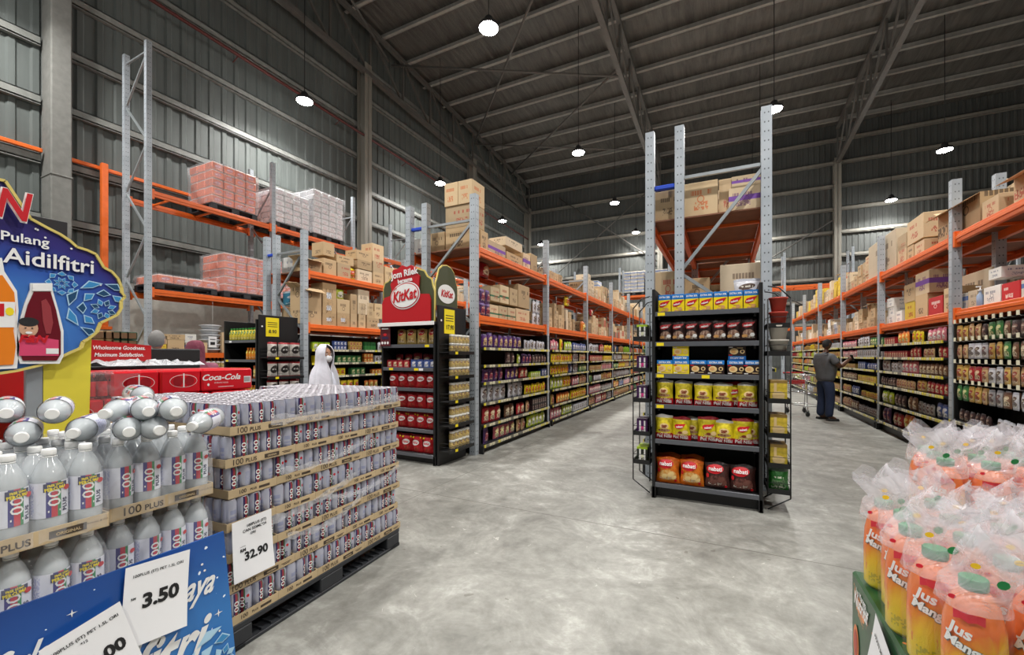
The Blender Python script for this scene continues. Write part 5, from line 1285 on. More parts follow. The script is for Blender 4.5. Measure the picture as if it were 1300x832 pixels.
# ---------------- bottle packs ----------------
M_PET=clear((204,210,214),.55,.08,'pet_bottle'); M_LIQ=flat((206,210,210),.25,0,'cloudy_drink',.0)
def m_blabel():
    g=G('bottle_label'); x,y,z=g.coord('Object')
    a=S(g.nt,g.nt.nodes.new('ShaderNodeMath').outputs[0]); n=a.o.node; n.operation='ARCTAN2'; g.nt.links.new(x.o,n.inputs[0]); g.nt.links.new((y*-1.0).o,n.inputs[1])
    bl=z.lt(.118).mx(z.gt(.182))
    c=g.mix(a.btw(-.50,-.22),srgb(226,228,238),srgb(62,56,130)); c=g.mix(a.btw(-.22,.12),c,srgb(196,54,70)); c=g.mix(a.btw(.12,.32),c,srgb(56,140,88))
    t=g.white((a*18.0).fl(),(z*220.0).fl(),1.0).gt(.45)*(a.btw(1.3,2.9).mx(a.btw(-2.8,-1.2)))*z.btw(.085,.19); c=g.mix(t*.55,c,srgb(120,128,190))
    g.col(c).rough(.35); return g.m
M_BLAB=m_blabel(); RB_=.0455
def bottle_proto(yellow):
    m=MB(); m.lathe([(.030,0),(.043,.006),(RB_,.02),(RB_,.075),(RB_-.001,.078),(RB_-.001,.198),(RB_-.001,.200),(.041,.222),(.030,.252),(.0165,.278),(.0145,.284),(.0145,.290)],20); 
    b=m.build('bottle',M_PET); b.location=(0,-500,0)
    m=MB(); m.lathe([(.026,.003),(.0395,.01),(.0415,.02),(.0415,.196),(.036,.218),(.024,.246),(.010,.262)],14); c=m.build('drink',M_LIQ,b)
    m=MB(); m.lathe([(RB_+.0004,.080),(RB_+.0004,.198)],28,cap=False); f=bend(RB_+.0012)
    m.text('100',.045,.0125,0,.085,1,fn=f,rot=PI/2,bold=.0003,align='LEFT',sx=1.32,res=2); m.text('PLUS',.021,.034,0,.092,2,fn=f,rot=PI/2,bold=.0009,align='LEFT',res=1)
    ell(m,.030,.172,.009,.009,3,lambda x,z:f(x,z)[1],n=12,off=.0012)
    if yellow:
        f2=bend(RB_+.002); q=[(-.024,.168),(.022,.178),(.026,.194),(-.02,.196)]; vs=[]
        for i in range(7):
            u=i/6; vs+= [f2(-.030+.062*u,.166+.008*u),f2(-.030+.062*u,.194)]
        m.add(vs,[(2*i,2*i+2,2*i+3,2*i+1) for i in range(6)],2)
        f3=bend(RB_+.0028); m.text('PERCUMA',.0155,.001,0,.170,4,fn=f3,bold=.0006,rot=.12,sx=.8,res=1); m.text('FREE 250ml',.0105,.0,0,.184,4,fn=f3,bold=.0004,rot=.12,sx=.8,res=1)
    l=m.build('label',[M_BLAB,M_WHITE,M_NAVY,M_RED,M_YELLOW],b)
    m=MB(); m.lathe([(.0175,.283),(.0185,.286),(.0185,.302),(.016,.305)],16); m.lathe([(.0175,.277),(.0175,.281)],16); cp=m.build('cap',M_WHITE,b)
    return b
BW=bottle_proto(False); BY=bottle_proto(True)
for b in (BW,BY): kids(b)
def add_bottle(proto,parent,loc,rz):
    b=proto.copy(); COL.objects.link(b); b.parent=parent; b.location=loc; b.rotation_euler=(0,0,rz)
    for k in kids(proto): c=k.copy(); COL.objects.link(c); c.parent=b
    return b
M_SHRINK=clear((238,240,244),.09,.06,'shrink_film',crinkle=.01,scale=9)
def bottle_pack(x,y,z,n,label,proto,rows=3,tilt=0,mark=True,full=True):
    p=fw(FS,x,y); w=n*.0955; d=rows*.0955; t=thing('bottle_pack',label,'bottle pack',(p[0],p[1],z),SRZ+tilt)
    m=MB(); h=.05; m.box(0,w,0,.003,0,h,c=.001); m.box(0,w,d-.003,d,0,h); m.box(0,.003,.003,d-.003,0,h); m.box(w-.003,w,.003,d-.003,0,h); m.box(0,w,0,d,-.001,.002)
    if mark:
        m.text('100',.045,.035,-.001,.010,1,bold=.0004,align='LEFT'); m.text('PLUS',.031,.112,-.001,.0105,1,bold=.0007,align='LEFT'); m.box(.222,.318,-.0015,0,.012,.036,1); m.text('ORIGINAL',.014,.27,-.003,.018,0,bold=.0004); m.text('Isotonic & CO.',.010,.35,-.001,.026,1,bold=0,res=1)
    m.build('tray',[M_TRAY,M_TPR],t); R=random.Random(int(abs(x)*100+z*99))
    for j in range(rows):
        for i in range(n):
            if not full and j: continue
            add_bottle(proto,t,(.0955*(i+.5),.0955*(j+.5),.003),R.uniform(-.35,.25) if j==0 else R.uniform(-3,3)); 
    # shrink film: rounded shell following the bottles
    m=MB(); rings=[(.0,.004,.035),(.0,.06,.02),(.0,.20,.02),(.010,.235,.035),(.028,.272,.05),(.040,.292,.05)]; vs=[];N=0
    for (ins,zz,_) in rings:
        ring=[]
        for i in range(n*4+1): u=i/(n*4); ring.append((ins*.3+(w-ins*.6)*u,-.003+ins*1.0+(.012+ins*.6)*abs(math.sin(PI*n*u+PI/2)) **3*(1 if zz>.1 else .3)))
        for i in range(1,13): u=i/12; ring.append((w+.003-ins*1.0,d*u*.98))
        for i in range(1,13): u=i/12; ring.append(((w-.0)*(1-u),d+.003-ins))
        for i in range(1,12): u=i/12; ring.append((-.003+ins,d*(1-u)))
        N=len(ring); vs+=[(a,b,zz+.006*math.sin(i*2.3)) for i,(a,b) in enumerate(ring)]
    m.add(vs,[(k*N+i,k*N+(i+1)%N,(k+1)*N+(i+1)%N,(k+1)*N+i) for k in range(len(rings)-1) for i in range(N)],0,True)
    m.build('shrink_film',M_SHRINK,t); return t
PACK='shrink-wrapped pack of upright clear drink bottles, '
# positions along the run measured from the near corner of the can stack
bottle_pack(-.475,-.01,.815,4,PACK+'top layer right beside the can trays',BW)
bottle_pack(-.885,-.07,.825,4,PACK+'top layer at the left edge with yellow labels',BY)
bottle_pack(-.468,.0,.50,4,PACK+'second layer right, just above the blue banner',BW,mark=False)
bottle_pack(-.872,-.05,.51,4,PACK+'second layer, yellow labels, above the banner',BY,mark=False)
bottle_pack(-.47,.31,.815,4,PACK+'second row of the top layer, right side',BW,full=True,mark=False)
bottle_pack(-.88,.25,.82,4,PACK+'second row of the top layer, left side',BW,full=True,mark=False)
bottle_pack(-.47,.0,.185,4,PACK+'bottom layer right behind the banner',BW,full=False,mark=False)
bottle_pack(-.87,-.03,.185,4,PACK+'bottom layer left behind the banner',BW,full=False,mark=False)
p=pallet_mesh(1.0,.95,.15); o=p.build('pallet',M_PALLET,None,(*fw(FS,-1.02,-.0),0.02),SRZ); o.location.z=.03; tag(o,'black plastic pallet under the bottle packs behind the blue banner','pallet')
# bottles lying on top
def lying(capx,capy,z,yaw,proto,label,roll=0,drop=0):
    """neck towards the aisle; capx,capy measured in the photo at height z"""
    r=ray(capx,capy); k=(z-EYE)/r[2]; X,Y=r[0]*k,r[1]*k
    if drop: z-=drop
    b=dup(proto,(0,0,0)); b['label']=label; b['category']='bottle'; b['group']='loose bottles lying on the bottle packs'; b.name='drink_bottle'
    Mx=Matrix.Translation((X,Y,z))@Matrix.Rotation(yaw,4,'Z')@Matrix.Rotation(PI/2,4,'Y')@Matrix.Rotation(roll,4,'Z')@Matrix.Translation((0,0,-.30))
    b.matrix_world=Mx; b.location=Mx.to_translation(); b.rotation_euler=Mx.to_euler(); return b
LB='clear drink bottle lying on its side, '
lo=[(27,556,1.172,-.30,'lower row, above the leftmost pack'),(92,551,1.170,-.55,'lower row, below the yellow panel'),(164,549,1.170,-.35,'lower row, left of the middle pack'),(203,547,1.168,-.25,'lower row, middle of the right pack'),(243,542,1.168,-.75,'lower row, at the corner by the cans'),
 (8,525,1.245,-.25,'upper row, at the left edge of the photo'),(66,526,1.245,-.35,'upper row, in front of the yellow panel'),(132,526,1.235,-.75,'upper row, just right of the yellow panel'),(189,523,1.240,-.30,'upper row, under the Coca-Cola cartons'),(224,523,1.240,-.35,'upper row, rightmost')]
for i,(a,b_,z,yw_,l) in enumerate(lo): lying(a,b_,z,yw_,BW,LB+l,roll=(-1.3,-1.2,-1.6,-1.0,-2.2,-1.5,-1.35,-1.7,-1.6,-1.0)[i])
lying(188,504,1.26,-.2,BW,LB+'underneath the highest one',roll=2,drop=.088)
lying(188,504,1.26,-.2,BW,LB+'highest one near the middle',roll=-1)
# ---------------- blue banner ----------------
def m_banner():
    g=G('banner_print'); x,y,z=g.coord('Object'); n=g.noise(3.0,3,.5); t=(z*.9+(x*-.35)+.25+(n-.5)*.25).cl()
    c=g.ramp(t,[(.15,srgb(52,120,190)),(.5,srgb(30,80,156)),(.85,srgb(18,46,110))])
    s=g.noise(42,0); c=g.mix(s.gt(.80),c,srgb(235,245,255)); g.col(c).rough(.3); return g.m
M_BAN=m_banner(); M_TEAL=flat((32,74,110),.35,0,'motif_teal'); M_SKY=flat((60,140,196),.35,0,'motif_blue'); M_LINE=flat((176,214,236),.35,0,'motif_outline')
BX=-1.975
btl,btr,bbr=onx(0,779,BX),onx(284,675,BX),onx(299,832,BX)
def inside(x,z,P):
    c=False; j=len(P)-1
    for i in range(len(P)):
        if (P[i][1]>z)!=(P[j][1]>z) and x<(P[j][0]-P[i][0])*(z-P[i][1])/(P[j][1]-P[i][1])+P[i][0]: c=not c
        j=i
    return c
def rosette(m,cx,cz,r,y,mi=(1,2,3),n=8,rings=3,clip=None):
    for k in range(rings,0,-1):
        r0,r1=r*(k-1)/rings+.12*r,r*k/rings+.06*r
        for i in range(n):
            a=2*PI*(i+.5*(k%2))/n; da=PI/n*.95; rm=(r0+r1)/2
            P=lambda rr,aa:(cx+rr*math.cos(aa),cz+rr*math.sin(aa))
            q=[P(r0,a),P(rm,a+da),P(r1,a),P(rm,a-da)]
            if clip:
                c0=(sum(x for x,_ in q)/4,sum(z for _,z in q)/4)
                if not inside(c0[0],c0[1],clip): continue
                q2=[]
                for (x,z) in q:
                    t_=1.0
                    while t_>.05 and not inside(c0[0]+(x-c0[0])*t_,c0[1]+(z-c0[1])*t_,clip): t_-=.06
                    q2.append((c0[0]+(x-c0[0])*t_,c0[1]+(z-c0[1])*t_))
                q=q2
            m.add([(x,y-.001*k,z) for x,z in q],[(0,3,2,1)],mi[2]); c=(sum(x for x,_ in q)/4,sum(z for _,z in q)/4)
            m.add([(c[0]+(x-c[0])*.76,y-.0012-.001*k,c[1]+(z-c[1])*.76) for x,z in q],[(0,3,2,1)],mi[(i+k)%2])
def star(m,x,z,r,y,mi): m.add([(x+(r if i%2==0 else r*.22)*math.cos(i*PI/4),y,z+(r if i%2==0 else r*.22)*math.sin(i*PI/4)) for i in range(8)],[tuple(range(7,-1,-1))],mi)
t=thing('promo_banner','blue festive banner reading Selamat Hari Raya Aidilfitri in front of the bottle packs','banner',(BX,0,0),P2)
m=MB(); bban=[(-.35,.0),(bbr[0]+(bbr[0]-btr[0])*.0+.0,.0),bbr,btr,(btl[0],btl[1]),(-.35,btl[1]+.01)]; m.prism(bban,0,.008,0); m.build('board',M_BAN,t)
m=MB(); kw=dict(shear=.55,bold=.003)
m.text('Selamat Hari Raya',.14,1.06,-.004,.44,0,align='RIGHT',rot=-.00,sx=.62,**kw); m.text('Aidilfitri',.24,1.01,-.004,.19,0,align='RIGHT',sx=.74,shear=.5,bold=.006)
for (x,z,r) in ((.36,.47,.022),(1.085,.33,.018),(.62,.58,.014),(.15,.55,.014)): star(m,x,z,r,-.004,0)
for (x,z) in ((1.02,.57),(1.03,.54),(.45,.60),(.30,.50),(1.09,.25),(.33,.40),(.2,.6),(.52,.5)): ell(m,x,z,.005,.005,0,lambda a,b:0,n=8)
m.build('lettering',M_WHITE,t)
m=MB(); rosette(m,1.10,.12,.16,-.003,n=8,clip=bban); rosette(m,.42,.47,.13,-.003,n=8) if False else rosette(m,.44,.36,.14,-.003,n=8); m.build('motif',[M_TEAL,M_SKY,M_LINE],t)
paper((BX+.012,onx(200,715,BX)[0],onx(200,708,BX)[1]),P2,'white paper sheet priced 3.50 taped to the blue banner',[('100PLUS (ST) PET 1.5L ORI',.0145,.0,-.045,.0002),('RM',.011,-.075,-.125,.0003),('3.50',.070,.012,-.165,.003)],tilt=.07)
paper((BX+.03,onx(98,790,BX)[0],onx(98,790,BX)[1]),P2,'white paper sheet reading PET 1.5L ORI at the bottom left of the banner',[('100PLUS (ST) PET 1.5L ORI',.0155,-.0,-.045,.0003),('*12',.013,-.01,-.066,.0003),('00',.06,.05,-.165,.0025)],tilt=-.26)
# ---------------- F&N board, yellow panel, Coca-Cola cartons ----------------
SX=-3.02
def q(px,py,X=None): return onx(px,py,X if X else SX)
outl=[(38,278),(60,290),(76,298),(88,306),(97,314),(110,318),(121,323),(127,333),(131,340),(141,345),(149,354),(153,364),(154,372),(158,377),(153,382),(153,392),(148,400),(138,405),(127,410),(122,422),(112,430),(105,434),(102,442),(88,448),(72,456),(50,464),(20,471),(0,474)]
pl_=[q(*p) for p in outl]+[(.30,1.34),(.05,1.45),(-.05,1.62),(.0,1.9),(.25,2.12),(.5,2.26),(.72,2.27)]
t=thing('promo_board','large ornate blue F&N Aidilfitri board on a yellow panel at the left','sign',(SX,0,0),P2)
def m_fn():
    g=G('board_print'); x,y,z=g.coord('Object'); d=((x-.75)*(x-.75)+(z-1.6)*(z-1.6)*1.4)*3.2
    g.col(g.ramp(d.cl(),[(.0,srgb(70,130,200)),(.35,srgb(44,84,168)),(.75,srgb(48,44,120)),(1,srgb(44,36,104))])).rough(.35); return g.m
M_DKB=flat((30,34,110),.4,0,'letter_outline_blue')  # printed dark blue outline around the white letters
m=MB(); m.prism(pl_,.0,.02,0,me=1); m.build('board',[m_fn(),M_GOLDT],t)
m=MB()
for i in range(len(pl_)):
    a,b=pl_[i],pl_[(i+1)%len(pl_)]; m.bar((a[0],-.003,a[1]),(b[0],-.003,b[1]),.016,.012)
m.build('gold_edge',M_GOLDT,t)
m=MB()
e=q(63,390); 
def two(txt,size,px,py,al,rot,sx=1,b=.002,out=.0045,om=1,im=0,shear=0):
    X,Z=q(px,py); m.text(txt,size,X,-.006,Z,om,align=al,rot=rot,bold=b+out,sx=sx,shear=shear); m.text(txt,size,X,-.014,Z,im,align=al,rot=rot,bold=b,sx=sx,shear=shear)
two('Balik Pulang',.060,61,314,'RIGHT',0.0,sx=1.04,b=.001,out=.003); two('Zaman Aidilfitri' if False else 'n Aidilfitri',.102,119,348,'RIGHT',0.0,sx=.97,b=.0015,out=.004)
for (px,py) in ((47,292),(57,302),(45,291),(127,362),(90,316)): ell(m,*q(px,py),.005,.005,0,lambda a,b:0,n=8,off=.006)
m.build('lettering',[M_WHITE,M_DKB],t)
m=MB(); X,Z=q(33,283); m.text('F&N',.19,X,-.03,Z,1,align='RIGHT',bold=.010,shear=.2,sx=.75); m.text('F&N',.19,X,-.042,Z,0,align='RIGHT',bold=.004,shear=.2,sx=.75); m.build('logo',[M_RED,M_WHITE],t)
M_MAROON=flat((104,24,36),.25,0,'maroon_syrup'); M_OR=flat((232,130,36),.25,0,'orange_drink'); M_SKIN=flat((206,160,130),.6,0,'printed_face'); M_PINK=flat((214,70,110),.4,0,'pink_print')
m=MB(); m.prism([q(*p) for p in ((24,462),(20,450),(20,420),(30,385),(37,368),(37,360),(65,360),(65,368),(72,392),(79,420),(79,452),(74,462))],-.016,-.004,3)
m.prism([q(*p) for p in ((27,458),(24,448),(24,422),(33,388),(41,371),(62,371),(69,394),(75,422),(75,450),(70,458))],-.021,-.016,0)
m.prism([q(*p) for p in ((39,361),(39,370),(64,370),(64,361))],-.023,-.016,3)
m.prism([q(*p) for p in ((50,383),(56,380),(62,390),(65,410),(62,424),(56,424),(52,408))],-.0235,-.021,2); 
m.prism([q(*p) for p in ((22,452),(23,430),(46,428),(72,432),(72,452))],-.024,-.021,4)
X,Z=q(34,417); ell(m,X,Z,.032,.042,5,lambda a,b:-.022,n=16,off=.002); ell(m,X,Z+.03,.034,.022,6,lambda a,b:-.0245,n=16,off=.001); ell(m,X-.011,Z+.0,.004,.003,6,lambda a,b:-.026,n=8,off=.001); ell(m,X+.011,Z,.004,.003,6,lambda a,b:-.026,n=8,off=.001); ell(m,X,Z-.022,.012,.006,3,lambda a,b:-.026,n=10,off=.001)
X,Z=q(38,435); m.text('F&N',.05,X,-.030,Z,1,bold=.002,shear=.3); X,Z=q(64,449); m.box(X-.022,X+.022,-.0255,-.024,Z-.002,Z+.025,3)
m.build('syrup_bottle_cutout',[M_MAROON,M_RED,flat((150,60,66),.3,0,'syrup_handle'),M_WHITE,M_PINK,M_SKIN,M_INK],t)
m=MB(); m.prism([q(*p) for p in ((-30,470),(20,468),(23,440),(20,420),(22,395),(20,370),(4,345),(1,328),(-12,328),(-14,345),(-30,370))],-.016,-.004,1)
m.prism([q(*p) for p in ((-28,465),(15,463),(18,440),(15,420),(18,395),(16,372),(1,350),(-11,350),(-28,372))],-.021,-.016,0); m.prism([q(*p) for p in ((-28,416),(17,416),(17,384),(-28,383))],-.0225,-.021,1); m.prism([q(*p) for p in ((-28,402),(3,402),(3,386),(-28,386))],-.024,-.0225,2); ell(m,*q(10,396),.014,.02,3,lambda a,b:-.0225,n=8,off=.002); m.build('orange_bottle_cutout',[M_OR,M_WHITE,M_RED,M_YELLOW],t)
m=MB(); X,Z=q(131,393); rosette(m,X,Z,.15,-.004,n=8,clip=pl_); X,Z=q(78,360); rosette(m,X,Z,.058,-.004,n=8,rings=2,mi=(2,2,3)); m.build('motif',[M_TEAL,M_SKY,M_LINE] and [M_TEAL,M_TEAL,M_SKY,M_LINE],t)
# posts and the yellow panel under it
t=thing('yellow_stand','plain yellow board standing under the ornate board, beside a grey post','panel',(SX,0,0),P2)
a=q(55,500,SX-.03)[0]; b=q(117,500,SX-.03)[0]
m=MB(); m.prism([(a,.25),(b-.03,.25),(b,1.66),(a,1.66)],.03,.05,0); m.build('yellow_board',flat((222,206,60),.6,0,'yellow_board',.06),t)
m=MB(); m.box(a-.06,a,.03,.06,.25,1.5,c=.004); m.build('grey_post',M_BRACE,t)
# black frame and board behind, red carton behind
m=MB(); xx=[onx(p,300,-4.2)[0] for p in (0,86)]; z0=onx(50,275,-4.2)[1]
m.box(xx[0]-.6,xx[1],0,.04,1.2,z0,c=.004); o=m.build('backing_screen',M_BLACKM,None,(-4.2,0,0),P2); tag(o,'black screen standing behind the ornate board','screen')
m=MB(); m.box(-.9,onx(42,490,-3.6)[0],0,.04,.3,1.42,c=.004); o=m.build('red_panel',M_RED,None,(-3.55,0,0),P2); tag(o,'red panel behind the bottles at the left edge','panel')
# Coca-Cola cartons: plane x=-3.40, tops at z=1.352
M_COKE=flat((204,16,32),.28,0,'coke_red'); CKX=-3.38
def coke(y0,y1,label,txt,z0=1.19,z1=1.352,d=.42):
    L=y1-y0; t=thing('drinks_carton',label,'drinks carton',(CKX,y0,z0),P2)
    m=MB(); h=z1-z0; m.box(.003,L-.003,0,d,0,h,0,c=.012); m.build('carton',M_COKE,t)
    m=MB(); f=lambda a,b:0
    if txt:
        m.text('Coca-Cola',.060,L*.36,-.001,h*.50,0,shear=.35,bold=.0014,sx=1.05); m.text('KURANG GULA',.014,L*.36,-.001,h*.34,0); m.box(L*.30,L*.60,-.001,0,h*.17,h*.19,0); m.box(L*.81,L*.95,-.001,0,h*.32,h*.62,0)
        for k in range(7): m.box(L*(.815+k*.018),L*(.822+k*.018),-.002,-.001,h*.36,h*.58,1)
        ell(m,L*.12,h*.3,.008,.01,0,f,n=8,off=.001)
    else:
        ell(m,L*.55,h*.52,.085,.045,0,f,n=24,off=.001); ell(m,L*.55,h*.52,.082,.042,2,f,n=24,off=.002); m.box(L*.535,L*.565,-.003,-.001,h*.25,h*.85,0); ell(m,L*.55-.035,h*.52,.03,.035,3,f,n=12,off=.003); ell(m,L*.55+.035,h*.52,.03,.035,3,f,n=12,off=.003)
    m.build('print',[M_WHITE,M_INK,M_COKE,flat((150,14,26),.3)],t)
yk=[onx(p,485,CKX)[0] for p in (115,141,203,256,321)]
coke(yk[3],yk[4],'red Coca-Cola carton with white script, rightmost in the row',True)
coke(yk[2],yk[3],'red drinks carton with an oval, middle of the row left of the scripted one',False)
coke(yk[1],yk[2],'red drinks carton with an oval, leftmost whole carton of the row',False)
for k in range(4): coke(yk[4]-.01-.30*k-.30,yk[4]-.01-.30*k,'red drinks carton in the lower layer, %s from the right'%ORD[k],False,z0=1.02,z1=1.185)
# red bottles wrapped at the left of the cartons
M_CBOT=clear((190,40,48),.75,.1,'red_cola_wrap'); 
t=thing('bottle_pack','shrink-wrapped pack of small red-labelled cola bottles left of the red cartons','bottle pack',(CKX,yk[0]-.02,1.03),P2); pk=None
for j in range(2):
    for i in range(5):
        for r in range(2):
            if pk is None:
                m=MB(); m.lathe([(.024,0),(.026,.01),(.024,.06),(.026,.1),(.012,.13),(.012,.145),(.015,.146),(.015,.16)],12,ms=[0,1,1,0,0,2,2]); pk=m.build('cola_bottle',[flat((56,20,22),.15,0,'cola'),M_RED,M_RED],t); o=pk
            else: o=pk.copy(); COL.objects.link(o); o.parent=t
            o.location=(.028+i*.055,.03+r*.055,.165*j)
m=MB(); m.box(0,.28,-.002,.12,0,.325,0,c=.02); m.build('shrink_film',clear((235,200,205),.16,.08,'red_shrink_film',crinkle=.01,scale=12),t)
# support under the coke cartons
m=MB(); m.box(yk[0]-.1,yk[4]-.02,.01,.9,.15,1.018,c=.02); o=m.build('carton_stack',M_COKE,None,(CKX,0,0),P2); tag(o,'large block of red cartons under the Coca-Cola row','carton stack')
o=pallet_mesh(1.3,1.0).build('pallet',M_PALLET,None,(CKX,yk[0]-.1,0),P2); tag(o,'black plastic pallet under the red Coca-Cola cartons','pallet')
# red slogan sign, grey film heap and green packs behind
WSX=-4.3
t=thing('slogan_sign','red sign reading Wholesome Goodness Maximum Satisfaction behind the cartons','sign',(WSX,0,0),P2)
ya,yb=onx(112,450,WSX)[0],onx(192,450,WSX)[0]; m=MB(); m.prism([(ya,1.40),(yb,1.405),(yb,1.535),(ya,1.575)],0,.02,0); m.text('Wholesome Goodness.',.042,(ya+yb)/2-.01,-.004,1.50,1,shear=.2,bold=.0008,sx=.82); m.text('Maximum Satisfaction.',.042,(ya+yb)/2-.01,-.004,1.445,1,shear=.2,bold=.0008,sx=.82); m.build('board',[flat((176,28,32),.4,0,'sign_red'),M_WHITE],t)
m=MB(); m.box(ya,yb,.05,.6,.0,1.36,c=.01); o=m.build('display_bin',M_BLACKM,None,(WSX,0,0),P2); tag(o,'dark display bin under the red slogan sign','display stand')
g_=clear((200,204,208),.85,.2,'crumpled_film',crinkle=.05,scale=14)
m=MB(); R=random.Random(5); n=16; vs=[]
for j in range(7):
    for i in range(n+1): vs.append((ya+(yb-ya+.25)*i/n,-.32+.09*j,1.365+R.uniform(0,.06)*math.sin(PI*min(1,max(0,j/6)))+.01))
m.add(vs,[(j*(n+1)+i,j*(n+1)+i+1,(j+1)*(n+1)+i+1,(j+1)*(n+1)+i) for j in range(6) for i in range(n)],0,False); o=m.build('crumpled_film',g_,None,(WSX,0,0),P2); tag(o,'heap of crumpled grey plastic film on top of the bottles','film',kind=None)
GX=-4.85
for r in range(2):
    for k in range(5):
        y0=onx(120+10*k,430,GX)[0]; m=MB(); m.box(0,.085,0,.3,0,.07,c=.006); m.box(-.001+.01,.075,-.002,0,.01,.06,1)
        o=m.build('egg_tray' if False else 'boxed_pack',[flat((36,64,40),.4,0,'green_pack') if k>1 else flat((150,120,80),.5,0,'tan_pack'),flat((120,90,60),.6)],None,(GX,y0,1.525+.073*r),P2); tag(o,'%s boxed pack, %s from the left in the %s row behind the red slogan sign'%('green' if k>1 else 'tan',ORD[k],('lower','upper')[r]),'box','boxed packs behind the slogan sign')
m=MB(); m.box(1.4,2.5,.0,.5,0,1.52,c=.01); o=m.build('display_bin',M_BLACKM,None,(GX-.01,0,0),P2); tag(o,'dark display bin under the green boxed packs','display stand')
# ---------------- mango drink bags, bottom right ----------------
M_MANGO=None
def m_mango():
    g=G('mango_label'); x,y,z=g.coord('Generated'); n=g.noise(4,3,.6,dist=.8)
    t=(z*1.0+(x-.5)*-.25+(n-.5)*.35)
    c=g.ramp(t,[(.08,srgb(226,206,10)),(.36,srgb(232,190,14)),(.52,srgb(222,140,24)),(.64,srgb(222,104,34)),(.85,srgb(226,124,70))])
    gr=((x-.86)*(x-.86)*9.0+(z-.30)*(z-.30)*5.0).lt(.16); c=g.mix(gr,c,srgb(28,84,44)); s=g.noise(6,2); c=g.mix(s.gt(.66)*z.btw(.2,.6)*.6,c,srgb(214,84,30)); t2=g.white((x*30.0).fl(),(z*60.0).fl(),1.0).gt(.55)*z.btw(.10,.2)*x.btw(.2,.6); c=g.mix(t2*.5,c,srgb(120,120,20))
    g.col(c).rough(.22); g.bump(n,.3,.006); return g.m
M_MANGO=m_mango()
M_CELLO=clear((246,244,250),.26,.10,'cellophane',crinkle=.014,scale=16)
M_CELLOL=clear((246,244,244),.03,.06,'cellophane_clear',crinkle=.008,scale=10)
M_SHAD=flat((90,92,84),.5,0,'letter_shadow')
def mango_proto(seed,lean):
    R=random.Random(seed)
    m=MB(); prof=[(.036,0),(.042,.01),(.043,.10),(.041,.15),(.034,.185),(.022,.208),(.016,.214)]
    m.lathe(prof,18); f=lambda a,b:(a,-math.sqrt(max(0,.0445**2-a*a)) if abs(a)<.0445 else 0,b)
    T_=None
    m.text('Jus',.027,-.012,0,.138,1,fn=f,bold=.0009,rot=-.25); m.text('Mangga',.024,-.002,0,.112,3,fn=lambda a,b:f(a+.0008,b-.0012),bold=.002,rot=-.25,sx=.9)
    m.text('Mangga',.024,-.002,0,.112,1,fn=lambda a,b:(f(a,b)[0],f(a,b)[1]-.001,b),bold=.0009,rot=-.25,sx=.9)
    m.add([f(-.02+.01*i,.165+.004*(i%2)) for i in range(5)]+[f(-.02+.01*i,.182) for i in range(5)],[(i,i+1,i+6,i+5) for i in range(4)],2)
    b=m.build('juice_bag',[M_MANGO,M_WHITE,flat((214,24,48),.4,0,'red_flash'),M_SHAD]); b.location=(0,-500,0); tag(b,'bag','juice bag')
    m=MB(); m.lathe([(.018,.212),(.02,.215),(.02,.232),(.018,.234)],14); m.build('green_cap',flat((36,120,70),.35,0,'cap_green'),b)
    # cellophane bag with a gathered, flopping top
    m=MB(); N=24; rings=[(.043,-.001,0),(.048,.012,0),(.049,.10,0),(.050,.185,0),(.048,.205,.0),(.046,.225,.006),(.043,.248,.02),(.050,.268,.04),(.060,.292,.06),(.050,.315,.08)]
    vs=[]
    for k,(r,z,o_) in enumerate(rings):
        for i in range(N):
            a=2*PI*i/N; w=1+(.03+.02*max(0,k-3))*math.sin(a*5+seed+k*.7)+R.uniform(-.035,.035)*(1 if k>2 else .3); sq=1 if k<5 else max(.25,1-.17*(k-4))
            ear=(.022*abs(math.cos(a))-.012+.012*math.sin(a*2+seed)) if k==9 else 0
            vs.append((r*w*math.cos(a)+lean*o_,r*w*math.sin(a)*sq-.25*o_+R.uniform(-.003,.003),z+ear+(R.uniform(-.008,.008) if k>5 else 0)))
    for k in range(len(rings)-1): m.add([],[],0); 
    b0=len(m.v); m.add(vs,[(k*N+i,k*N+(i+1)%N,(k+1)*N+(i+1)%N,(k+1)*N+i) for k in range(3) for i in range(N)],4,True)
    m.add(vs,[(k*N+i,k*N+(i+1)%N,(k+1)*N+(i+1)%N,(k+1)*N+i) for k in range(3,len(rings)-1) for i in range(N)],0,True)
    z=.268
    for (x,zz,rx,mi,ti) in ((lean*.03-.012,.270,.012,1,.3),(lean*.03+.02,.25,.016,2,.8),(-.02,.205,.010,3,.2)):
        ell(m,x,zz,rx*.55,rx*.42,mi,lambda a,b:-.046,n=10,tilt=ti,off=.001)
    m.build('cellophane_wrap',[M_CELLO,flat((240,196,30),.4,0,'yellow_print'),flat((20,120,60),.4,0,'green_print'),flat((214,24,48),.4),M_CELLOL],b)
    return b
MG=[mango_proto(i,l) for i,l in ((1,.7),(4,-.5),(7,1.0),(9,.2))]
for b in MG: kids(b)
_mg=[0]
def mango(x,y,z,rz,label,s=1.0,kk=None):
    i=_mg[0]%4; _mg[0]+=1; b=place(MG[i],(x,y,z),rz,label,'mango juice bags on the green cartons',(s,s,s)); b.name='juice_bag'; return b
GZ=.84
ML='mango juice bag, '
cols=[(.375,[1.44,1.335,1.23,1.125,1.02]),(.475,[1.47,1.36,1.255,1.15,1.045]),(.575,[1.47,1.365,1.26,1.155]),(.675,[1.42,1.315,1.21])]
for c,(x,ys) in enumerate(cols):
    for r,y in enumerate(ys): mango(x+.012*math.sin(r*2+c),y,GZ+.002,-.42+.15*math.sin(r*3+c),ML+'%s column from the aisle, %s from the back'%(ORD[c],ORD[r]),s=.98+.03*math.sin(r+c*2))
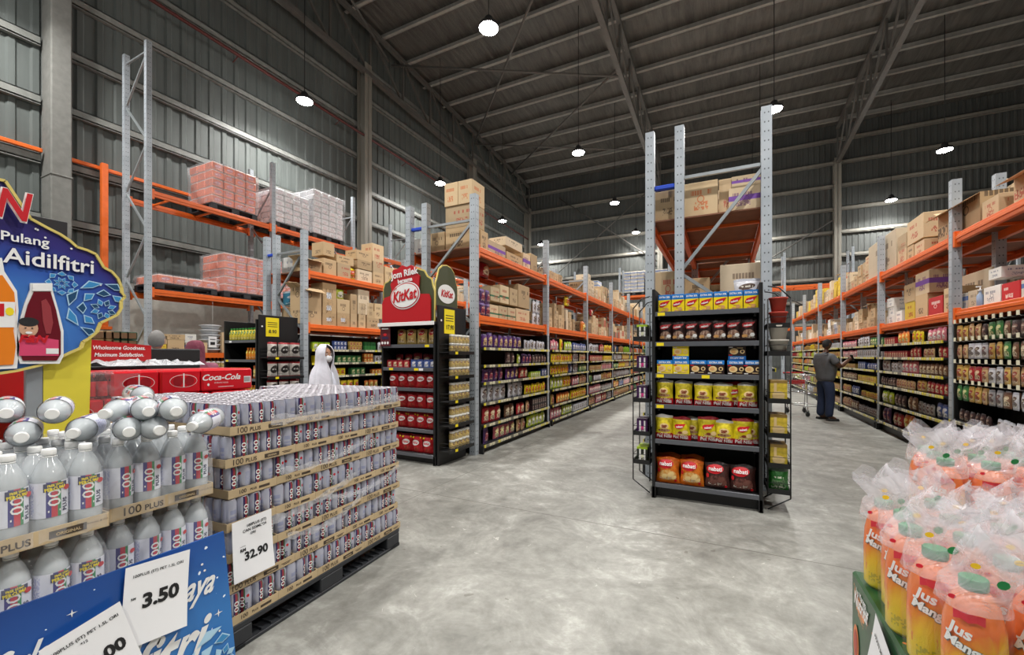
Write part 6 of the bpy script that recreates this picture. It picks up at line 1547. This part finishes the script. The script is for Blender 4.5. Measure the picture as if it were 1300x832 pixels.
for c in range(5):
    for r in range(3): mango(.605+.10*c+.01*r,1.76+.105*r,GZ+.062,-.40+.12*math.sin(c+r),ML+'rear group, %s row, %s from the left'%(ORD[r],ORD[c]),s=1.0)
# green cartons
def m_green():
    g=G('green_carton_print'); x,y,z=g.coord('Object'); n=g.noise(9,3,.6); c=g.ramp(n,[(.35,srgb(24,62,36)),(.65,srgb(44,92,54))])
    n2=g.noise(14,5,.7,dist=1.5); sp=n2.gt(.53)*((z-.17+(x-.12)*.35).ab().lt(.028))*x.btw(.02,.34); c=g.mix(sp,c,srgb(232,140,70)); s3=g.noise(30,1); c=g.mix(s3.gt(.74),c,srgb(220,120,50)); g.col(c).rough(.3); return g.m
M_GC=m_green(); M_YT=flat((200,210,70),.5,0,'yellow_green_print')
def gcarton(loc,rz,L,D,h,label,pr=False):
    t=thing('drinks_carton',label,'carton',loc,rz); m=MB(); m.box(0,L,0,D,0,h,0,c=.006); m.build('carton',M_GC,t)
    m=MB()
    m.text('Nutritif',.052,L-.03,-.002,h-.075,0,align='RIGHT',bold=.0016,shear=.25,sx=.85) if False else None
    m.text('Nutritif',.05,.03,-.002,h-.075,0,align='LEFT',bold=.0016,shear=.3,sx=.8); m.text('Jus Mangga',.026,.05,-.002,h-.022-.02,0,align='LEFT',bold=.0004,shear=.2,sx=.8); m.text('Fresh Verona' if False else 'Ya Verona',.03,.16,-.002,h-.20,1,align='LEFT',bold=.0004)
    f=lambda a,b:0; ell(m,.05,h-.18,.026,.05,2,f,n=20,off=.002); ell(m,.05,h-.18,.017,.036,3,f,n=20,off=.003)
    m.build('print',[M_WHITE,M_YT,flat((226,130,70),.4),flat((180,60,40),.4)],t)
    return t
gx=.325
gcarton((gx,1.52,GZ-.26),-P2,.40,.30,.26,'green printed drinks carton under the mango bags, far end beside the aisle')
gcarton((gx,1.115,GZ-.26),-P2,.40,.30,.26,'green printed drinks carton under the mango bags, near end beside the aisle')
gcarton((gx+.305,1.52,GZ-.26),-P2,.40,.30,.26,'green printed drinks carton, second row from the aisle, far end'); gcarton((gx+.305,1.115,GZ-.26),-P2,.40,.30,.26,'green printed drinks carton, second row from the aisle, near end')
for k in range(2): gcarton((gx+.24+.31*k,2.1,GZ-.20),-P2,.40,.30,.26,'green printed drinks carton under the rear mango bags, %s from the left'%ORD[k])
for k in range(2): gcarton((gx+.0,1.52-.405*k,GZ-.522),-P2,.40,.30,.26,'green drinks carton of the second layer down, %s end'%(('far','near')[k]))
for k in range(2): gcarton((gx+.0,1.52-.405*k,GZ-.784),-P2,.40,.30,.26,'green drinks carton of the third layer down, %s end'%(('far','near')[k]))
m=MB(); m.box(gx+.31,gx+1.0,.75,1.5,0,GZ-.262,c=.01); m.box(gx+.25,gx+1.0,1.68,2.12,0,GZ-.202,c=.01); o=m.build('carton_block',M_GC); tag(o,'dark green block of cartons under the mango juice bags','carton stack')
q_=Vector((gx-.004,1.30,0))
paper((gx-.004,1.205,GZ-.02),-P2,'white price paper taped to the green carton',[('PRAN MAN',.014,-.02,-.05,.0003)],tilt=.35,w=.15,h=.2)
# ---------------- people ----------------
def skin_mesh(name,joints,edges,mat,parent,sub=2,root=0):
    ks=list(joints); me=bpy.data.meshes.new(name); me.from_pydata([joints[k][0] for k in ks],[(ks.index(a),ks.index(b)) for a,b in edges],[])
    o=bpy.data.objects.new(name,me); COL.objects.link(o); o.modifiers.new('s','SKIN'); sv=me.skin_vertices[0].data
    for i,k in enumerate(ks):
        r=joints[k][1]; sv[i].radius=r if isinstance(r,tuple) else (r,r); sv[i].use_root=(i==root)
    s=o.modifiers.new('u','SUBSURF'); s.levels=sub; s.render_levels=sub
    dg=bpy.context.evaluated_depsgraph_get(); dg.update(); m2=bpy.data.meshes.new_from_object(o.evaluated_get(dg)); m2.name=name
    o.modifiers.clear(); o.data=m2; bpy.data.meshes.remove(me); m2.materials.clear(); m2.materials.append(mat)
    for p in m2.polygons: p.use_smooth=True
    o.parent=parent; return o
def head_geo(m,c,sz=1.0,yaw=0,pitch=0,mi=0):
    """face looks to -y before yaw"""
    T=Matrix.Translation(c)@Matrix.Rotation(yaw,4,'Z')@Matrix.Rotation(pitch,4,'X'); nu,nv=28,20; vs=[]
    for j in range(nv+1):
        th=PI*j/nv; z=-math.cos(th)
        for i in range(nu):
            a=2*PI*i/nu; x=math.sin(th)*math.cos(a); y=math.sin(th)*math.sin(a)
            X,Y,Z=x*.076,y*.098,z*.118
            if z<0: X*=1+.28*z*(1 if y<.3 else .4); Y=Y*(1+.10*z) if y<0 else Y*(1+.35*z)
            if y<0:
                nz=math.exp(-((x/.16)**2+((z+.12)/.20)**2)); Y-=.022*nz
                for e in (-1,1): Y+=.010*math.exp(-(((x-e*.38)/.16)**2+((z-.10)/.13)**2))
                Y-=.006*math.exp(-((x/.3)**2+((z+.50)/.10)**2))
            vs.append((X*sz,Y*sz,Z*sz))
    m.add(vs,[(j*nu+i,j*nu+(i+1)%nu,(j+1)*nu+(i+1)%nu,(j+1)*nu+i) for j in range(nv) for i in range(nu)],mi,True,T)
    for e in (-1,1):
        m.lathe([(.004,-.03),(.014,-.026),(.018,-.005),(.016,.018),(.006,.03)],10,m=mi,T=T@TR(e*.076*sz,.01,.0,rx=0)@Matrix.Diagonal((.45,1.2,1.15,1)))
    return T
def face_bits(parent,T,sz=1.0):
    m=MB()
    for e in (-1,1): m.lathe([(.001,-.011),(.008,-.007),(.011,0),(.008,.007),(.001,.011)],10,m=0,T=T@TR(e*.029*sz,-.082*sz,.010)); m.lathe([(.001,-.004),(.005,0),(.001,.004)],8,m=1,T=T@TR(e*.029*sz,-.0935*sz,.010)); m.tube([(e*.014,-.098*sz,.034),(e*.030,-.098*sz,.039),(e*.045,-.088*sz,.032)],.003,5,m=1,T=T)
    m.tube([(-.022,-.092*sz,-.062),(0,-.101*sz,-.064),(.022,-.092*sz,-.062)],.004,6,m=2,T=T); m.build('face',[M_WHITE,M_INK,flat((130,70,60),.5,0,'lips')],parent)
def hand(m,W,curl=.5,side=1,mi=0,s=1.0):
    """W: wrist matrix, fingers run along +x, palm faces -z, thumb towards side*y"""
    m.tube([(0,0,0),(.03,0,0),(.085,0,-.004)],[.024*s,.034*s,.036*s],10,mi,W@Matrix.Diagonal((1,1,.5,1)))
    for k,(y,l) in enumerate(((.027,.072),(.009,.080),(-.010,.075),(-.028,.058))):
        p=Vector((.082,y*s*side,-.002)); a=0.1; pts=[p]
        for j in range(3): a+=curl*(.6+.2*j); p=p+Vector((math.cos(a),0,-math.sin(a)))*l*(.45,.32,.23)[j]; pts.append(p)
        m.tube(pts,[.0095,.009,.008,.0065],7,mi,W)
    m.tube([(.02,.028*side,-.004),(.045,.052*side,-.012),(.072,.056*side,-.024),(.09,.050*side,-.034)],[.013,.011,.010,.008],7,mi,W)
SKB=flat((92,60,44),.55,0,'skin_brown'); SKL=flat((196,146,116),.55,0,'skin_light')
def cloth(name,rgb,v=.12,sc_=5):
    g=G(name); g.coord('Object'); n=g.noise(sc_,4,.6,dist=.8); c=srgb(*rgb); g.col(g.ramp(n,[(.3,tuple(x*(1-v) for x in c)),(.7,tuple(min(1,x*(1+v)) for x in c))])).rough(.85); g.bump(n,.6,.03); return g.m
# man with phone in the right aisle: local frame faces -y
MX,MY=2.03,11.75; MRZ=rad(118)
man=thing('person','person in grey shirt, dark jeans and sandals, back turned, holding up a phone','person',(MX,MY,0),MRZ)
J={'pel':((0,0,.98),(.11,.09)),'bel':((0,-.02,1.12),(.16,.13)),'che':((0,0,1.30),(.17,.11)),'nek':((0,-.01,1.53),.055),'hed':((0,-.03,1.62),.055),
 'sR':((-.20,0,1.45),.075),'eR':((-.27,-.12,1.20),.055),'wR':((-.17,-.40,1.36),.036),'sL':((.20,0,1.45),.075),'eL':((.30,-.02,1.20),.055),'wL':((.24,-.28,1.16),.036),
 'hR':((-.09,0,.90),.085),'kR':((-.12,-.02,.50),.065),'aR':((-.13,.02,.10),.048),'tR':((-.15,-.13,.04),.032),
 'hL':((.09,0,.90),.085),'kL':((.13,-.03,.50),.065),'aL':((.16,0,.10),.048),'tL':((.19,-.15,.04),.032)}
E_=[('pel','bel'),('bel','che'),('che','nek'),('nek','hed'),('che','sR'),('sR','eR'),('eR','wR'),('che','sL'),('sL','eL'),('eL','wL'),('pel','hR'),('hR','kR'),('kR','aR'),('aR','tR'),('pel','hL'),('hL','kL'),('kL','aL'),('aL','tL')]
body=skin_mesh('body',J,E_,SKB,man)
m=MB(); T=head_geo(m,(0,-.04,1.70),1.0,yaw=rad(12),pitch=rad(12))
hand(m,Matrix.Translation(J['wR'][0])@Matrix.Rotation(rad(-75),4,'Z')@Matrix.Rotation(rad(-20),4,'Y')@Matrix.Rotation(rad(80),4,'X'),.9,1); hand(m,Matrix.Translation(J['wL'][0])@Matrix.Rotation(rad(-100),4,'Z'),.5,-1)
hb=m.build('head_and_hands',SKB,man)
# join the head and hands into the one body surface
def join_into(a,b):
    me=a.data; off=len(me.vertices); v=[tuple(x.co) for x in me.vertices]+[tuple(x.co) for x in b.data.vertices]; f=[tuple(p.vertices) for p in me.polygons]+[tuple(off+i for i in p.vertices) for p in b.data.polygons]
    n=bpy.data.meshes.new('body'); n.from_pydata(v,[],f); n.materials.append(me.materials[0]); n.polygons.foreach_set('use_smooth',[True]*len(f)); a.data=n; bpy.data.objects.remove(b); n.update()
join_into(body,hb); face_bits(man,T)
m=MB(); nu,nv=24,12; vs=[]
for j in range(nv+1):
    for i in range(nu): a=2*PI*i/nu; th=PI*(.56+.16*math.sin(a))*j/nv; y=math.sin(th)*math.sin(a); z=math.cos(th); k=1.07; cut=1.0; vs.append((math.sin(th)*math.cos(a)*.076*k*cut,y*.098*k*cut,z*.118*1.05*cut+.004))
m.add(vs,[(j*nu+i,(j+1)*nu+i,(j+1)*nu+(i+1)%nu,j*nu+(i+1)%nu) for j in range(nv) for i in range(nu)],0,True,T); m.build('hair',flat((18,16,16),.8,0,'black_hair'),man)
S_={'hem':((0,0,.84),(.20,.16)),'pel':((0,0,.97),(.22,.18)),'bel':((0,-.03,1.14),(.23,.20)),'che':((0,0,1.32),(.235,.17)),'col':((0,.005,1.44),(.17,.125)),'nek':((0,0,1.54),(.082,.075)),'sR':((-.20,0,1.43),.10),'mR':((-.255,-.07,1.26),.085),'sL':((.20,0,1.43),.10),'mL':((.275,-.01,1.26),.085)}
skin_mesh('shirt',S_,[('hem','pel'),('pel','bel'),('bel','che'),('che','col'),('col','nek'),('che','sR'),('sR','mR'),('che','sL'),('sL','mL')],cloth('grey_shirt',(92,94,98)),man)
Tz={'wai':((0,0,1.02),(.16,.13)),'pel':((0,0,.94),(.175,.15)),'hR':((-.10,0,.88),.125),'kR':((-.12,-.02,.50),.095),'aR':((-.13,.02,.07),.078),'hL':((.10,0,.88),.125),'kL':((.13,-.03,.50),.095),'aL':((.16,0,.07),.078)}
skin_mesh('jeans',Tz,[('wai','pel'),('pel','hR'),('hR','kR'),('kR','aR'),('pel','hL'),('hL','kL'),('kL','aL')],cloth('dark_jeans',(34,46,74)),man)
for x,y in ((-.15,-.06),(.19,-.08)):
    m=MB(); m.prism([(-.045,0),(.045,0),(.05,.02),(.03,.05),(-.03,.05),(-.05,.02)],-.11,.12,T=TR(x,y,0)); m.build('sandal',M_BLACKM,man)
ph=thing('mobile_phone','dark mobile phone held up in the hand of the person in grey','phone',(0,0,0)); mw=Matrix.Translation((MX,MY,0))@Matrix.Rotation(MRZ,4,'Z')@Vector((-.15,-.50,1.40)); ph.location=mw; ph.rotation_euler=(rad(-20),0,MRZ)
m=MB(); m.box(-.036,.036,-.004,.004,-.075,.075,0,c=.003); m.box(-.033,.033,.004,.0045,-.068,.068,1); m.build('phone_body',[M_BLACKM,M_INK],ph)
# veiled girl between the stands (faces right of the photo)
GXp,GYp=-5.02,4.15
girl=thing('person','person in a long white headscarf and white face mask walking behind the can trays','person',(GXp,GYp,0),rad(84))
gj={'pel':((0,0,.82),(.13,.10)),'che':((0,0,1.12),(.11,.09)),'nek':((0,-.01,1.32),.05),'hed':((0,-.02,1.38),.05),'sR':((-.105,0,1.22),.04),'eR':((-.12,.0,1.0),.034),'wR':((-.11,-.05,.80),.024),'sL':((.105,0,1.22),.04),'eL':((.12,0,1.0),.034),'wL':((.11,-.05,.80),.024),'hR':((-.08,0,.78),.08),'kR':((-.08,-.04,.42),.055),'aR':((-.08,0,.08),.038),'tR':((-.08,-.11,.03),.026),'hL':((.08,0,.78),.08),'kL':((.08,.0,.42),.055),'aL':((.08,.05,.08),.038),'tL':((.08,-.06,.03),.026)}
gb=skin_mesh('body',gj,[('pel','che'),('che','nek'),('nek','hed'),('che','sR'),('sR','eR'),('eR','wR'),('che','sL'),('sL','eL'),('eL','wL'),('pel','hR'),('hR','kR'),('kR','aR'),('aR','tR'),('pel','hL'),('hL','kL'),('kL','aL'),('aL','tL')],SKL,girl)
m=MB(); T=head_geo(m,(0,-.03,1.46),.95); hand(m,Matrix.Translation(gj['wR'][0])@Matrix.Rotation(rad(90),4,'Y'),.4); hand(m,Matrix.Translation(gj['wL'][0])@Matrix.Rotation(rad(90),4,'Y'),.4,-1); hb=m.build('h',SKL,girl); join_into(gb,hb); face_bits(girl,T,.95)
def scarf(parent,c,rings,mat,name='headscarf',seed=1,hole=True):
    """rings: (z, rx, ry, yoff, open half angle)"""
    m=MB(); N=40; R=random.Random(seed); vs=[]
    for k,(z,rx,ry,yo,op) in enumerate(rings):
        for i in range(N+1):
            u=i/N; a=-PI/2+op+(2*PI-2*op)*u; fold=1+(.075*min(1,max(0,k-2)/4))*math.sin(a*7+seed+z*3)+(.02*min(1,k/3))*math.sin(a*13+2*seed)
            vs.append((c[0]+rx*fold*math.cos(a),c[1]+yo+ry*fold*math.sin(a),c[2]+z+(.02*math.sin(a*3+seed) if k>5 else 0)))
    m.add(vs,[(k*(N+1)+i,k*(N+1)+i+1,(k+1)*(N+1)+i+1,(k+1)*(N+1)+i) for k in range(len(rings)-1) for i in range(N)],0,True)
    o=m.build(name,mat,parent); s=o.modifiers.new('thick','SOLIDIFY'); s.thickness=.006; s.offset=1; return o
WH=cloth('white_scarf_cloth',(222,222,232),.05,4)
scarf(girl,(0,-.03,1.46),[(.155,.004,.004,.03,.0),(.150,.05,.06,.02,.1),(.12,.085,.10,.01,.45),(.06,.112,.13,.005,.62),(.0,.115,.135,.005,.66),(-.07,.112,.13,.01,.50),(-.13,.115,.125,.015,.28),(-.19,.15,.14,.02,.04),(-.27,.18,.16,.02,.02),(-.40,.195,.18,.02,.02),(-.55,.21,.20,.02,.02),(-.72,.225,.22,.02,.02)],WH,seed=2)
m=MB(); m.lathe([(.002,-.066),(.032,-.055),(.047,-.03),(.052,0),(.044,.03),(.02,.052),(.002,.056)],14,T=T@TR(0,-.080,-.045)@Matrix.Diagonal((1.05,.75,.85,1))); m.build('face_mask',flat((236,238,242),.7,0,'mask_white'),girl)
m=MB(); m.lathe([(.15,1.22),(.20,1.0),(.21,.8),(.24,.5),(.27,.15),(.27,.12)],24); m.build('dress',cloth('white_dress',(206,208,222),.06),girl)
# grey-haired person and maroon headscarf beyond the cartons, seen from behind
def back_person(name,label,loc,rz,h,top_rgb,sw=.20):
    t=thing('person',label,'person',loc,rz); k=h/1.72
    j={'pel':((0,0,.95*k),(.15*k,.12*k)),'che':((0,0,1.3*k),(.17*k,.12*k)),'nek':((0,0,1.46*k),.055),'hed':((0,-.02,1.53*k),.05),'sR':((-sw,0,1.40*k),.065),'eR':((-sw-.06,-.02,1.12*k),.05),'wR':((-sw+.0,-.2,.98*k),.033),'sL':((sw,0,1.40*k),.065),'eL':((sw+.06,-.02,1.12*k),.05),'wL':((sw,-.2,.98*k),.033),'hR':((-.09,0,.9*k),.10),'kR':((-.1,-.02,.48*k),.07),'aR':((-.1,.02,.1),.045),'tR':((-.1,-.12,.04),.03),'hL':((.09,0,.9*k),.10),'kL':((.1,-.02,.48*k),.07),'aL':((.1,.02,.1),.045),'tL':((.1,-.12,.04),.03)}
    b=skin_mesh('body',j,E_2,SKL,t); m=MB(); T=head_geo(m,(0,-.03,1.62*k),.98); hand(m,Matrix.Translation(j['wR'][0])@Matrix.Rotation(rad(-90),4,'Z'),.6); hand(m,Matrix.Translation(j['wL'][0])@Matrix.Rotation(rad(-90),4,'Z'),.6,-1); x=m.build('h',SKL,t); join_into(b,x); face_bits(t,T,.98)
    s_={'pel':((0,0,.88*k),(.18*k,.15*k)),'che':((0,0,1.28*k),(.20*k,.145*k)),'nek':((0,0,1.46*k),(.085,.08)),'sR':((-sw,0,1.38*k),.09),'eR':((-sw-.06,-.02,1.12*k),.072),'wR':((-sw,-.18,.99*k),.055),'sL':((sw,0,1.38*k),.09),'eL':((sw+.06,-.02,1.12*k),.072),'wL':((sw,-.18,.99*k),.055)}
    skin_mesh('jacket',s_,[('pel','che'),('che','nek'),('che','sR'),('sR','eR'),('eR','wR'),('che','sL'),('sL','eL'),('eL','wL')],cloth('jacket_'+label[:12].replace(' ','_'),top_rgb),t)
    tz={'pel':((0,0,.95*k),(.16*k,.13*k)),'hR':((-.09,0,.86*k),.115),'kR':((-.1,-.02,.48*k),.09),'aR':((-.1,.02,.08),.075),'hL':((.09,0,.86*k),.115),'kL':((.1,-.02,.48*k),.09),'aL':((.1,.02,.08),.075)}
    skin_mesh('trousers',tz,[('pel','hR'),('hR','kR'),('kR','aR'),('pel','hL'),('hL','kL'),('kL','aL')],cloth('trousers_dark',(40,42,50)),t)
    return t,T
E_2=[('pel','che'),('che','nek'),('nek','hed'),('che','sR'),('sR','eR'),('eR','wR'),('che','sL'),('sL','eL'),('eL','wL'),('pel','hR'),('hR','kR'),('kR','aR'),('aR','tR'),('pel','hL'),('hL','kL'),('kL','aL'),('aL','tL')]
t,T=back_person('p','grey-haired person in a blue and white jacket beyond the Coca-Cola cartons',(-6.02,2.62,0),rad(235),1.73,(28,62,150))
m=MB(); vs=[]
for j in range(nv+1):
    for i in range(nu): a=2*PI*i/nu; th=PI*(.56+.16*math.sin(a))*j/nv; y=math.sin(th)*math.sin(a); z=math.cos(th); cut=1.0; vs.append((math.sin(th)*math.cos(a)*.082*cut,y*.104*cut,z*.124*cut+.004))
m.add(vs,[(j*nu+i,(j+1)*nu+i,(j+1)*nu+(i+1)%nu,j*nu+(i+1)%nu) for j in range(nv) for i in range(nu)],0,True,T); m.build('hair',flat((120,118,116),.9,0,'grey_hair',.2),t)
m=MB(); m.tube([(-.27,.11,1.30),(-.12,.165,1.36),(.12,.165,1.36),(.27,.11,1.30)],.02,8); m.build('white_stripe',M_WHITE,t)
t,T=back_person('p','person in a maroon headscarf and mauve top beyond the Coca-Cola cartons',(-6.25,3.16,0),rad(260),1.60,(132,72,92))
scarf(t,(0,-.03,1.62*1.60/1.72),[(.150,.004,.004,.03,.0),(.145,.05,.06,.02,.1),(.12,.085,.10,.01,.45),(.06,.103,.122,.005,.62),(.0,.106,.128,.005,.60),(-.07,.104,.122,.01,.50),(-.13,.10,.12,.015,.28),(-.19,.14,.15,.02,.04),(-.27,.20,.18,.02,.02),(-.36,.22,.20,.02,.02)],cloth('maroon_scarf',(112,48,66),.1,5),seed=4)
# ---------------- shopping trolley ----------------
tr=thing('shopping_trolley','steel wire shopping trolley with a red bar standing left of the person in grey','shopping trolley',(1.78,12.62,0),rad(-62))
m=MB(); # local: x length, y width
W_=.27; a=.008
def fr_(z,x0,x1,w): return [(x0,-w,z),(x1,-w,z),(x1,w,z),(x0,w,z)]
m.tube(fr_(.98,-.36,.42,W_),a,6,closed=True); m.tube(fr_(.55,-.30,.34,W_-.05),a,6,closed=True); m.tube(fr_(.24,-.36,.40,W_-.03),.011,6,closed=True)
for sx,x in ((-1,-.36),(1,.40)):
    for y in (-W_+.03,W_-.03): m.tube([(x,y,.24),(x*.95,y,.55),(x,y*1.08,.98)],.011,6)
m.build('frame',M_CHROME,tr)
m=MB()
for k in range(1,9):
    z0=.55+(.98-.55)*k/9
    u=(z0-.55)/.43; m.tube(fr_(z0,-.30-.06*u,.34+.08*u,W_-.05*(1-u)),.0028,4,closed=True)
for k in range(12):
    x=-.3+.64*k/11
    for s_1 in (-1,1): m.tube([(x,s_1*(W_-.05),.55),(x*1.18,s_1*W_,.98)],.0028,4)
    m.tube([(x,-W_+.05,.55),(x,W_-.05,.55)],.0028,4)
for k in range(8):
    y=-.2+.4*k/7
    for x,x2 in ((-.30,-.36),(.34,.42)): m.tube([(x,y,.55),(x2,y*1.2,.98)],.0028,4)
m.build('basket',M_CHROME,tr)
m=MB(); m.tube([(-.44,-W_,1.02),(-.44,W_,1.02)],.016,8); m.tube([(-.36,-W_,.98),(-.44,-W_,1.02)],.01,6,m=1); m.tube([(-.36,W_,.98),(-.44,W_,1.02)],.01,6,m=1); m.box(-.30,-.28,-.2,.2,.74,.84,0,c=.003); m.build('handle',[M_RED,M_CHROME],tr)
for x in (-.34,.38):
    for y in (-.22,.22):
        m=MB(); m.lathe([(.03,-.016),(.06,-.013),(.062,0),(.06,.013),(.03,.016)],18,T=TR(x,y,.064,rx=PI/2)); m.tube([(x,y,.24),(x,y,.15)],.012,6,m=1); m.bar((x,y-.022,.15),(x,y-.022,.064),.006,.03,1); m.bar((x,y+.022,.15),(x,y+.022,.064),.006,.03,1); m.build('wheel',[M_INK,M_CHROME],tr)
# ---------------- tidy: drop unused prototypes, fold the smallest of very common kinds into one ----------------
top=[o for o in bpy.data.objects if o.parent is None]
for n in [o.name for o in top if abs(o.location.y+500)<1]:
    o=bpy.data.objects.get(n)
    if o is None: continue
    for c in [c.name for c in o.children_recursive]: bpy.data.objects.remove(bpy.data.objects[c])
    bpy.data.objects.remove(o)
def view_of(p):
    zc=-_s*p[0]+_c*p[1]; xc=_c*p[0]+_s*p[1]
    return (650+F_PX*xc/max(zc,.01),HOR-F_PX*(p[2]-EYE)/max(zc,.01),zc)
import re
by={}
for o in bpy.data.objects:
    if o.parent is None and o.type=='MESH' and not o.get('kind') and not o.children: by.setdefault(re.sub(r'[.][0-9]+$','',o.name),[]).append(o)
for k,objs in by.items():
    keep=[]
    for o in objs:
        u,v,zc=view_of(o.location)
        if (zc<.2 or u<-130 or u>1430) and len(objs)>40: bpy.data.objects.remove(o)
        else: keep.append((o.scale[0]*o.scale[2]/max(zc,.1)**2,o.name,o))
    if len(keep)<=300: continue
    keep.sort(key=lambda q:-q[0]); rest=[q[2] for q in keep[300:]]
    mats=[];vs=[];fs=[];mi=[];sm=[]
    for o in rest:
        M=Matrix.LocRotScale(o.location,o.rotation_euler,o.scale); me=o.data; off=len(vs); vs.extend([tuple(M@v.co) for v in me.vertices]); idx=[]
        for m_ in me.materials:
            if m_ not in mats: mats.append(m_)
            idx.append(mats.index(m_))
        for p_ in me.polygons: fs.append(tuple(off+i for i in p_.vertices)); mi.append(idx[p_.material_index]); sm.append(p_.use_smooth)
    me=bpy.data.meshes.new(k+'s'); me.from_pydata(vs,[],fs)
    for m_ in mats: me.materials.append(m_)
    me.polygons.foreach_set('material_index',mi); me.polygons.foreach_set('use_smooth',sm); me.update()
    no=bpy.data.objects.new(k+'s',me); COL.objects.link(no); tag(no,'the many smallest far-off %s on the racks deep in the hall'%(k.replace('_',' ')+'s'),rest[0].get('category','goods'),kind='stuff')
    for o in rest: bpy.data.objects.remove(o)
